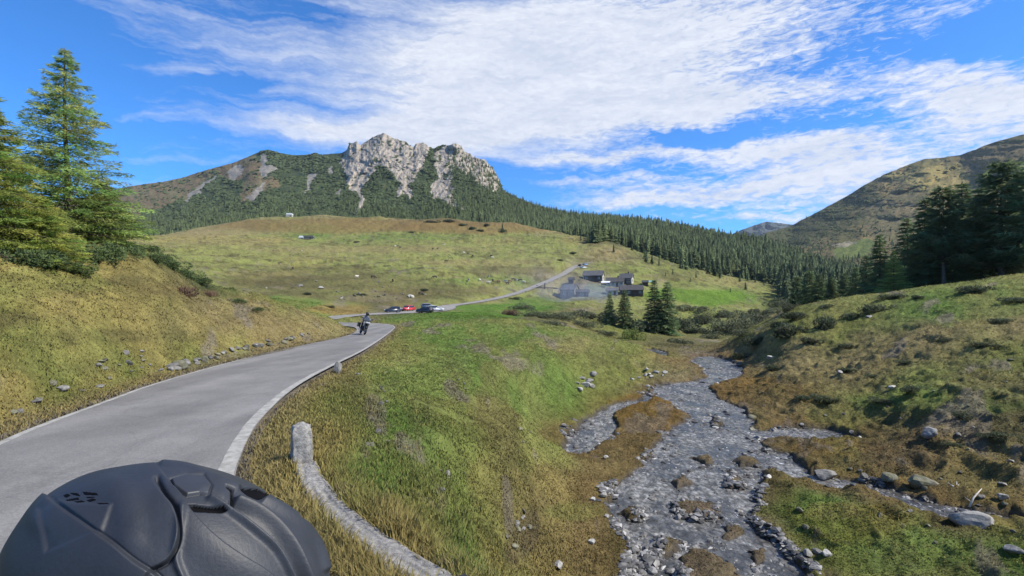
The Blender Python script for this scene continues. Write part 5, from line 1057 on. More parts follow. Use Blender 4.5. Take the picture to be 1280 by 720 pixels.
# the larches on the left bank
cL = conifer_full('larch', 9.9, 3.6, 11, M_LARCH, 2.0, .19, .20, 58, .05, -.012, .9, .8, .6, .16)
b1 = hit(80, 318, 12, 40); b1 = P(84, 322, 24.5); b1.z = float(gheight(b1.x, b1.y)) - .2
htop = CAMZ + (HY - 60) / F * b1.y; make_tree('larch_tree', cL[0], cL[1], b1, .4, ((htop - b1.z) / 9.9,) * 3, label='tallest feathery green larch standing free on the left bank', cat='tree', group='larches on the left bank')
cL2 = conifer_full('larch', 7.5, 3.6, 12, M_LARCHY, 2.0, .24, .22, 44, .04, .01, .75, .25, .45, .1)
def at(px, d_, dz=-.15): x = (px - 640) / F * d_; return Vector((x, d_, float(gheight(x, d_)) + dz))
make_tree('larch_tree', cL2[0], cL2[1], at(-22, 17.5), 1.0, .70, label='yellow-green young larch at the left edge in front of the tall one', cat='tree', group='larches on the left bank')
cL3 = conifer_full('larch', 9.0, 3.2, 13, M_LARCH, .8, .32, .1, 40, .1, .0, .7, .9, .4, .25)
make_tree('larch_tree', cL3[0], cL3[1], at(-92, 20), 2.0, 1.08, label='thin larch cut by the left edge with bare twigs reaching in', cat='tree', group='larches on the left bank')
cL4 = conifer_full('larch', 4.2, 2.3, 14, M_LARCH, 1.3, .24, .2, 30, .02, .0, .6, .2, .4)
make_tree('larch_tree', cL4[0], cL4[1], at(128, 25.5, -.3), .5, (.9, .9, .8), label='low bushy green larch at the right foot of the tall larch', cat='tree', group='larches on the left bank')
make_tree('larch_tree', cL2[0], cL2[1], at(52, 18.5, -.5), 3.0, (.45, .45, .40), label='low yellow-green larch sapling at the foot of the tall larch', cat='tree', group='larches on the left bank')
# bushes
def bush_mesh(name, seed, mat, n=2600, lobes=7, leaf=.085, flat=.6):
    """unit bush: radius about 1, leaves spread through overlapping lobes"""
    r = np.random.default_rng(seed); C0 = r.normal(size=(lobes, 3)) * [.5, .5, .18]; C0[:, 2] = np.abs(C0[:, 2]) + .12; C0[0] = (0, 0, .2); Rr = r.uniform(.32, .62, lobes)
    k = r.integers(0, lobes, n); d_ = r.normal(size=(n, 3)); d_ /= np.linalg.norm(d_, axis=1)[:, None]; rad = Rr[k] * r.uniform(.55, 1.05, n) ** .5; c = C0[k] + d_ * rad[:, None]; c[:, 2] *= flat * 1.4; keep = c[:, 2] > -.12; c, d_, k = c[keep], d_[keep], k[keep]; n = len(c)
    dd = d_ + r.normal(size=(n, 3)) * .6; dd[:, 2] += .25; dd /= np.linalg.norm(dd, axis=1)[:, None]; ln = leaf * r.uniform(.6, 1.4, n); tint = (1 + .25 * np.sin(k * 2.4) + r.uniform(-.3, .3, n))
    v, q_, t_ = tris_at(c, dd, ln, ln * .6, r, np.stack([tint, tint, tint], 1)); return mesh_np(name, v, q_, None, [mat], {'tint': np.clip(t_, .3, 2)}, smooth=False)
def stems_mesh(seed):
    r = random.Random(seed); b = MB()
    for i in range(9):
        a = r.uniform(0, 6.28); b.tube([(0, 0, -.15), (math.cos(a) * .25, math.sin(a) * .25, .2), (math.cos(a) * .6, math.sin(a) * .6, .42)], [.03, .02, .008], 5)
    return b.mesh('stems', M_BARK, True)
ST = [stems_mesh(i) for i in range(2)]
BM_ = {k: [bush_mesh('foliage', 40 + i + j * 10, m, n, 8, lf) for i in range(3)] for j, (k, m, n, lf) in enumerate([('j', M_JUN, 2600, .10), ('w', M_WIL, 2600, .085), ('l', M_LIME, 2200, .085), ('r', M_RUST, 2200, .09), ('b', M_BILB, 2600, .085)])}
def bush(px, py, wpx, hpx, kind='j', label=None, group=None, d0=4, d1=900, i=None, name=None, cat='shrub'):
    p = hit(px, py + hpx * .35, d0, d1); k = p.y / F; rx = wpx * k * .56; rz_ = hpx * k / .95
    nm = name or {'j': 'juniper_shrub', 'w': 'willow_shrub', 'l': 'leafy_shrub', 'r': 'heather_shrub', 'b': 'bilberry_shrub'}[kind]
    root = obj(nm, None, label=label, cat=cat, group=group, loc=(p.x, p.y, p.z - .04 * rz_), rz=random.uniform(0, 6.28)); q_ = random.randrange(3) if i is None else i
    root.scale = (rx, rx * random.uniform(.8, 1.1), rz_); obj('foliage', BM_[kind][q_], root); obj('stems', ST[q_ % 2], root); return root
G1 = 'dark low junipers on the right bank'
for a in [(986, 411, 42, 22), (1033, 402, 28, 20), (947, 425, 30, 14), (927, 444, 22, 10), (996, 393, 36, 10), (1096, 385, 30, 14), (1117, 370, 28, 8), (1060, 394, 22, 8), (1030, 383, 18, 7), (1217, 361, 38, 12), (1149, 371, 14, 5), (1267, 374, 34, 8), (1005, 496, 20, 7), (1032, 498, 26, 8), (1142, 486, 22, 9), (1252, 400, 30, 7), (1180, 425, 20, 6), (1230, 430, 22, 6), (1060, 432, 22, 6), (965, 458, 20, 7), (1100, 500, 24, 7), (1210, 520, 26, 8), (1250, 545, 30, 8), (1060, 462, 20, 6), (1130, 452, 18, 5), (1015, 425, 20, 8), (970, 405, 22, 8), (1190, 555, 20, 6), (1090, 470, 14, 5)]:
    bush(*a, 'j', 'dark green juniper spread low on the grassy right bank', G1, 14, 90)
G2 = 'willow scrub in the gully behind the stream'
for a in [(925, 404, 46, 24), (903, 411, 34, 18), (945, 396, 34, 16), (880, 398, 30, 14), (960, 388, 30, 12), (700, 394, 40, 12), (735, 392, 44, 14), (668, 392, 34, 9), (765, 398, 30, 16), (862, 384, 30, 10), (905, 392, 30, 12), (726, 404, 34, 10), (690, 404, 30, 8), (930, 420, 30, 10), (890, 420, 26, 9), (850, 426, 30, 9), (755, 415, 24, 8), (655, 383, 26, 7), (985, 392, 24, 14), (975, 378, 26, 10)]:
    bush(*a, 'w', 'grey-green willow scrub massed in the gully beyond the stream', G2, 70, 230)
for a in [(852, 404, 44, 22), (800, 406, 36, 18), (835, 410, 40, 14), (868, 412, 30, 12)]: bush(*a, 'j', 'dark scrub crowding the feet of the conifers in the gully', 'dark scrub under the gully conifers', 80, 200)
bush(788, 417, 19, 19, 'l', 'bright yellow-green bush below the gully conifers', None, 60, 200); bush(640, 390, 24, 9, 'r', 'rounded brown bush below the bend of the farm road', None, 90, 200)
bush(232, 363, 24, 15, 'r', 'larger rusty brown shrub on the left bank crest', 'rusty shrubs on the left bank', 15, 60); bush(262, 366, 14, 9, 'r', 'smaller rusty brown shrub beside the larger one on the bank crest', 'rusty shrubs on the left bank', 15, 60)
for a in [(172, 312, 30, 14), (192, 322, 30, 14), (212, 330, 30, 13), (232, 340, 28, 12), (200, 312, 24, 10), (184, 304, 24, 11), (250, 350, 26, 10), (300, 376, 22, 7), (322, 386, 20, 6)]: bush(*a, 'b', 'deep green bilberry mat along the left bank crest', 'bilberry mats on the left bank crest', 14, 60)
for a in [(60, 322, 70, 30), (105, 318, 56, 26), (20, 318, 60, 28), (140, 312, 40, 20), (90, 336, 50, 16)]: bush(*a, 'b', 'dark undergrowth bush beneath the larches', 'undergrowth beneath the larches', 12, 40)
for i, a in enumerate([(645, 395 - 22, 12, 5), (412, 383, 10, 4), (384, 367, 12, 4), (450, 368, 14, 4), (530, 362, 12, 4), (590, 285, 10, 5), (600, 288, 8, 4), (628, 288, 7, 6), (515, 290, 8, 3), (446, 302, 7, 3), (580, 281, 12, 4), (540, 277, 14, 4), (610, 281, 10, 4), (560, 276, 14, 4), (700, 325, 8, 4), (716, 316, 9, 4)]): bush(*a, 'j', 'small dark bush dotted on the far pasture', 'bushes dotted on the far pasture', 60, 720)
# mid-size conifers
SP = [conifer_full('spruce', 12, 2.9, 60 + i, M_SPRUCE, .55, .62, .32, 36, .05, .0, .8, .25, .4) for i in range(3)]
PN = [conifer_full('pine', 12, 3.3, 70 + i, M_PINE, .5, .7, .05, 26, .16 + .05 * i, .01, .55, .4, .45, .3) for i in range(3)]
def ctree(px, top, base, d_, src, i, label, group, name='spruce_tree', wid=1.0):
    x = (px - 640) / F * d_; z0 = float(gheight(x, d_)) - .3; h = CAMZ + (HY - top) / F * d_ - z0; s = h / 12.0
    return make_tree(name, src[i][0], src[i][1], Vector((x, d_, z0)), i * 2.1 + px * .1, (s * wid, s * wid, s), label=label, cat='tree', group=group)
GR = 'dark conifers behind the right bank'
for j, (px, top, d_, kind, i, wid, lab) in enumerate([
 (1251, 199, 70, 'p', 0, 1.15, 'tallest dark conifer right behind the right bank crest'), (1290, 205, 66, 'p', 1, 1.2, 'dark conifer cut by the right edge of the picture'), (1226, 232, 74, 's', 1, 1.0, 'narrow dark spruce just left of the tallest conifer'),
 (1202, 226, 78, 's', 0, 1.15, 'tall spruce second to the left of the tallest conifer'), (1180, 233, 72, 'p', 2, 1.0, 'broad-topped pine in the middle of the right-hand conifers'), (1156, 247, 76, 's', 2, 1.1, 'spruce standing left of the broad-topped pine'),
 (1134, 270, 84, 's', 1, 1.1, 'shorter spruce near the left end of the right-hand row'), (1100, 291, 82, 's', 0, 1.1, 'dark spruce left of the gap above the right bank'), (1117, 312, 72, 'l', 0, 1.2, 'lighter green young larch before the dark spruces'), (1083, 318, 90, 's', 2, 1.1, 'small spruce at the left end of the right-hand row'),
 (1268, 262, 72, 's', 2, 1.1, 'lower spruce filling in right of the tallest conifer'), (1240, 286, 82, 's', 0, 1.2, 'low spruce under the tallest conifer'), (1166, 292, 88, 's', 1, 1.3, 'low spruce behind the broad-topped pine'), (1212, 280, 90, 's', 2, 1.3, 'low spruce behind the tall ones'), (1145, 300, 92, 's', 0, 1.2, 'low spruce behind the left end of the row'), (1190, 300, 80, 's', 0, 1.2, 'low spruce wedged between the taller ones')]):
    src = {'s': SP, 'p': PN, 'l': [(cL2[0], cL2[1])]}[kind]
    if kind == 'l':
        x = (px - 640) / F * d_; z0 = float(gheight(x, d_)) - .3; h = CAMZ + (HY - top) / F * d_ - z0; make_tree('larch_tree', cL[0], cL[1], Vector((x, d_, z0)), 1, h / 9.9, label=lab, cat='tree', group=GR)
    else: ctree(px, top, 360, d_, src, i, lab, GR, 'spruce_tree' if kind == 's' else 'pine_tree', wid)
for j, (px, top, d_, i, lab) in enumerate([(1012, 336, 95, 0, 'small spruce on the gully rim, second from the left'), (1024, 341, 92, 1, 'small spruce on the gully rim beside its taller neighbour'), (997, 345, 100, 2, 'leftmost small spruce on the gully rim'), (1040, 345, 100, 0, 'small spruce on the gully rim, fourth from the left'), (1056, 340, 105, 1, 'spruce on the gully rim, fifth from the left'), (1070, 333, 100, 2, 'rightmost spruce of the gully rim row')]): ctree(px, top, 375, d_, SP, i, lab, 'small spruces on the gully rim', wid=1.25)
for px, top, d_, i, wid, lab in [(762, 364, 134, 0, .95, 'leftmost slim spruce below the farm buildings'), (781, 361, 133, 1, 1.15, 'second spruce from the left below the farm buildings'), (818, 349, 132, 2, 1.05, 'tall spruce on the left of the close pair below the farm'), (834, 351, 131, 0, 1.15, 'tall spruce on the right of the close pair below the farm')]: ctree(px, top, 410, d_, SP, i, lab, 'spruces in the gully below the farm', wid=wid)
# ------------------------------------------------------------------ forest conifers (lighter meshes)
def far_conifer(seed, H=14, R=2.7, layers=11, nb=9):
    r = np.random.default_rng(seed); V, T_, C_ = [], [], []
    for l in range(layers):
        f = .06 + .92 * l / layers; z = f * H; rad = R * (1 - f) ** .85 * r.uniform(.8, 1.2) + .12; a0 = r.uniform(0, 6.28)
        for k in range(nb):
            a = a0 + 6.28 * k / nb + r.uniform(-.2, .2); L = rad * r.uniform(.65, 1.2); wdt = L * .42; b = len(V); dz = H / layers * 1.25; tn = r.uniform(.75, 1.25)
            V += [(0, 0, z + dz), (math.cos(a - .45) * L * .6, math.sin(a - .45) * L * .6, z + .05 * H / layers), (math.cos(a) * L, math.sin(a) * L, z - .25 * L), (math.cos(a + .45) * L * .6, math.sin(a + .45) * L * .6, z)]; T_ += [(b, b + 1, b + 2), (b, b + 2, b + 3)]; C_ += [tn * .8, tn, tn * 1.15, tn]
    n = len(T_); b = len(V)
    for k in range(5): V += [(math.cos(k * 1.257) * .2, math.sin(k * 1.257) * .2, -.6), (math.cos(k * 1.257) * .12, math.sin(k * 1.257) * .12, H * .35)]; C_ += [1, 1]
    for k in range(5): q_ = (k + 1) % 5; T_ += [(b + 2 * k, b + 2 * q_, b + 2 * q_ + 1), (b + 2 * k, b + 2 * q_ + 1, b + 2 * k + 1)]
    return np.array(V, float), np.array(T_), np.array(C_, float), n
FC = [far_conifer(500 + i, 14, 2.3 + .35 * (i % 3), 10 + i % 3, 8 + i % 2) for i in range(6)]
FM = []
for V, T_, c, n in FC:
    mi = np.zeros(len(T_), int); mi[n:] = 1; FM.append(mesh_np('conifer_tree', V, None, T_, [M_FOREST, M_BARK], {'tint': np.repeat(c[:, None], 3, 1)}, smooth=False, midx=mi))
def m1_surface(px, s):
    pxs, ss, V = M1; i = np.clip(np.searchsorted(ss, s), 0, len(ss) - 1); j = np.clip(((px - pxs[0]) / (pxs[1] - pxs[0])).astype(int), 0, len(pxs) - 1); return V[i, j]
rg = np.random.default_rng(99)
cand = []
# on the ridge relief: right of px 560; the ground sheet in front of it
n = 26000; px = rg.uniform(560, 1108, n); s = rg.uniform(0.0, 1, n) ** 1.0; P0 = m1_surface(px, s)
lowlim = interp(px, [(560, .30), (600, .2), (640, .12), (700, .0), (1110, 0)]); okm = s > lowlim
dens = interp(px, [(560, .25), (640, .55), (700, 1), (1110, 1)]); area = P0[:, 1] ** 2; okm &= rg.random(n) < dens * np.clip(area / 700. ** 2, .25, 1)
okm &= ~((s > .985)) ; cand.append(P0[okm])
# left lower slopes of the mountain
n = 15000; px = rg.uniform(130, 640, n); s = rg.uniform(0, .62, n) ** 1.2; P0 = m1_surface(px, s); pyv = HY - F * (P0[:, 2] - CAMZ) / P0[:, 1]
okm = (rg.random(n) < interp(px, [(130, .9), (400, .75), (640, .55)]) * sstep(.65, .15, s)) & (fbm(px * .06, pyv * .12, 3, 301) > -.15)
for pl in ROCK + SCREE + TANP: okm &= ~inpoly(px, pyv, pl)
cand.append(P0[okm])
# ground in front of the ridge (lower forest edge)
n = 9000; yy_ = rg.uniform(330, 520, n); px = rg.uniform(740, 1110, n); x = (px - 640) / F * yy_; z = gheight(x, yy_); pyg = HY - F * (z - CAMZ) / yy_
edge = interp(px, [(740, 303), (765, 304), (790, 307), (820, 318), (850, 325), (880, 332), (905, 339), (940, 345), (985, 354), (1110, 372)]) + 3 * fbm(px * .05, px * 0, 3, 302)
okm = (pyg < edge) & (rg.random(n) < .5); cand.append(np.stack([x, yy_, z], 1)[okm])
# gully side toward the right, below the ridge
n = 1600; yy_ = rg.uniform(240, 420, n); px = rg.uniform(975, 1110, n); x = (px - 640) / F * yy_; z = gheight(x, yy_); cand.append(np.stack([x, yy_, z], 1)[rg.random(n) < .5])
AL = np.concatenate(cand); print('forest trees', len(AL))
hs_ = np.clip(rg.normal(1.0, .30, len(AL)), .5, 1.6) * np.where(AL[:, 1] > 900, .62, 1) * interp(AL[:, 1], [(200, .75), (380, .98), (700, .92), (2000, .95)])
order = np.argsort(AL[:, 1] / hs_); first = order[:280]; rest = order[280:]
for q_ in first:
    o = obj('conifer_tree', FM[rg.integers(0, 6)], label='dark conifer at the near edge of the forested ridge', cat='tree', group='conifers along the near forest edge', loc=tuple(AL[q_]), rz=rg.uniform(0, 6.28)); h = hs_[q_]; o.scale = (h * rg.uniform(1.0, 1.45),) * 2 + (h,)
Vs, Ts_, Cs_, off = [], [], [], 0
for v in range(6):
    ids = rest[v::6]; V, T_, c, n = FC[v]; T_ = T_[:n]; V = V; a = rg.uniform(0, 6.28, len(ids)); ca, sa = np.cos(a), np.sin(a); h = hs_[ids]; w = h * rg.uniform(1.0, 1.5, len(ids))
    X_ = (V[None, :, 0] * ca[:, None] - V[None, :, 1] * sa[:, None]) * w[:, None] + AL[ids, 0][:, None]; Y_ = (V[None, :, 0] * sa[:, None] + V[None, :, 1] * ca[:, None]) * w[:, None] + AL[ids, 1][:, None]; Z_ = V[None, :, 2] * h[:, None] + AL[ids, 2][:, None]
    Vs.append(np.stack([X_, Y_, Z_], -1).reshape(-1, 3)); Ts_.append((T_[None] + np.arange(len(ids))[:, None, None] * len(V)).reshape(-1, 3) + off); off += len(ids) * len(V)
    Cs_.append((c[None] * rg.uniform(.5, 1.5, len(ids))[:, None]).reshape(-1))
c = np.concatenate(Cs_); obj('forest', mesh_np('forest', np.concatenate(Vs), None, np.concatenate(Ts_), [M_FOREST], {'tint': np.stack([c * 1.05, c, c], 1)}, smooth=False), kind='stuff', label='dense dark conifer forest covering the ridge and the mountain foot', cat='forest')
# scattered small conifers on the slope below the forest
SC = [(767, 315, 10), (790, 313, 9), (797, 314, 12), (804, 316, 11), (808, 327, 14), (815, 330, 12), (824, 332, 11), (806, 322, 12), (841, 343, 8), (846, 330, 18), (852, 335, 22), (858, 337, 18), (866, 336, 14), (879, 338, 20), (886, 342, 22), (893, 344, 18), (900, 346, 16), (900, 348, 10), (932, 362, 10), (964, 349, 18), (973, 352, 14), (913, 365, 6), (955, 357, 6), (870, 347, 7), (863, 352, 6), (833, 318, 14), (925, 352, 10), (944, 353, 9), (935, 340, 14), (820, 308, 12), (782, 309, 12), (832, 345, 6), (628, 287, 9), (735, 304, 9), (726, 300, 8)]
for px, py, h in SC:
    p = hit(px, py, 200, 700); o = obj('conifer_tree', FM[rg.integers(0, 6)], label='small conifer standing scattered on the pasture slope below the forest', cat='tree', group='scattered conifers below the forest', loc=(p.x, p.y, p.z - .1), rz=rg.uniform(0, 6)); k = h * p.y / F / 14; o.scale = (k * 1.35, k * 1.35, k)
# trees on the right-hand hill
pxs2, ss2, V2 = M2
n = 9000; j = rg.integers(0, len(pxs2), n); i = (rg.random(n) ** 1.0 * (len(ss2) - 2)).astype(int); px = pxs2[j]; Pp = V2[i, j]; pyv = HY - F * (Pp[:, 2] - CAMZ) / Pp[:, 1]
w = np.maximum(sstep(1150, 1030, px) * .9, sstep(285, 335, pyv)) * (fbm(px * .05, pyv * .1, 3, 311) > -.05); w = np.maximum(w, .05 * (fbm(px * .04, pyv * .08, 3, 312) > .2)); okm = (rg.random(n) < w) & ~inpoly(px, pyv, [(1038, 326), (1050, 300), (1098, 294), (1092, 318)]) & (px < 1320)
Pp = Pp[okm]; Vs, Ts_, Cs_, off = [], [], [], 0
for v in range(6):
    Q_ = Pp[v::6]; V, T_, c, n = FC[v]; T_ = T_[:n]; h = rg.uniform(.35, .8, len(Q_)); w = h * rg.uniform(1, 1.6, len(Q_))
    Vs.append((V[None] * np.stack([w, w, h], 1)[:, None] + Q_[:, None]).reshape(-1, 3)); Ts_.append((T_[None] + np.arange(len(Q_))[:, None, None] * len(V)).reshape(-1, 3) + off); off += len(Q_) * len(V); Cs_.append((c[None] * rg.uniform(.6, 1.4, len(Q_))[:, None]).reshape(-1))
c = np.concatenate(Cs_); obj('hill_forest', mesh_np('hill_forest', np.concatenate(Vs), None, np.concatenate(Ts_), [M_FOREST], {'tint': np.stack([c, c, c], 1)}, smooth=False), kind='stuff', label='sparse dark trees and scrub on the right-hand hill', cat='forest')

# dwarf pine scrub over the mountain face
def scrub_obj(P0, name, label, r0, r1):
    n = len(P0); k = 6; a = np.arange(k) * 2 * math.pi / k; R_s = rg.uniform(r0, r1, n) * (P0[:, 1] / 1300); Hs = R_s * rg.uniform(.4, .9, n)
    ring = np.stack([np.cos(a), np.sin(a)], 1)[None] * (R_s[:, None, None] * rg.uniform(.6, 1.3, (n, k, 1))); V = np.zeros((n, k + 1, 3)); V[:, :k, :2] = ring; V[:, :k, 2] = rg.uniform(-.5, .3, (n, k)) * R_s[:, None]; V[:, k, 2] = Hs; V += P0[:, None]
    tr = np.array([[i, (i + 1) % k, k] for i in range(k)]); tn = rg.uniform(.5, .9, n); c = np.repeat(tn[:, None], k + 1, 1).reshape(-1)
    obj(name, mesh_np(name, V.reshape(-1, 3), None, (tr[None] + np.arange(n)[:, None, None] * (k + 1)).reshape(-1, 3), [M_FOREST], {'tint': np.stack([c, c, c * .9], 1)}, smooth=False), kind='stuff', label=label, cat='scrub')
n = 22000; j = rg.integers(0, len(pxs2), n); i = (rg.random(n) * (len(ss2) - 2)).astype(int); px = pxs2[j]; Pp = V2[i, j]; pyv = HY - F * (Pp[:, 2] - CAMZ) / Pp[:, 1]; tp2 = interp(px, SIL2)
w = np.maximum(sstep(1150, 1040, px) * .9, .35) * (fbm(px * .05, pyv * .12, 4, 331) > .0 - .25 * (px < 1120)); okm = (rg.random(n) < w) & (px < 1330) & ~inpoly(px, pyv, [(1038, 326), (1050, 300), (1098, 294), (1092, 318)]); scrub_obj(Pp[okm], 'hill_scrub', 'dark scrub patches on the slope of the right-hand hill', 1.6, 5.0)
n = 60000; px = rg.uniform(60, 700, n); s = rg.uniform(.15, .99, n); P0 = m1_surface(px, s); pyv = HY - F * (P0[:, 2] - CAMZ) / P0[:, 1]; wx_ = px + 4 * fbm(px * .12, pyv * .14, 4, 71); wy_ = pyv + 4 * fbm(px * .12 + 9, pyv * .14, 4, 73)
okm = (fbm(px * .09, pyv * .16, 3, 321) > -.22) & (rg.random(n) < .8)
for pl in ROCK: okm &= ~inpoly(wx_, wy_, pl) | (rg.random(n) < .012)
for pl in SCREE: okm &= ~inpoly(wx_, wy_, pl)
for pl in TANP: okm &= ~inpoly(wx_, wy_, pl) | (rg.random(n) < .10)
scrub_obj(P0[okm], 'scrub', 'dwarf pine scrub covering the green flanks of the mountain', 2.0, 6.0)
# ------------------------------------------------------------------ farm buildings
M_DWOOD = mat_simple('dark_timber', (.055, .042, .034), .85, .35, 3, bump=.5, bscale=9); M_PLAST = mat_simple('pale_plaster', (.40, .38, .34), .9, .18, 1.2, bump=.2, bscale=6); M_RUBBLE = mat_simple('rubble_masonry', (.17, .16, .15), .9, .4, 3, bump=.7, bscale=5)
M_SLATE = mat_simple('slate_roof', (.085, .085, .09), .75, .35, 1.6, bump=.5, bscale=4); M_DSLATE = mat_simple('dark_slate_roof', (.05, .048, .05), .8, .3, 1.6, bump=.5, bscale=4); M_TARP = mat_simple('white_tarpaulin', (.75, .76, .78), .5, .05); M_TEAL = mat_simple('teal_sheet', (.18, .36, .32), .5, .1)
def house(label, px, py, d0, length, width, wh, rh, rz, walls, gable, roof, chim=True, wins=4, name='farmhouse', cat='building', group='farm buildings of the hamlet'):
    p = hit(px, py, d0, 420); root = obj(name, None, label=label, cat=cat, group=group, loc=(p.x, p.y, p.z - .3), rz=rz)
    L, Wd = length / 2, width / 2
    w = MB(); w.box((0, 0, wh / 2), (length - .36, 2 * Wd + .3, wh)); w.build('wall', walls, root)
    for sg in (-1, 1):
        g = MB(); x0, x1 = sg * L - .17, sg * L + .17; pr = [(-Wd - .17, 0), (Wd + .17, 0), (Wd + .17, wh), (0, wh + rh), (-Wd - .17, wh)]
        g.add([(x0, y, z) for y, z in pr] + [(x1, y, z) for y, z in pr], [(0, 1, 2, 3, 4), (9, 8, 7, 6, 5)] + [(i, (i + 1) % 5, (i + 1) % 5 + 5, i + 5) for i in range(5)]); g.build('gable', gable, root)
    r = MB(); ov = .6; sl = rh / Wd
    for sg in (-1, 1):
        y0, z0, y1, z1 = 0, wh + rh + .12, sg * (Wd + ov), wh + .12 - ov * sl; x = L + .5
        r.add([(-x, y0, z0), (x, y0, z0), (x, y1, z1), (-x, y1, z1), (-x, y0, z0 + .22), (x, y0, z0 + .22), (x, y1, z1 + .22), (-x, y1, z1 + .22)], [(0, 1, 2, 3), (7, 6, 5, 4), (0, 4, 5, 1), (1, 5, 6, 2), (2, 6, 7, 3), (3, 7, 4, 0)])
    ro = r.build('roof', roof, root)
    if chim: c = MB(); c.box((L * .35, .3, wh + rh + .35), (.7, .7, 1.5)); c.box((L * .35, .3, wh + rh + 1.15), (.95, .95, .12)); c.build('chimney', M_RUBBLE, ro)
    for i in range(wins):
        x = -L + length * (i + .5) / wins
        for (y, rot) in ((-Wd - .16, 0),):
            if i == wins // 2: d_ = MB(); d_.box((x, y, 1.05), (1.0, .1, 2.1)); d_.build('door', M_DWOOD, root)
            else: f = MB(); f.box((x, y, 1.6), (1.0, .10, 1.1)); fo = f.build('window', M_PLAST, root); g = MB(); g.box((x, y - .06, 1.6), (.8, .04, .9)); g.build('pane', M_GLASS, fo)
    f = MB(); f.box((L + .2, 0, 1.7), (.1, .9, 1.1)); fo = f.build('window', M_DWOOD, root); f = MB(); f.box((L + .2, 0, wh + .5), (.1, .8, .8)); f.build('window', M_DWOOD, root)
    return root
rr0 = math.radians
house('long dark barn with grey roof and pale sunlit gable, highest in the hamlet', 742, 351, 200, 9.5, 6, 3.0, 2.2, rr0(-18), M_DWOOD, M_PLAST, M_SLATE, False, 3, 'barn')
house('grey slate-roofed house at the left of the hamlet, veiled in smoke', 712, 370, 190, 6.5, 5, 3.2, 1.9, rr0(-30), M_RUBBLE, M_RUBBLE, M_SLATE, False, 3)
house('low lean-to of dark boards right of the smoke-veiled house', 728, 370, 190, 5, 3.4, 2.0, .9, rr0(-12), M_RUBBLE, M_DWOOD, M_DSLATE, False, 2, 'shed')
house('dark-roofed house with pale walls in the middle of the hamlet', 769, 358, 190, 8, 5, 2.6, 1.8, rr0(-14), M_PLAST, M_PLAST, M_DSLATE, True, 4)
house('light grey roofed house with white gable behind the middle house', 783, 354, 200, 6, 4.6, 3.0, 2.0, rr0(-25), M_RUBBLE, M_PLAST, M_SLATE, True, 3)
house('dark timber house at the right end of the hamlet', 789, 369, 180, 9.5, 5.5, 2.7, 1.9, rr0(-8), M_DWOOD, M_DWOOD, M_DSLATE, False, 4)
house('small grey annex with pale wall between yard and timber house', 765, 368, 180, 4.6, 3.6, 2.0, 1.0, rr0(-10), M_PLAST, M_PLAST, M_SLATE, False, 2, 'annex')
house('small dark hut above the smoke-veiled house', 714, 354.5, 200, 2.0, 1.8, 2.4, .7, rr0(-20), M_DWOOD, M_DWOOD, M_DSLATE, False, 1, 'hut')
house('dark hut beside the teal sheet right of the hamlet', 806.5, 357, 200, 2.4, 2.2, 2.0, .7, rr0(-15), M_DWOOD, M_DWOOD, M_DSLATE, False, 1, 'hut')
def awning(label, px, py, L, Wd, h, mat, name, cat):
    p = hit(px, py, 180, 420); root = obj(name, None, label=label, cat=cat, loc=(p.x, p.y, p.z), rz=rr0(-15)); c = MB(); c.add([(-L / 2, -Wd / 2, h - .5), (L / 2, -Wd / 2, h - .45), (L / 2, Wd / 2, h + .3), (-L / 2, Wd / 2, h + .3), (-L / 2, -Wd / 2, h - .42), (L / 2, -Wd / 2, h - .37), (L / 2, Wd / 2, h + .38), (-L / 2, Wd / 2, h + .38)], [(3, 2, 1, 0), (4, 5, 6, 7), (0, 1, 5, 4), (1, 2, 6, 5), (2, 3, 7, 6), (3, 0, 4, 7)]); c.build('canopy', mat, root)
    for sx in (-1, 1):
        for sy in (-1, 1): q_ = MB(); q_.tube([(sx * L * .46, sy * Wd * .46, 0), (sx * L * .46, sy * Wd * .46, h - .42 + (sy + 1) * .33)], .05, 6); q_.build('post', M_DWOOD, root)
awning('bright white awning in front of the middle farmhouse', 757, 359, 4.2, 3.2, 2.6, M_TARP, 'awning', 'awning'); awning('teal roofed shelter right of the hamlet', 813, 357, 3.2, 2.2, 2.2, M_TEAL, 'shelter', 'shelter')
# farm yard gravel
yp = [hit(*q_, 180, 420) for q_ in [(736, 354), (756, 355), (764, 360), (768, 370), (752, 372), (734, 371), (727, 362)]]
yd = np.array([(p.x, p.y) for p in yp]); gx2, gy2 = np.meshgrid(np.arange(yd[:, 0].min() - 2, yd[:, 0].max() + 2, .8), np.arange(yd[:, 1].min() - 2, yd[:, 1].max() + 2, .8)); ins = inpoly(gx2 + 1.0 * fbm(gx2 * .4, gy2 * .4, 3, 331), gy2 + 1.0 * fbm(gx2 * .4, gy2 * .4 + 9, 3, 331), yd); q_ = grid_quads(*gx2.shape); q_ = q_[ins.ravel()[q_].all(1)]
used = np.unique(q_); rm = np.full(gx2.size, -1); rm[used] = np.arange(len(used)); obj('yard', mesh_np('yard', np.stack([gx2, gy2, gheight(gx2, gy2) + .10], -1).reshape(-1, 3)[used], rm[q_], None, [mat_simple('yard_gravel', (.10, .115, .07), .9, .3, .5)]), kind='structure')
def simple_hut(label, px, py, L, Wd, h, rz, wall, roof, d0=250): return house(label, px, py, d0, L, Wd, h, Wd * .28, rz, wall, wall, roof, False, 1, 'hut', 'hut', 'huts on the far pasture')
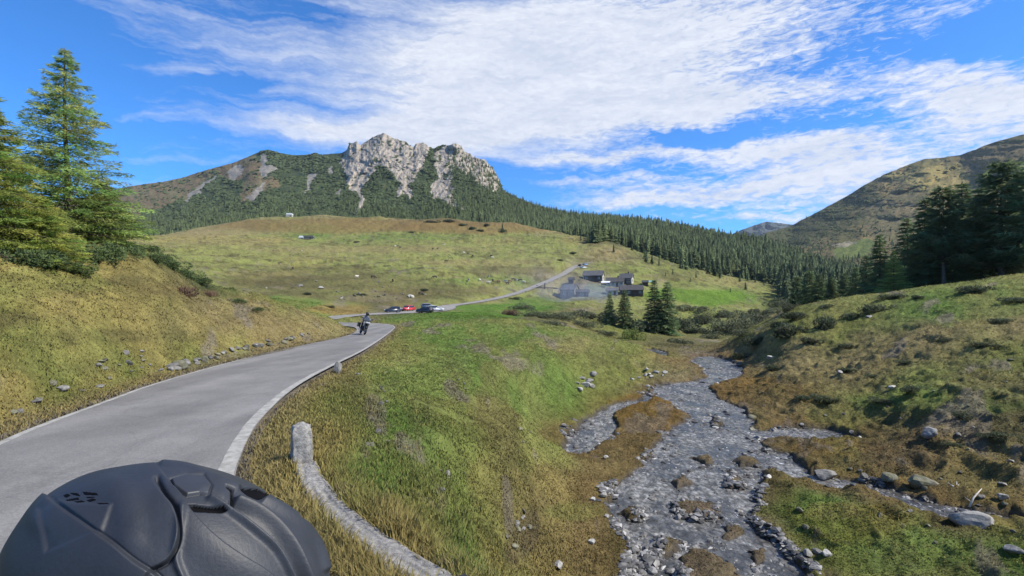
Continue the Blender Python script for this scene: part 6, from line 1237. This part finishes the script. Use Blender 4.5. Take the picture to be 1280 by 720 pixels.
def far_hut(label, px, py, L, Wd, h, wall, roof):
    p = hit(px, py, 300, 720); root = obj('hut', None, label=label, cat='hut', group='huts on the far pasture', loc=(p.x, p.y, p.z - .3), rz=.15); w = MB(); w.box((0, 0, h / 2), (L, Wd, h)); w.build('wall', wall, root); r = MB(); r.prism([(-L / 2 - .4, h), (L / 2 + .4, h), (L / 2 - .6, h + 1.6), (-L / 2 + .6, h + 1.6)], -Wd / 2 - .4, Wd / 2 + .4); r.build('roof', roof, root)
    d_ = MB(); d_.box((L * .2, -Wd / 2 - .03, 1), (.9, .1, 2)); d_.build('door', M_DWOOD, root)
far_hut('tiny white hut on the crest of the brown rise', 362, 269.5, 7, 5, 2.6, M_PLAST, M_TARP); far_hut('long low grey-roofed hut on the far pasture edge', 386, 299, 9, 5, 1.6, M_RUBBLE, M_SLATE); far_hut('tiny pale shed beside the long low grey hut', 377, 298.5, 4, 3, 1.2, M_PLAST, M_TARP)
# roadside post by the farm road
p = hit(681, 361, 150, 400); root = obj('road_post', None, label='short dark post beside the farm road before the hamlet', cat='post', loc=(p.x, p.y, p.z)); b = MB(); b.box((0, 0, 1.1), (.5, .5, 2.4)); b.build('shaft', M_DWOOD, root); b = MB(); b.box((0, 0, 2.35), (.8, .8, .2)); b.build('cap', M_SLATE, root)
# ------------------------------------------------------------------ cattle
def cow_mesh(name, mat, graze):
    b = MB(); ring = []; secs = [(-1.05, 1.12, .10, .12), (-.98, 1.05, .26, .30), (-.6, .98, .33, .40), (0, .93, .36, .43), (.45, .98, .33, .42), (.78, 1.06, .25, .36), (.95, 1.15, .16, .24)]
    sk = bpy.data.meshes.new('t'); J = {'r': (-.85, 0, 1.05, .30), 'm': (-.1, 0, 1.0, .36), 'f': (.55, 0, 1.03, .33), 'n': (.85, 0, 1.12 if not graze else .95, .19), 'h': (1.15, 0, 1.32 if not graze else .42, .13), 'z': (1.42, 0, 1.18 if not graze else .16, .08)}
    E_ = [('m', 'r'), ('m', 'f'), ('f', 'n'), ('n', 'h'), ('h', 'z')]
    for k, s in (('l', 1), ('q', -1)):
        J.update({'a' + k: (-.86, .2 * s, .78, .17), 'b' + k: (-.95, .2 * s, .46, .08), 'c' + k: (-.86, .2 * s, .06, .055), 'd' + k: (.52, .2 * s, .75, .14), 'e' + k: (.55, .2 * s, .42, .075), 'g' + k: (.53, .2 * s, .06, .055), 'i' + k: (1.10, .17 * s, (1.40 if not graze else .52), .04)})
        E_ += [('r', 'a' + k), ('a' + k, 'b' + k), ('b' + k, 'c' + k), ('f', 'd' + k), ('d' + k, 'e' + k), ('e' + k, 'g' + k), ('h', 'i' + k)]
    J['t1'] = (-1.15, 0, 1.2, .05); J['t2'] = (-1.22, 0, .6, .04); E_ += [('r', 't1'), ('t1', 't2')]
    keys = list(J); sk.from_pydata([J[k][:3] for k in keys], [(keys.index(a), keys.index(c)) for a, c in E_], []); o = bpy.data.objects.new('t', sk); COL.objects.link(o); o.modifiers.new('s', 'SKIN')
    for i, k in enumerate(keys): sk.skin_vertices[0].data[i].radius = (J[k][3],) * 2
    sk.skin_vertices[0].data[1].use_root = True; u = o.modifiers.new('u', 'SUBSURF'); u.levels = 1
    m2 = bpy.data.meshes.new_from_object(o.evaluated_get(bpy.context.evaluated_depsgraph_get())); bpy.data.objects.remove(o); m2.name = name; m2.materials.clear(); m2.materials.append(mat); m2.polygons.foreach_set('use_smooth', np.ones(len(m2.polygons), bool)); return m2
CM = {k: [cow_mesh('cow', m, g) for g in (0, 1)] for k, m in {'d': mat_simple('dark_brown_hide', (.04, .026, .02), .8, .3, 2), 'w': mat_simple('white_hide', (.48, .45, .40), .8, .15, 2), 'b': mat_simple('brown_hide', (.17, .10, .06), .8, .3, 2)}.items()}
CW_ = [(586, 352, 'w'), (600, 352, 'w'), (611, 355, 'w'), (616, 352, 'd'), (632, 353, 'w'), (642, 351, 'd'), (645, 352, 'w'), (650, 352, 'd'), (634, 356, 'd'), (623, 353, 'b'), (638, 353, 'b'), (654, 354, 'w'), (611, 347, 'w'), (543, 348, 'd'), (558, 328, 'd'), (541, 312, 'd'), (547, 312, 'd'), (580, 317, 'w'), (585, 318, 'b'), (591, 321, 'b'), (614, 321, 'd'), (616, 323, 'w'), (555, 307, 'w'), (500, 310, 'd'), (494, 309, 'w'), (526, 369, 'd'), (430, 300, 'b'), (467, 348, 'd'), (446, 348, 'w'), (491, 352.5, 'd'), (366, 337, 'd')]
nm_ = {'d': 'dark brown', 'w': 'white', 'b': 'brown'}
for i, (px, py, k) in enumerate(CW_):
    p = hit(px, py, 90, 700); herd = 580 < px < 660 and py > 345
    o = obj('cow', CM[k][i % 2], label=f"{nm_[k]} cow " + ('in the grazing herd near the farm road' if herd else 'grazing apart on the wide far pasture'), cat='cow', group=f"{nm_[k]} cows " + ('of the herd by the farm road' if herd else 'spread over the far pasture'), loc=(p.x, p.y, p.z - .03), rz=rg.uniform(0, 6.28)); o.scale = (.92,) * 3
# ------------------------------------------------------------------ rocks
G3 = 'boulders of the tumbled bank wall'
for i in range(46):
    t = i / 45; px = 205 + 178 * t + rg.uniform(-5, 5); py = 470 - 47 * t - (3 + 9 * rg.random()) * (1 - .45 * t); p = hit(px, py, 8, 60); rock(p, rg.uniform(.10, .27), 'gm'[int(rg.random() < .45)], 'grey stone of the tumbled wall at the foot of the left bank', G3)
for i in range(22):
    px = rg.uniform(8, 200); py = 548 - px * .40 - rg.uniform(12, 46); p = hit(px, py, 6, 40); rock(p, rg.uniform(.07, .17), 'gm'[int(rg.random() < .6)], 'weathered stone half sunk in the left bank above the road', 'stones sunk in the left bank')
for px, py, s_, k, lab in [(1161, 545, .62, 'p', 'pale rounded boulder alone on the brown right slope'), (1216, 657, .78, 'p', 'large pale boulder beside the brook at the right edge'), (1030, 597, .72, 'g', 'grey boulder at the head of the turf island by the brook'), (1110, 600, .45, 'm', 'upright pointed stone right of the brook-side boulder'), (1152, 608, .85, 'm', 'broad mossy boulder above the brook'),
  (949, 559, .38, 'w', 'round black stone where the right arm meets the stream'), (939, 525, .5, 'm', 'upper of two brownish stones on the stream\'s right edge'), (941, 539, .42, 'm', 'lower of two brownish stones on the stream\'s right edge'), (1079, 598, .3, 'g', 'small grey stone midway along the brook'), (868, 489, .5, 'w', 'dark boulder at the narrows of the stream'), (862, 526, .4, 'w', 'dark boulder at the tail of the turf tongue'),
  (1009, 694, .22, 'p', 'left of three white stones by the lower gravel'), (1021, 692, .2, 'p', 'middle of three white stones by the lower gravel'), (1034, 695, .22, 'p', 'right of three white stones by the lower gravel'), (755, 621, .26, 'p', 'white flat stone at the left stream edge'), (741, 626, .18, 'p', 'small white stone left of the flat one'), (697, 709, .26, 'p', 'pale stone in the dark bog near the bottom edge'), (785, 676, .24, 'p', 'pale stone among the lower left gravel'), (740, 680, .18, 'p', 'white stone on the brown bog mound'),
  (725, 489, .45, 'p', 'pale stone on the meadow toe left of the stream'), (757, 573, .22, 'p', 'white stone on the russet island'), (1087, 397, .5, 'p', 'white stone beneath the junipers of the right bank'), (963, 449, .7, 'p', 'flat white stone low on the right bank'), (1049, 467, .4, 'p', 'white stone in the middle of the right bank'), (1115, 486, .4, 'p', 'pale stone beside a juniper on the right bank'), (1252, 625, .3, 'p', 'pale stone right of the driftwood'), (1268, 692, .3, 'p', 'pale stone in the grass near the lower right corner'),
  (402, 360.5, 1.3, 'p', 'white boulder above the green patch of the far pasture'), (513, 372, 1.7, 'p', 'pale boulder standing above the parked cars'), (674, 395, 1.5, 'p', 'white boulder in the smoky hollow'), (376, 358, 1.0, 'p', 'smaller white boulder left of the pasture boulder')]:
    p = hit(px, py, 6, 260); rock(p, s_ * .75, k, lab)
for a in [(812, 468), (820, 466), (828, 470), (806, 470), (815, 472), (832, 467), (798, 473), (790, 475), (808, 463), (742, 470), (735, 478), (728, 474), (731, 483), (738, 484), (722, 480)]:
    p = hit(*a, 20, 90); rock(p, rg.uniform(.18, .45), 'p', 'pale stone strewn on the meadow foot left of the stream', 'pale stones on the meadow foot')
for i in range(34):
    px = rg.uniform(330, 720); py = rg.uniform(300, 372); p = hit(px, py, 100, 700); rock(p, rg.uniform(.25, .6), 'gp'[int(i % 3 == 0)], 'boulder dotted over the far pasture', 'boulders on the far pasture')
for i in range(26):
    px = rg.normal(475, 28); py = rg.normal(371, 4); p = hit(px, py, 100, 300); rock(p, rg.uniform(.25, .7), 'gm'[int(rg.random() < .4)], 'boulder of the rocky heath left of the parked cars', 'boulders of the rocky heath')
for i in range(40):
    cx_, cy_ = [(470, 510), (470, 470), (655, 545), (575, 478), (655, 670), (560, 590), (650, 650), (470, 540)][i % 8]; px = rg.normal(cx_, 10); py = rg.normal(cy_, 12); p = hit(px, py, 5, 60); rock(p, rg.uniform(.045, .12), 'gm'[int(rg.random() < .5)], 'small stone showing through the near meadow grass', 'stones in the near meadow', sink=.42)
for i in range(40):
    px = rg.uniform(950, 1275); py = rg.uniform(440, 690); p = hit(px, py, 8, 70); rock(p, rg.uniform(.06, .17), 'gmm'[i % 3], 'small stone scattered on the right bank', 'small stones on the right bank')
# stones standing in the stream
cnt = 0
while cnt < 260:
    y_ = math.exp(rg.uniform(math.log(11.5), math.log(64))); px = rg.uniform(640, 1250); x_ = (px - 640) / F * y_; sd = float(watersd(np.array([x_]), np.array([y_]))[0])
    if -3.2 < sd < .25 and rg.random() < (1 if sd > -.7 else .45):
        zz_ = float(gheight(x_, y_)); s_ = rg.uniform(.05, .15) * (1 + y_ / 50); rock(Vector((x_, y_, max(zz_, float(zs_of_y(y_)) - .06))), s_, 'wwwg'[int(rg.random() * 4)] if sd < -.2 else 'wwgp'[int(rg.random() * 4)], 'loose stone lying in the shallow stream', 'stones in the stream', 'stream_stone'); cnt += 1
# gravel of the stream bed
n = 110000; y_ = np.exp(rg.uniform(math.log(11), math.log(62), n)); px = rg.uniform(600, 1280, n); x_ = (px - 640) / F * y_; sd = watersd(x_, y_); okm = (sd < .5) & (sd > -4)
gr = ((fbm(x_ * .5, y_ * .35, 3, 401) > -.18) & (sd < 0)) | ((np.abs(sd) < .35) & (fbm(x_ * .35, y_ * .3, 3, 405) > .10)) | ((x_ > 5.5) & (y_ < 20) & (sd < -.3) & (rg.random(n) < .5)); okm &= gr; x_, y_, sd = x_[okm], y_[okm], sd[okm]; n = len(x_); print('gravel', n)
z_ = np.maximum(gheight(x_, y_), zs_of_y(y_) - .045 - .03 * rg.random(n)); ico = bmesh.new(); bmesh.ops.create_icosphere(ico, subdivisions=1, radius=1); iv = np.array([v.co[:] for v in ico.verts]); it = np.array([[v.index for v in f.verts] for f in ico.faces]); ico.free()
sz = ((.022 + .10 * rg.random(n) ** 2.2) * (1 + y_ / 45))[:, None]; jit = 1 + .28 * rg.normal(size=(n, len(iv), 1)).clip(-1.5, 1.5); a = rg.uniform(0, 6.28, n); loc = iv[None] * jit * np.array([1, .7, .42]); lx = loc[..., 0] * np.cos(a)[:, None] - loc[..., 1] * np.sin(a)[:, None]; ly = loc[..., 0] * np.sin(a)[:, None] + loc[..., 1] * np.cos(a)[:, None]
V = np.stack([lx * sz + x_[:, None], ly * sz + y_[:, None], loc[..., 2] * sz + z_[:, None]], -1); tone = rg.choice([.35, .5, .7, 1.0, 1.6, 2.3], n, p=[.2, .25, .22, .18, .1, .05]); gc = np.repeat((tone[:, None] * np.array([.155, .15, .142]))[:, None], len(iv), 1).reshape(-1, 3)
mg, t, b = mat_new('stream_gravel'); va = N(t, 'ShaderNodeVertexColor'); va.layer_name = 'tint'; t.links.new(va.outputs[0], b.inputs['Base Color']); b.inputs['Roughness'].default_value = .55
obj('gravel', mesh_np('gravel', V.reshape(-1, 3), None, (it[None] + np.arange(n)[:, None, None] * len(iv)).reshape(-1, 3), [mg], {'tint': gc}, smooth=False), kind='stuff', label='grey gravel and cobbles of the stream bed', cat='gravel')
# driftwood
M_DRIFT = mat_simple('bleached_wood', (.5, .47, .42), .8, .2, 8)
for (a, b_, c_, lab) in [((1212, 636), (1222, 628), (1234, 618), 'bleached branch rising to the right above the brook'), ((1190, 609), (1200, 616), (1202, 608), 'short forked white stick left of the bleached branch')]:
    p = hit(*a, 8, 40); k = p.y / F; pts = [Vector((0, 0, 0)), Vector(((b_[0] - a[0]) * k, .15, (a[1] - b_[1]) * k + .03)), Vector(((c_[0] - a[0]) * k, .2, (a[1] - c_[1]) * k + .05))]; m = MB(); m.tube(pts, [.035, .028, .012], 7); m.tube([pts[1], pts[1] + Vector((.18, .1, .12))], [.016, .006], 6); m.tube([pts[1] * .5, pts[1] * .5 + Vector((-.14, .1, .14))], [.016, .006], 6); m.build('driftwood', M_DRIFT, None, True, label=lab, cat='branch', loc=(p.x, p.y, p.z + .05))
# ------------------------------------------------------------------ grass
gmt = leaf_mat('grass_blades', (1, 1, 1), .0, .25, up=.8)
n = 1000000; r_ = np.exp(rg.uniform(math.log(2.6), math.log(110), n)); th = np.radians(rg.uniform(-50, 50, n)); x_, y_ = np.sin(th) * r_, np.cos(th) * r_
rd, _ = roadmask(x_, y_); sd = watersd(x_, y_); wd = np.full(n, 9.); m = r_ < 9; wd[m] = segdist(x_[m], y_[m], WALL_LN[::8], False)[0]
# paved or wet spots stay bare; a taller fringe grows beside the wall
okm = (rd > .03) & (sd > .12) & (wd > .12) & (y_ > 1.5) & ((rg.random(n) < .5 + .5 * sstep(60, 20, r_)))
okm &= rg.random(n) < .35 + .65 * (fbm(x_ * 1.2, y_ * 1.2, 3, 501) > -.25)
x_, y_, r_, rd, wd, sd = [q_[okm] for q_ in (x_, y_, r_, rd, wd, sd)]; n = len(x_); z_ = gheight(x_, y_); print('grass', n)
i = np.clip(np.searchsorted(rr_, r_) - 1, 0, len(rr_) - 1); j = np.clip(np.searchsorted(tf, np.arctan2(x_, y_)) - 1, 0, len(tf) - 1); gc = gcol[i, j]
tall = .5 + .8 * (fbm(x_ * .9, y_ * .9, 3, 503) * .5 + .5) + .7 * sstep(.9, .3, wd) + .35 * sstep(.8, .1, rd)
h = rg.uniform(.05, .17, n) * tall * interp(r_, [(3, .85), (7, .75), (14, .5), (30, .5), (100, .9)]) * interp(sd, [(0, .6), (1.5, 1)]); w = (.0026 + .0008 * r_) * rg.uniform(.6, 1.4, n); a = rg.uniform(0, 6.28, n); lx, ly = np.cos(a), np.sin(a); ln = rg.uniform(.1, .8, n) * h; b_ = rg.uniform(0, 6.28, n)
base = np.stack([x_, y_, z_ - .01], 1); sx = np.stack([lx * w, ly * w, 0 * w], 1); mid = base + np.stack([np.cos(b_) * ln * .35, np.sin(b_) * ln * .35, h * .6], 1); tip = base + np.stack([np.cos(b_) * ln, np.sin(b_) * ln, h], 1)
V = np.stack([base - sx, base + sx, mid + sx * .7, mid - sx * .7, tip], 1).reshape(-1, 3); o_ = np.arange(n)[:, None] * 5
dry = (rg.random(n) < .14 + .35 * sstep(1.4, .2, np.minimum(rd, wd * 1.2)))[:, None]; c = np.where(dry, gc * .45 + lin((190, 172, 108)) * .34, gc * 1.12) * rg.uniform(.7, 1.4, n)[:, None]
obj('grass', mesh_np('grass', V, o_ + np.array([[0, 1, 2, 3]]), o_ + np.array([[3, 2, 4]]), [gmt], {'tint': np.repeat(c, 5, 0)}, smooth=False), kind='stuff', label='short yellow-green alpine grass over banks and meadow', cat='grass')
# ------------------------------------------------------------------ smoke drifting over the hamlet, and the air
def volume_box(name, c, dims, build):
    m = bpy.data.materials.new(name); m.use_nodes = True; t = m.node_tree; t.nodes.clear(); o = t.nodes.new('ShaderNodeOutputMaterial'); v = t.nodes.new('ShaderNodeVolumePrincipled'); t.links.new(v.outputs[0], o.inputs['Volume']); build(t, v)
    b = MB(); b.box((0, 0, 0), dims); ob = b.build(name, m, None, kind='stuff'); ob.location = c; return ob
def smoke(t, v):
    v.inputs['Color'].default_value = (.66, .78, .95, 1); v.inputs['Anisotropy'].default_value = .1; tc = N(t, 'ShaderNodeTexCoord')
    mp = N(t, 'ShaderNodeMapping'); mp.inputs['Scale'].default_value = (1 / 34., 1 / 20., 1 / 17.); t.links.new(tc.outputs['Object'], mp.inputs[0]); l = N(t, 'ShaderNodeVectorMath', operation='LENGTH'); t.links.new(mp.outputs[0], l.inputs[0]); f = mrange(t, l.outputs['Value'], 1, .1)
    n_ = N(t, 'ShaderNodeTexNoise', inp={'Scale': .09, 'Detail': 3.0, 'Roughness': .6}); t.links.new(tc.outputs['Object'], n_.inputs['Vector']); t.links.new(math_(t, 'MULTIPLY', math_(t, 'MULTIPLY', f, mrange(t, n_.outputs[0], .38, .68)), .038), v.inputs['Density'])
sp = P(700, 377, 210); so = volume_box('smoke', sp, (68, 40, 34), smoke); so['label'] = 'thin bluish smoke drifting across the hamlet and hollow'; so['category'] = 'smoke'
def air(t, v): v.inputs['Color'].default_value = (.72, .84, 1.0, 1); v.inputs['Density'].default_value = .000036; v.inputs['Anisotropy'].default_value = .2
hz = volume_box('haze', (0, 500, 380), (9000, 11600, 1100), air); hz['label'] = 'thin blue mountain air over the whole valley'; hz['category'] = 'haze'

# ------------------------------------------------------------------ labels that single each member out, by its place in its row
ORD = 'leftmost second third fourth fifth sixth seventh eighth ninth tenth eleventh twelfth thirteenth fourteenth fifteenth sixteenth seventeenth eighteenth nineteenth twentieth twenty-first twenty-second twenty-third twenty-fourth twenty-fifth twenty-sixth twenty-seventh twenty-eighth twenty-ninth thirtieth thirty-first thirty-second thirty-third thirty-fourth thirty-fifth thirty-sixth thirty-seventh thirty-eighth thirty-ninth fortieth forty-first forty-second forty-third forty-fourth forty-fifth forty-sixth'.split()
def rank(group, desc):
    m = sorted([o for o in COL.objects if o.get('group') == group and o.parent is None], key=lambda o: o.location.x / max(o.location.y, .1))
    for i, o in enumerate(m):
        o['label'] = (ORD[i] + ' of ' if i == 0 else ORD[i] + ' from the left of ') + desc
for g, d_ in [(G1, 'the dark low junipers on the right bank'), (G2, 'the grey-green willow bushes in the gully'), ('undergrowth beneath the larches', 'the dark bushes beneath the larches'), ('bilberry mats on the left bank crest', 'the deep green mats on the left bank crest'),
  ('dark scrub under the gully conifers', 'the dark bushes at the gully conifers'), ('bushes dotted on the far pasture', 'the small dark bushes on the far pasture'), ('scattered conifers below the forest', 'the small conifers scattered below the forest'), ('pale stones on the meadow foot', 'the pale stones on the meadow foot'),
  ('stones sunk in the left bank', 'the weathered stones sunk in the left bank'), ('boulders of the tumbled bank wall', 'the tumbled wall stones along the left bank foot'), ('small stones on the right bank', 'the small stones on the right bank'), ('boulders on the far pasture', 'the boulders dotted over the far pasture'), ('boulders of the rocky heath', 'the boulders of the heath by the parked cars'), ('stones in the near meadow', 'the small stones in the near meadow grass'),
  ('white cows of the herd by the farm road', 'the white cows in the herd'), ('dark brown cows of the herd by the farm road', 'the dark cows in the herd'), ('brown cows of the herd by the farm road', 'the brown cows in the herd'), ('white cows spread over the far pasture', 'the white cows on the far pasture'), ('dark brown cows spread over the far pasture', 'the dark cows on the far pasture'), ('brown cows spread over the far pasture', 'the brown cows on the far pasture')]: rank(g, d_)
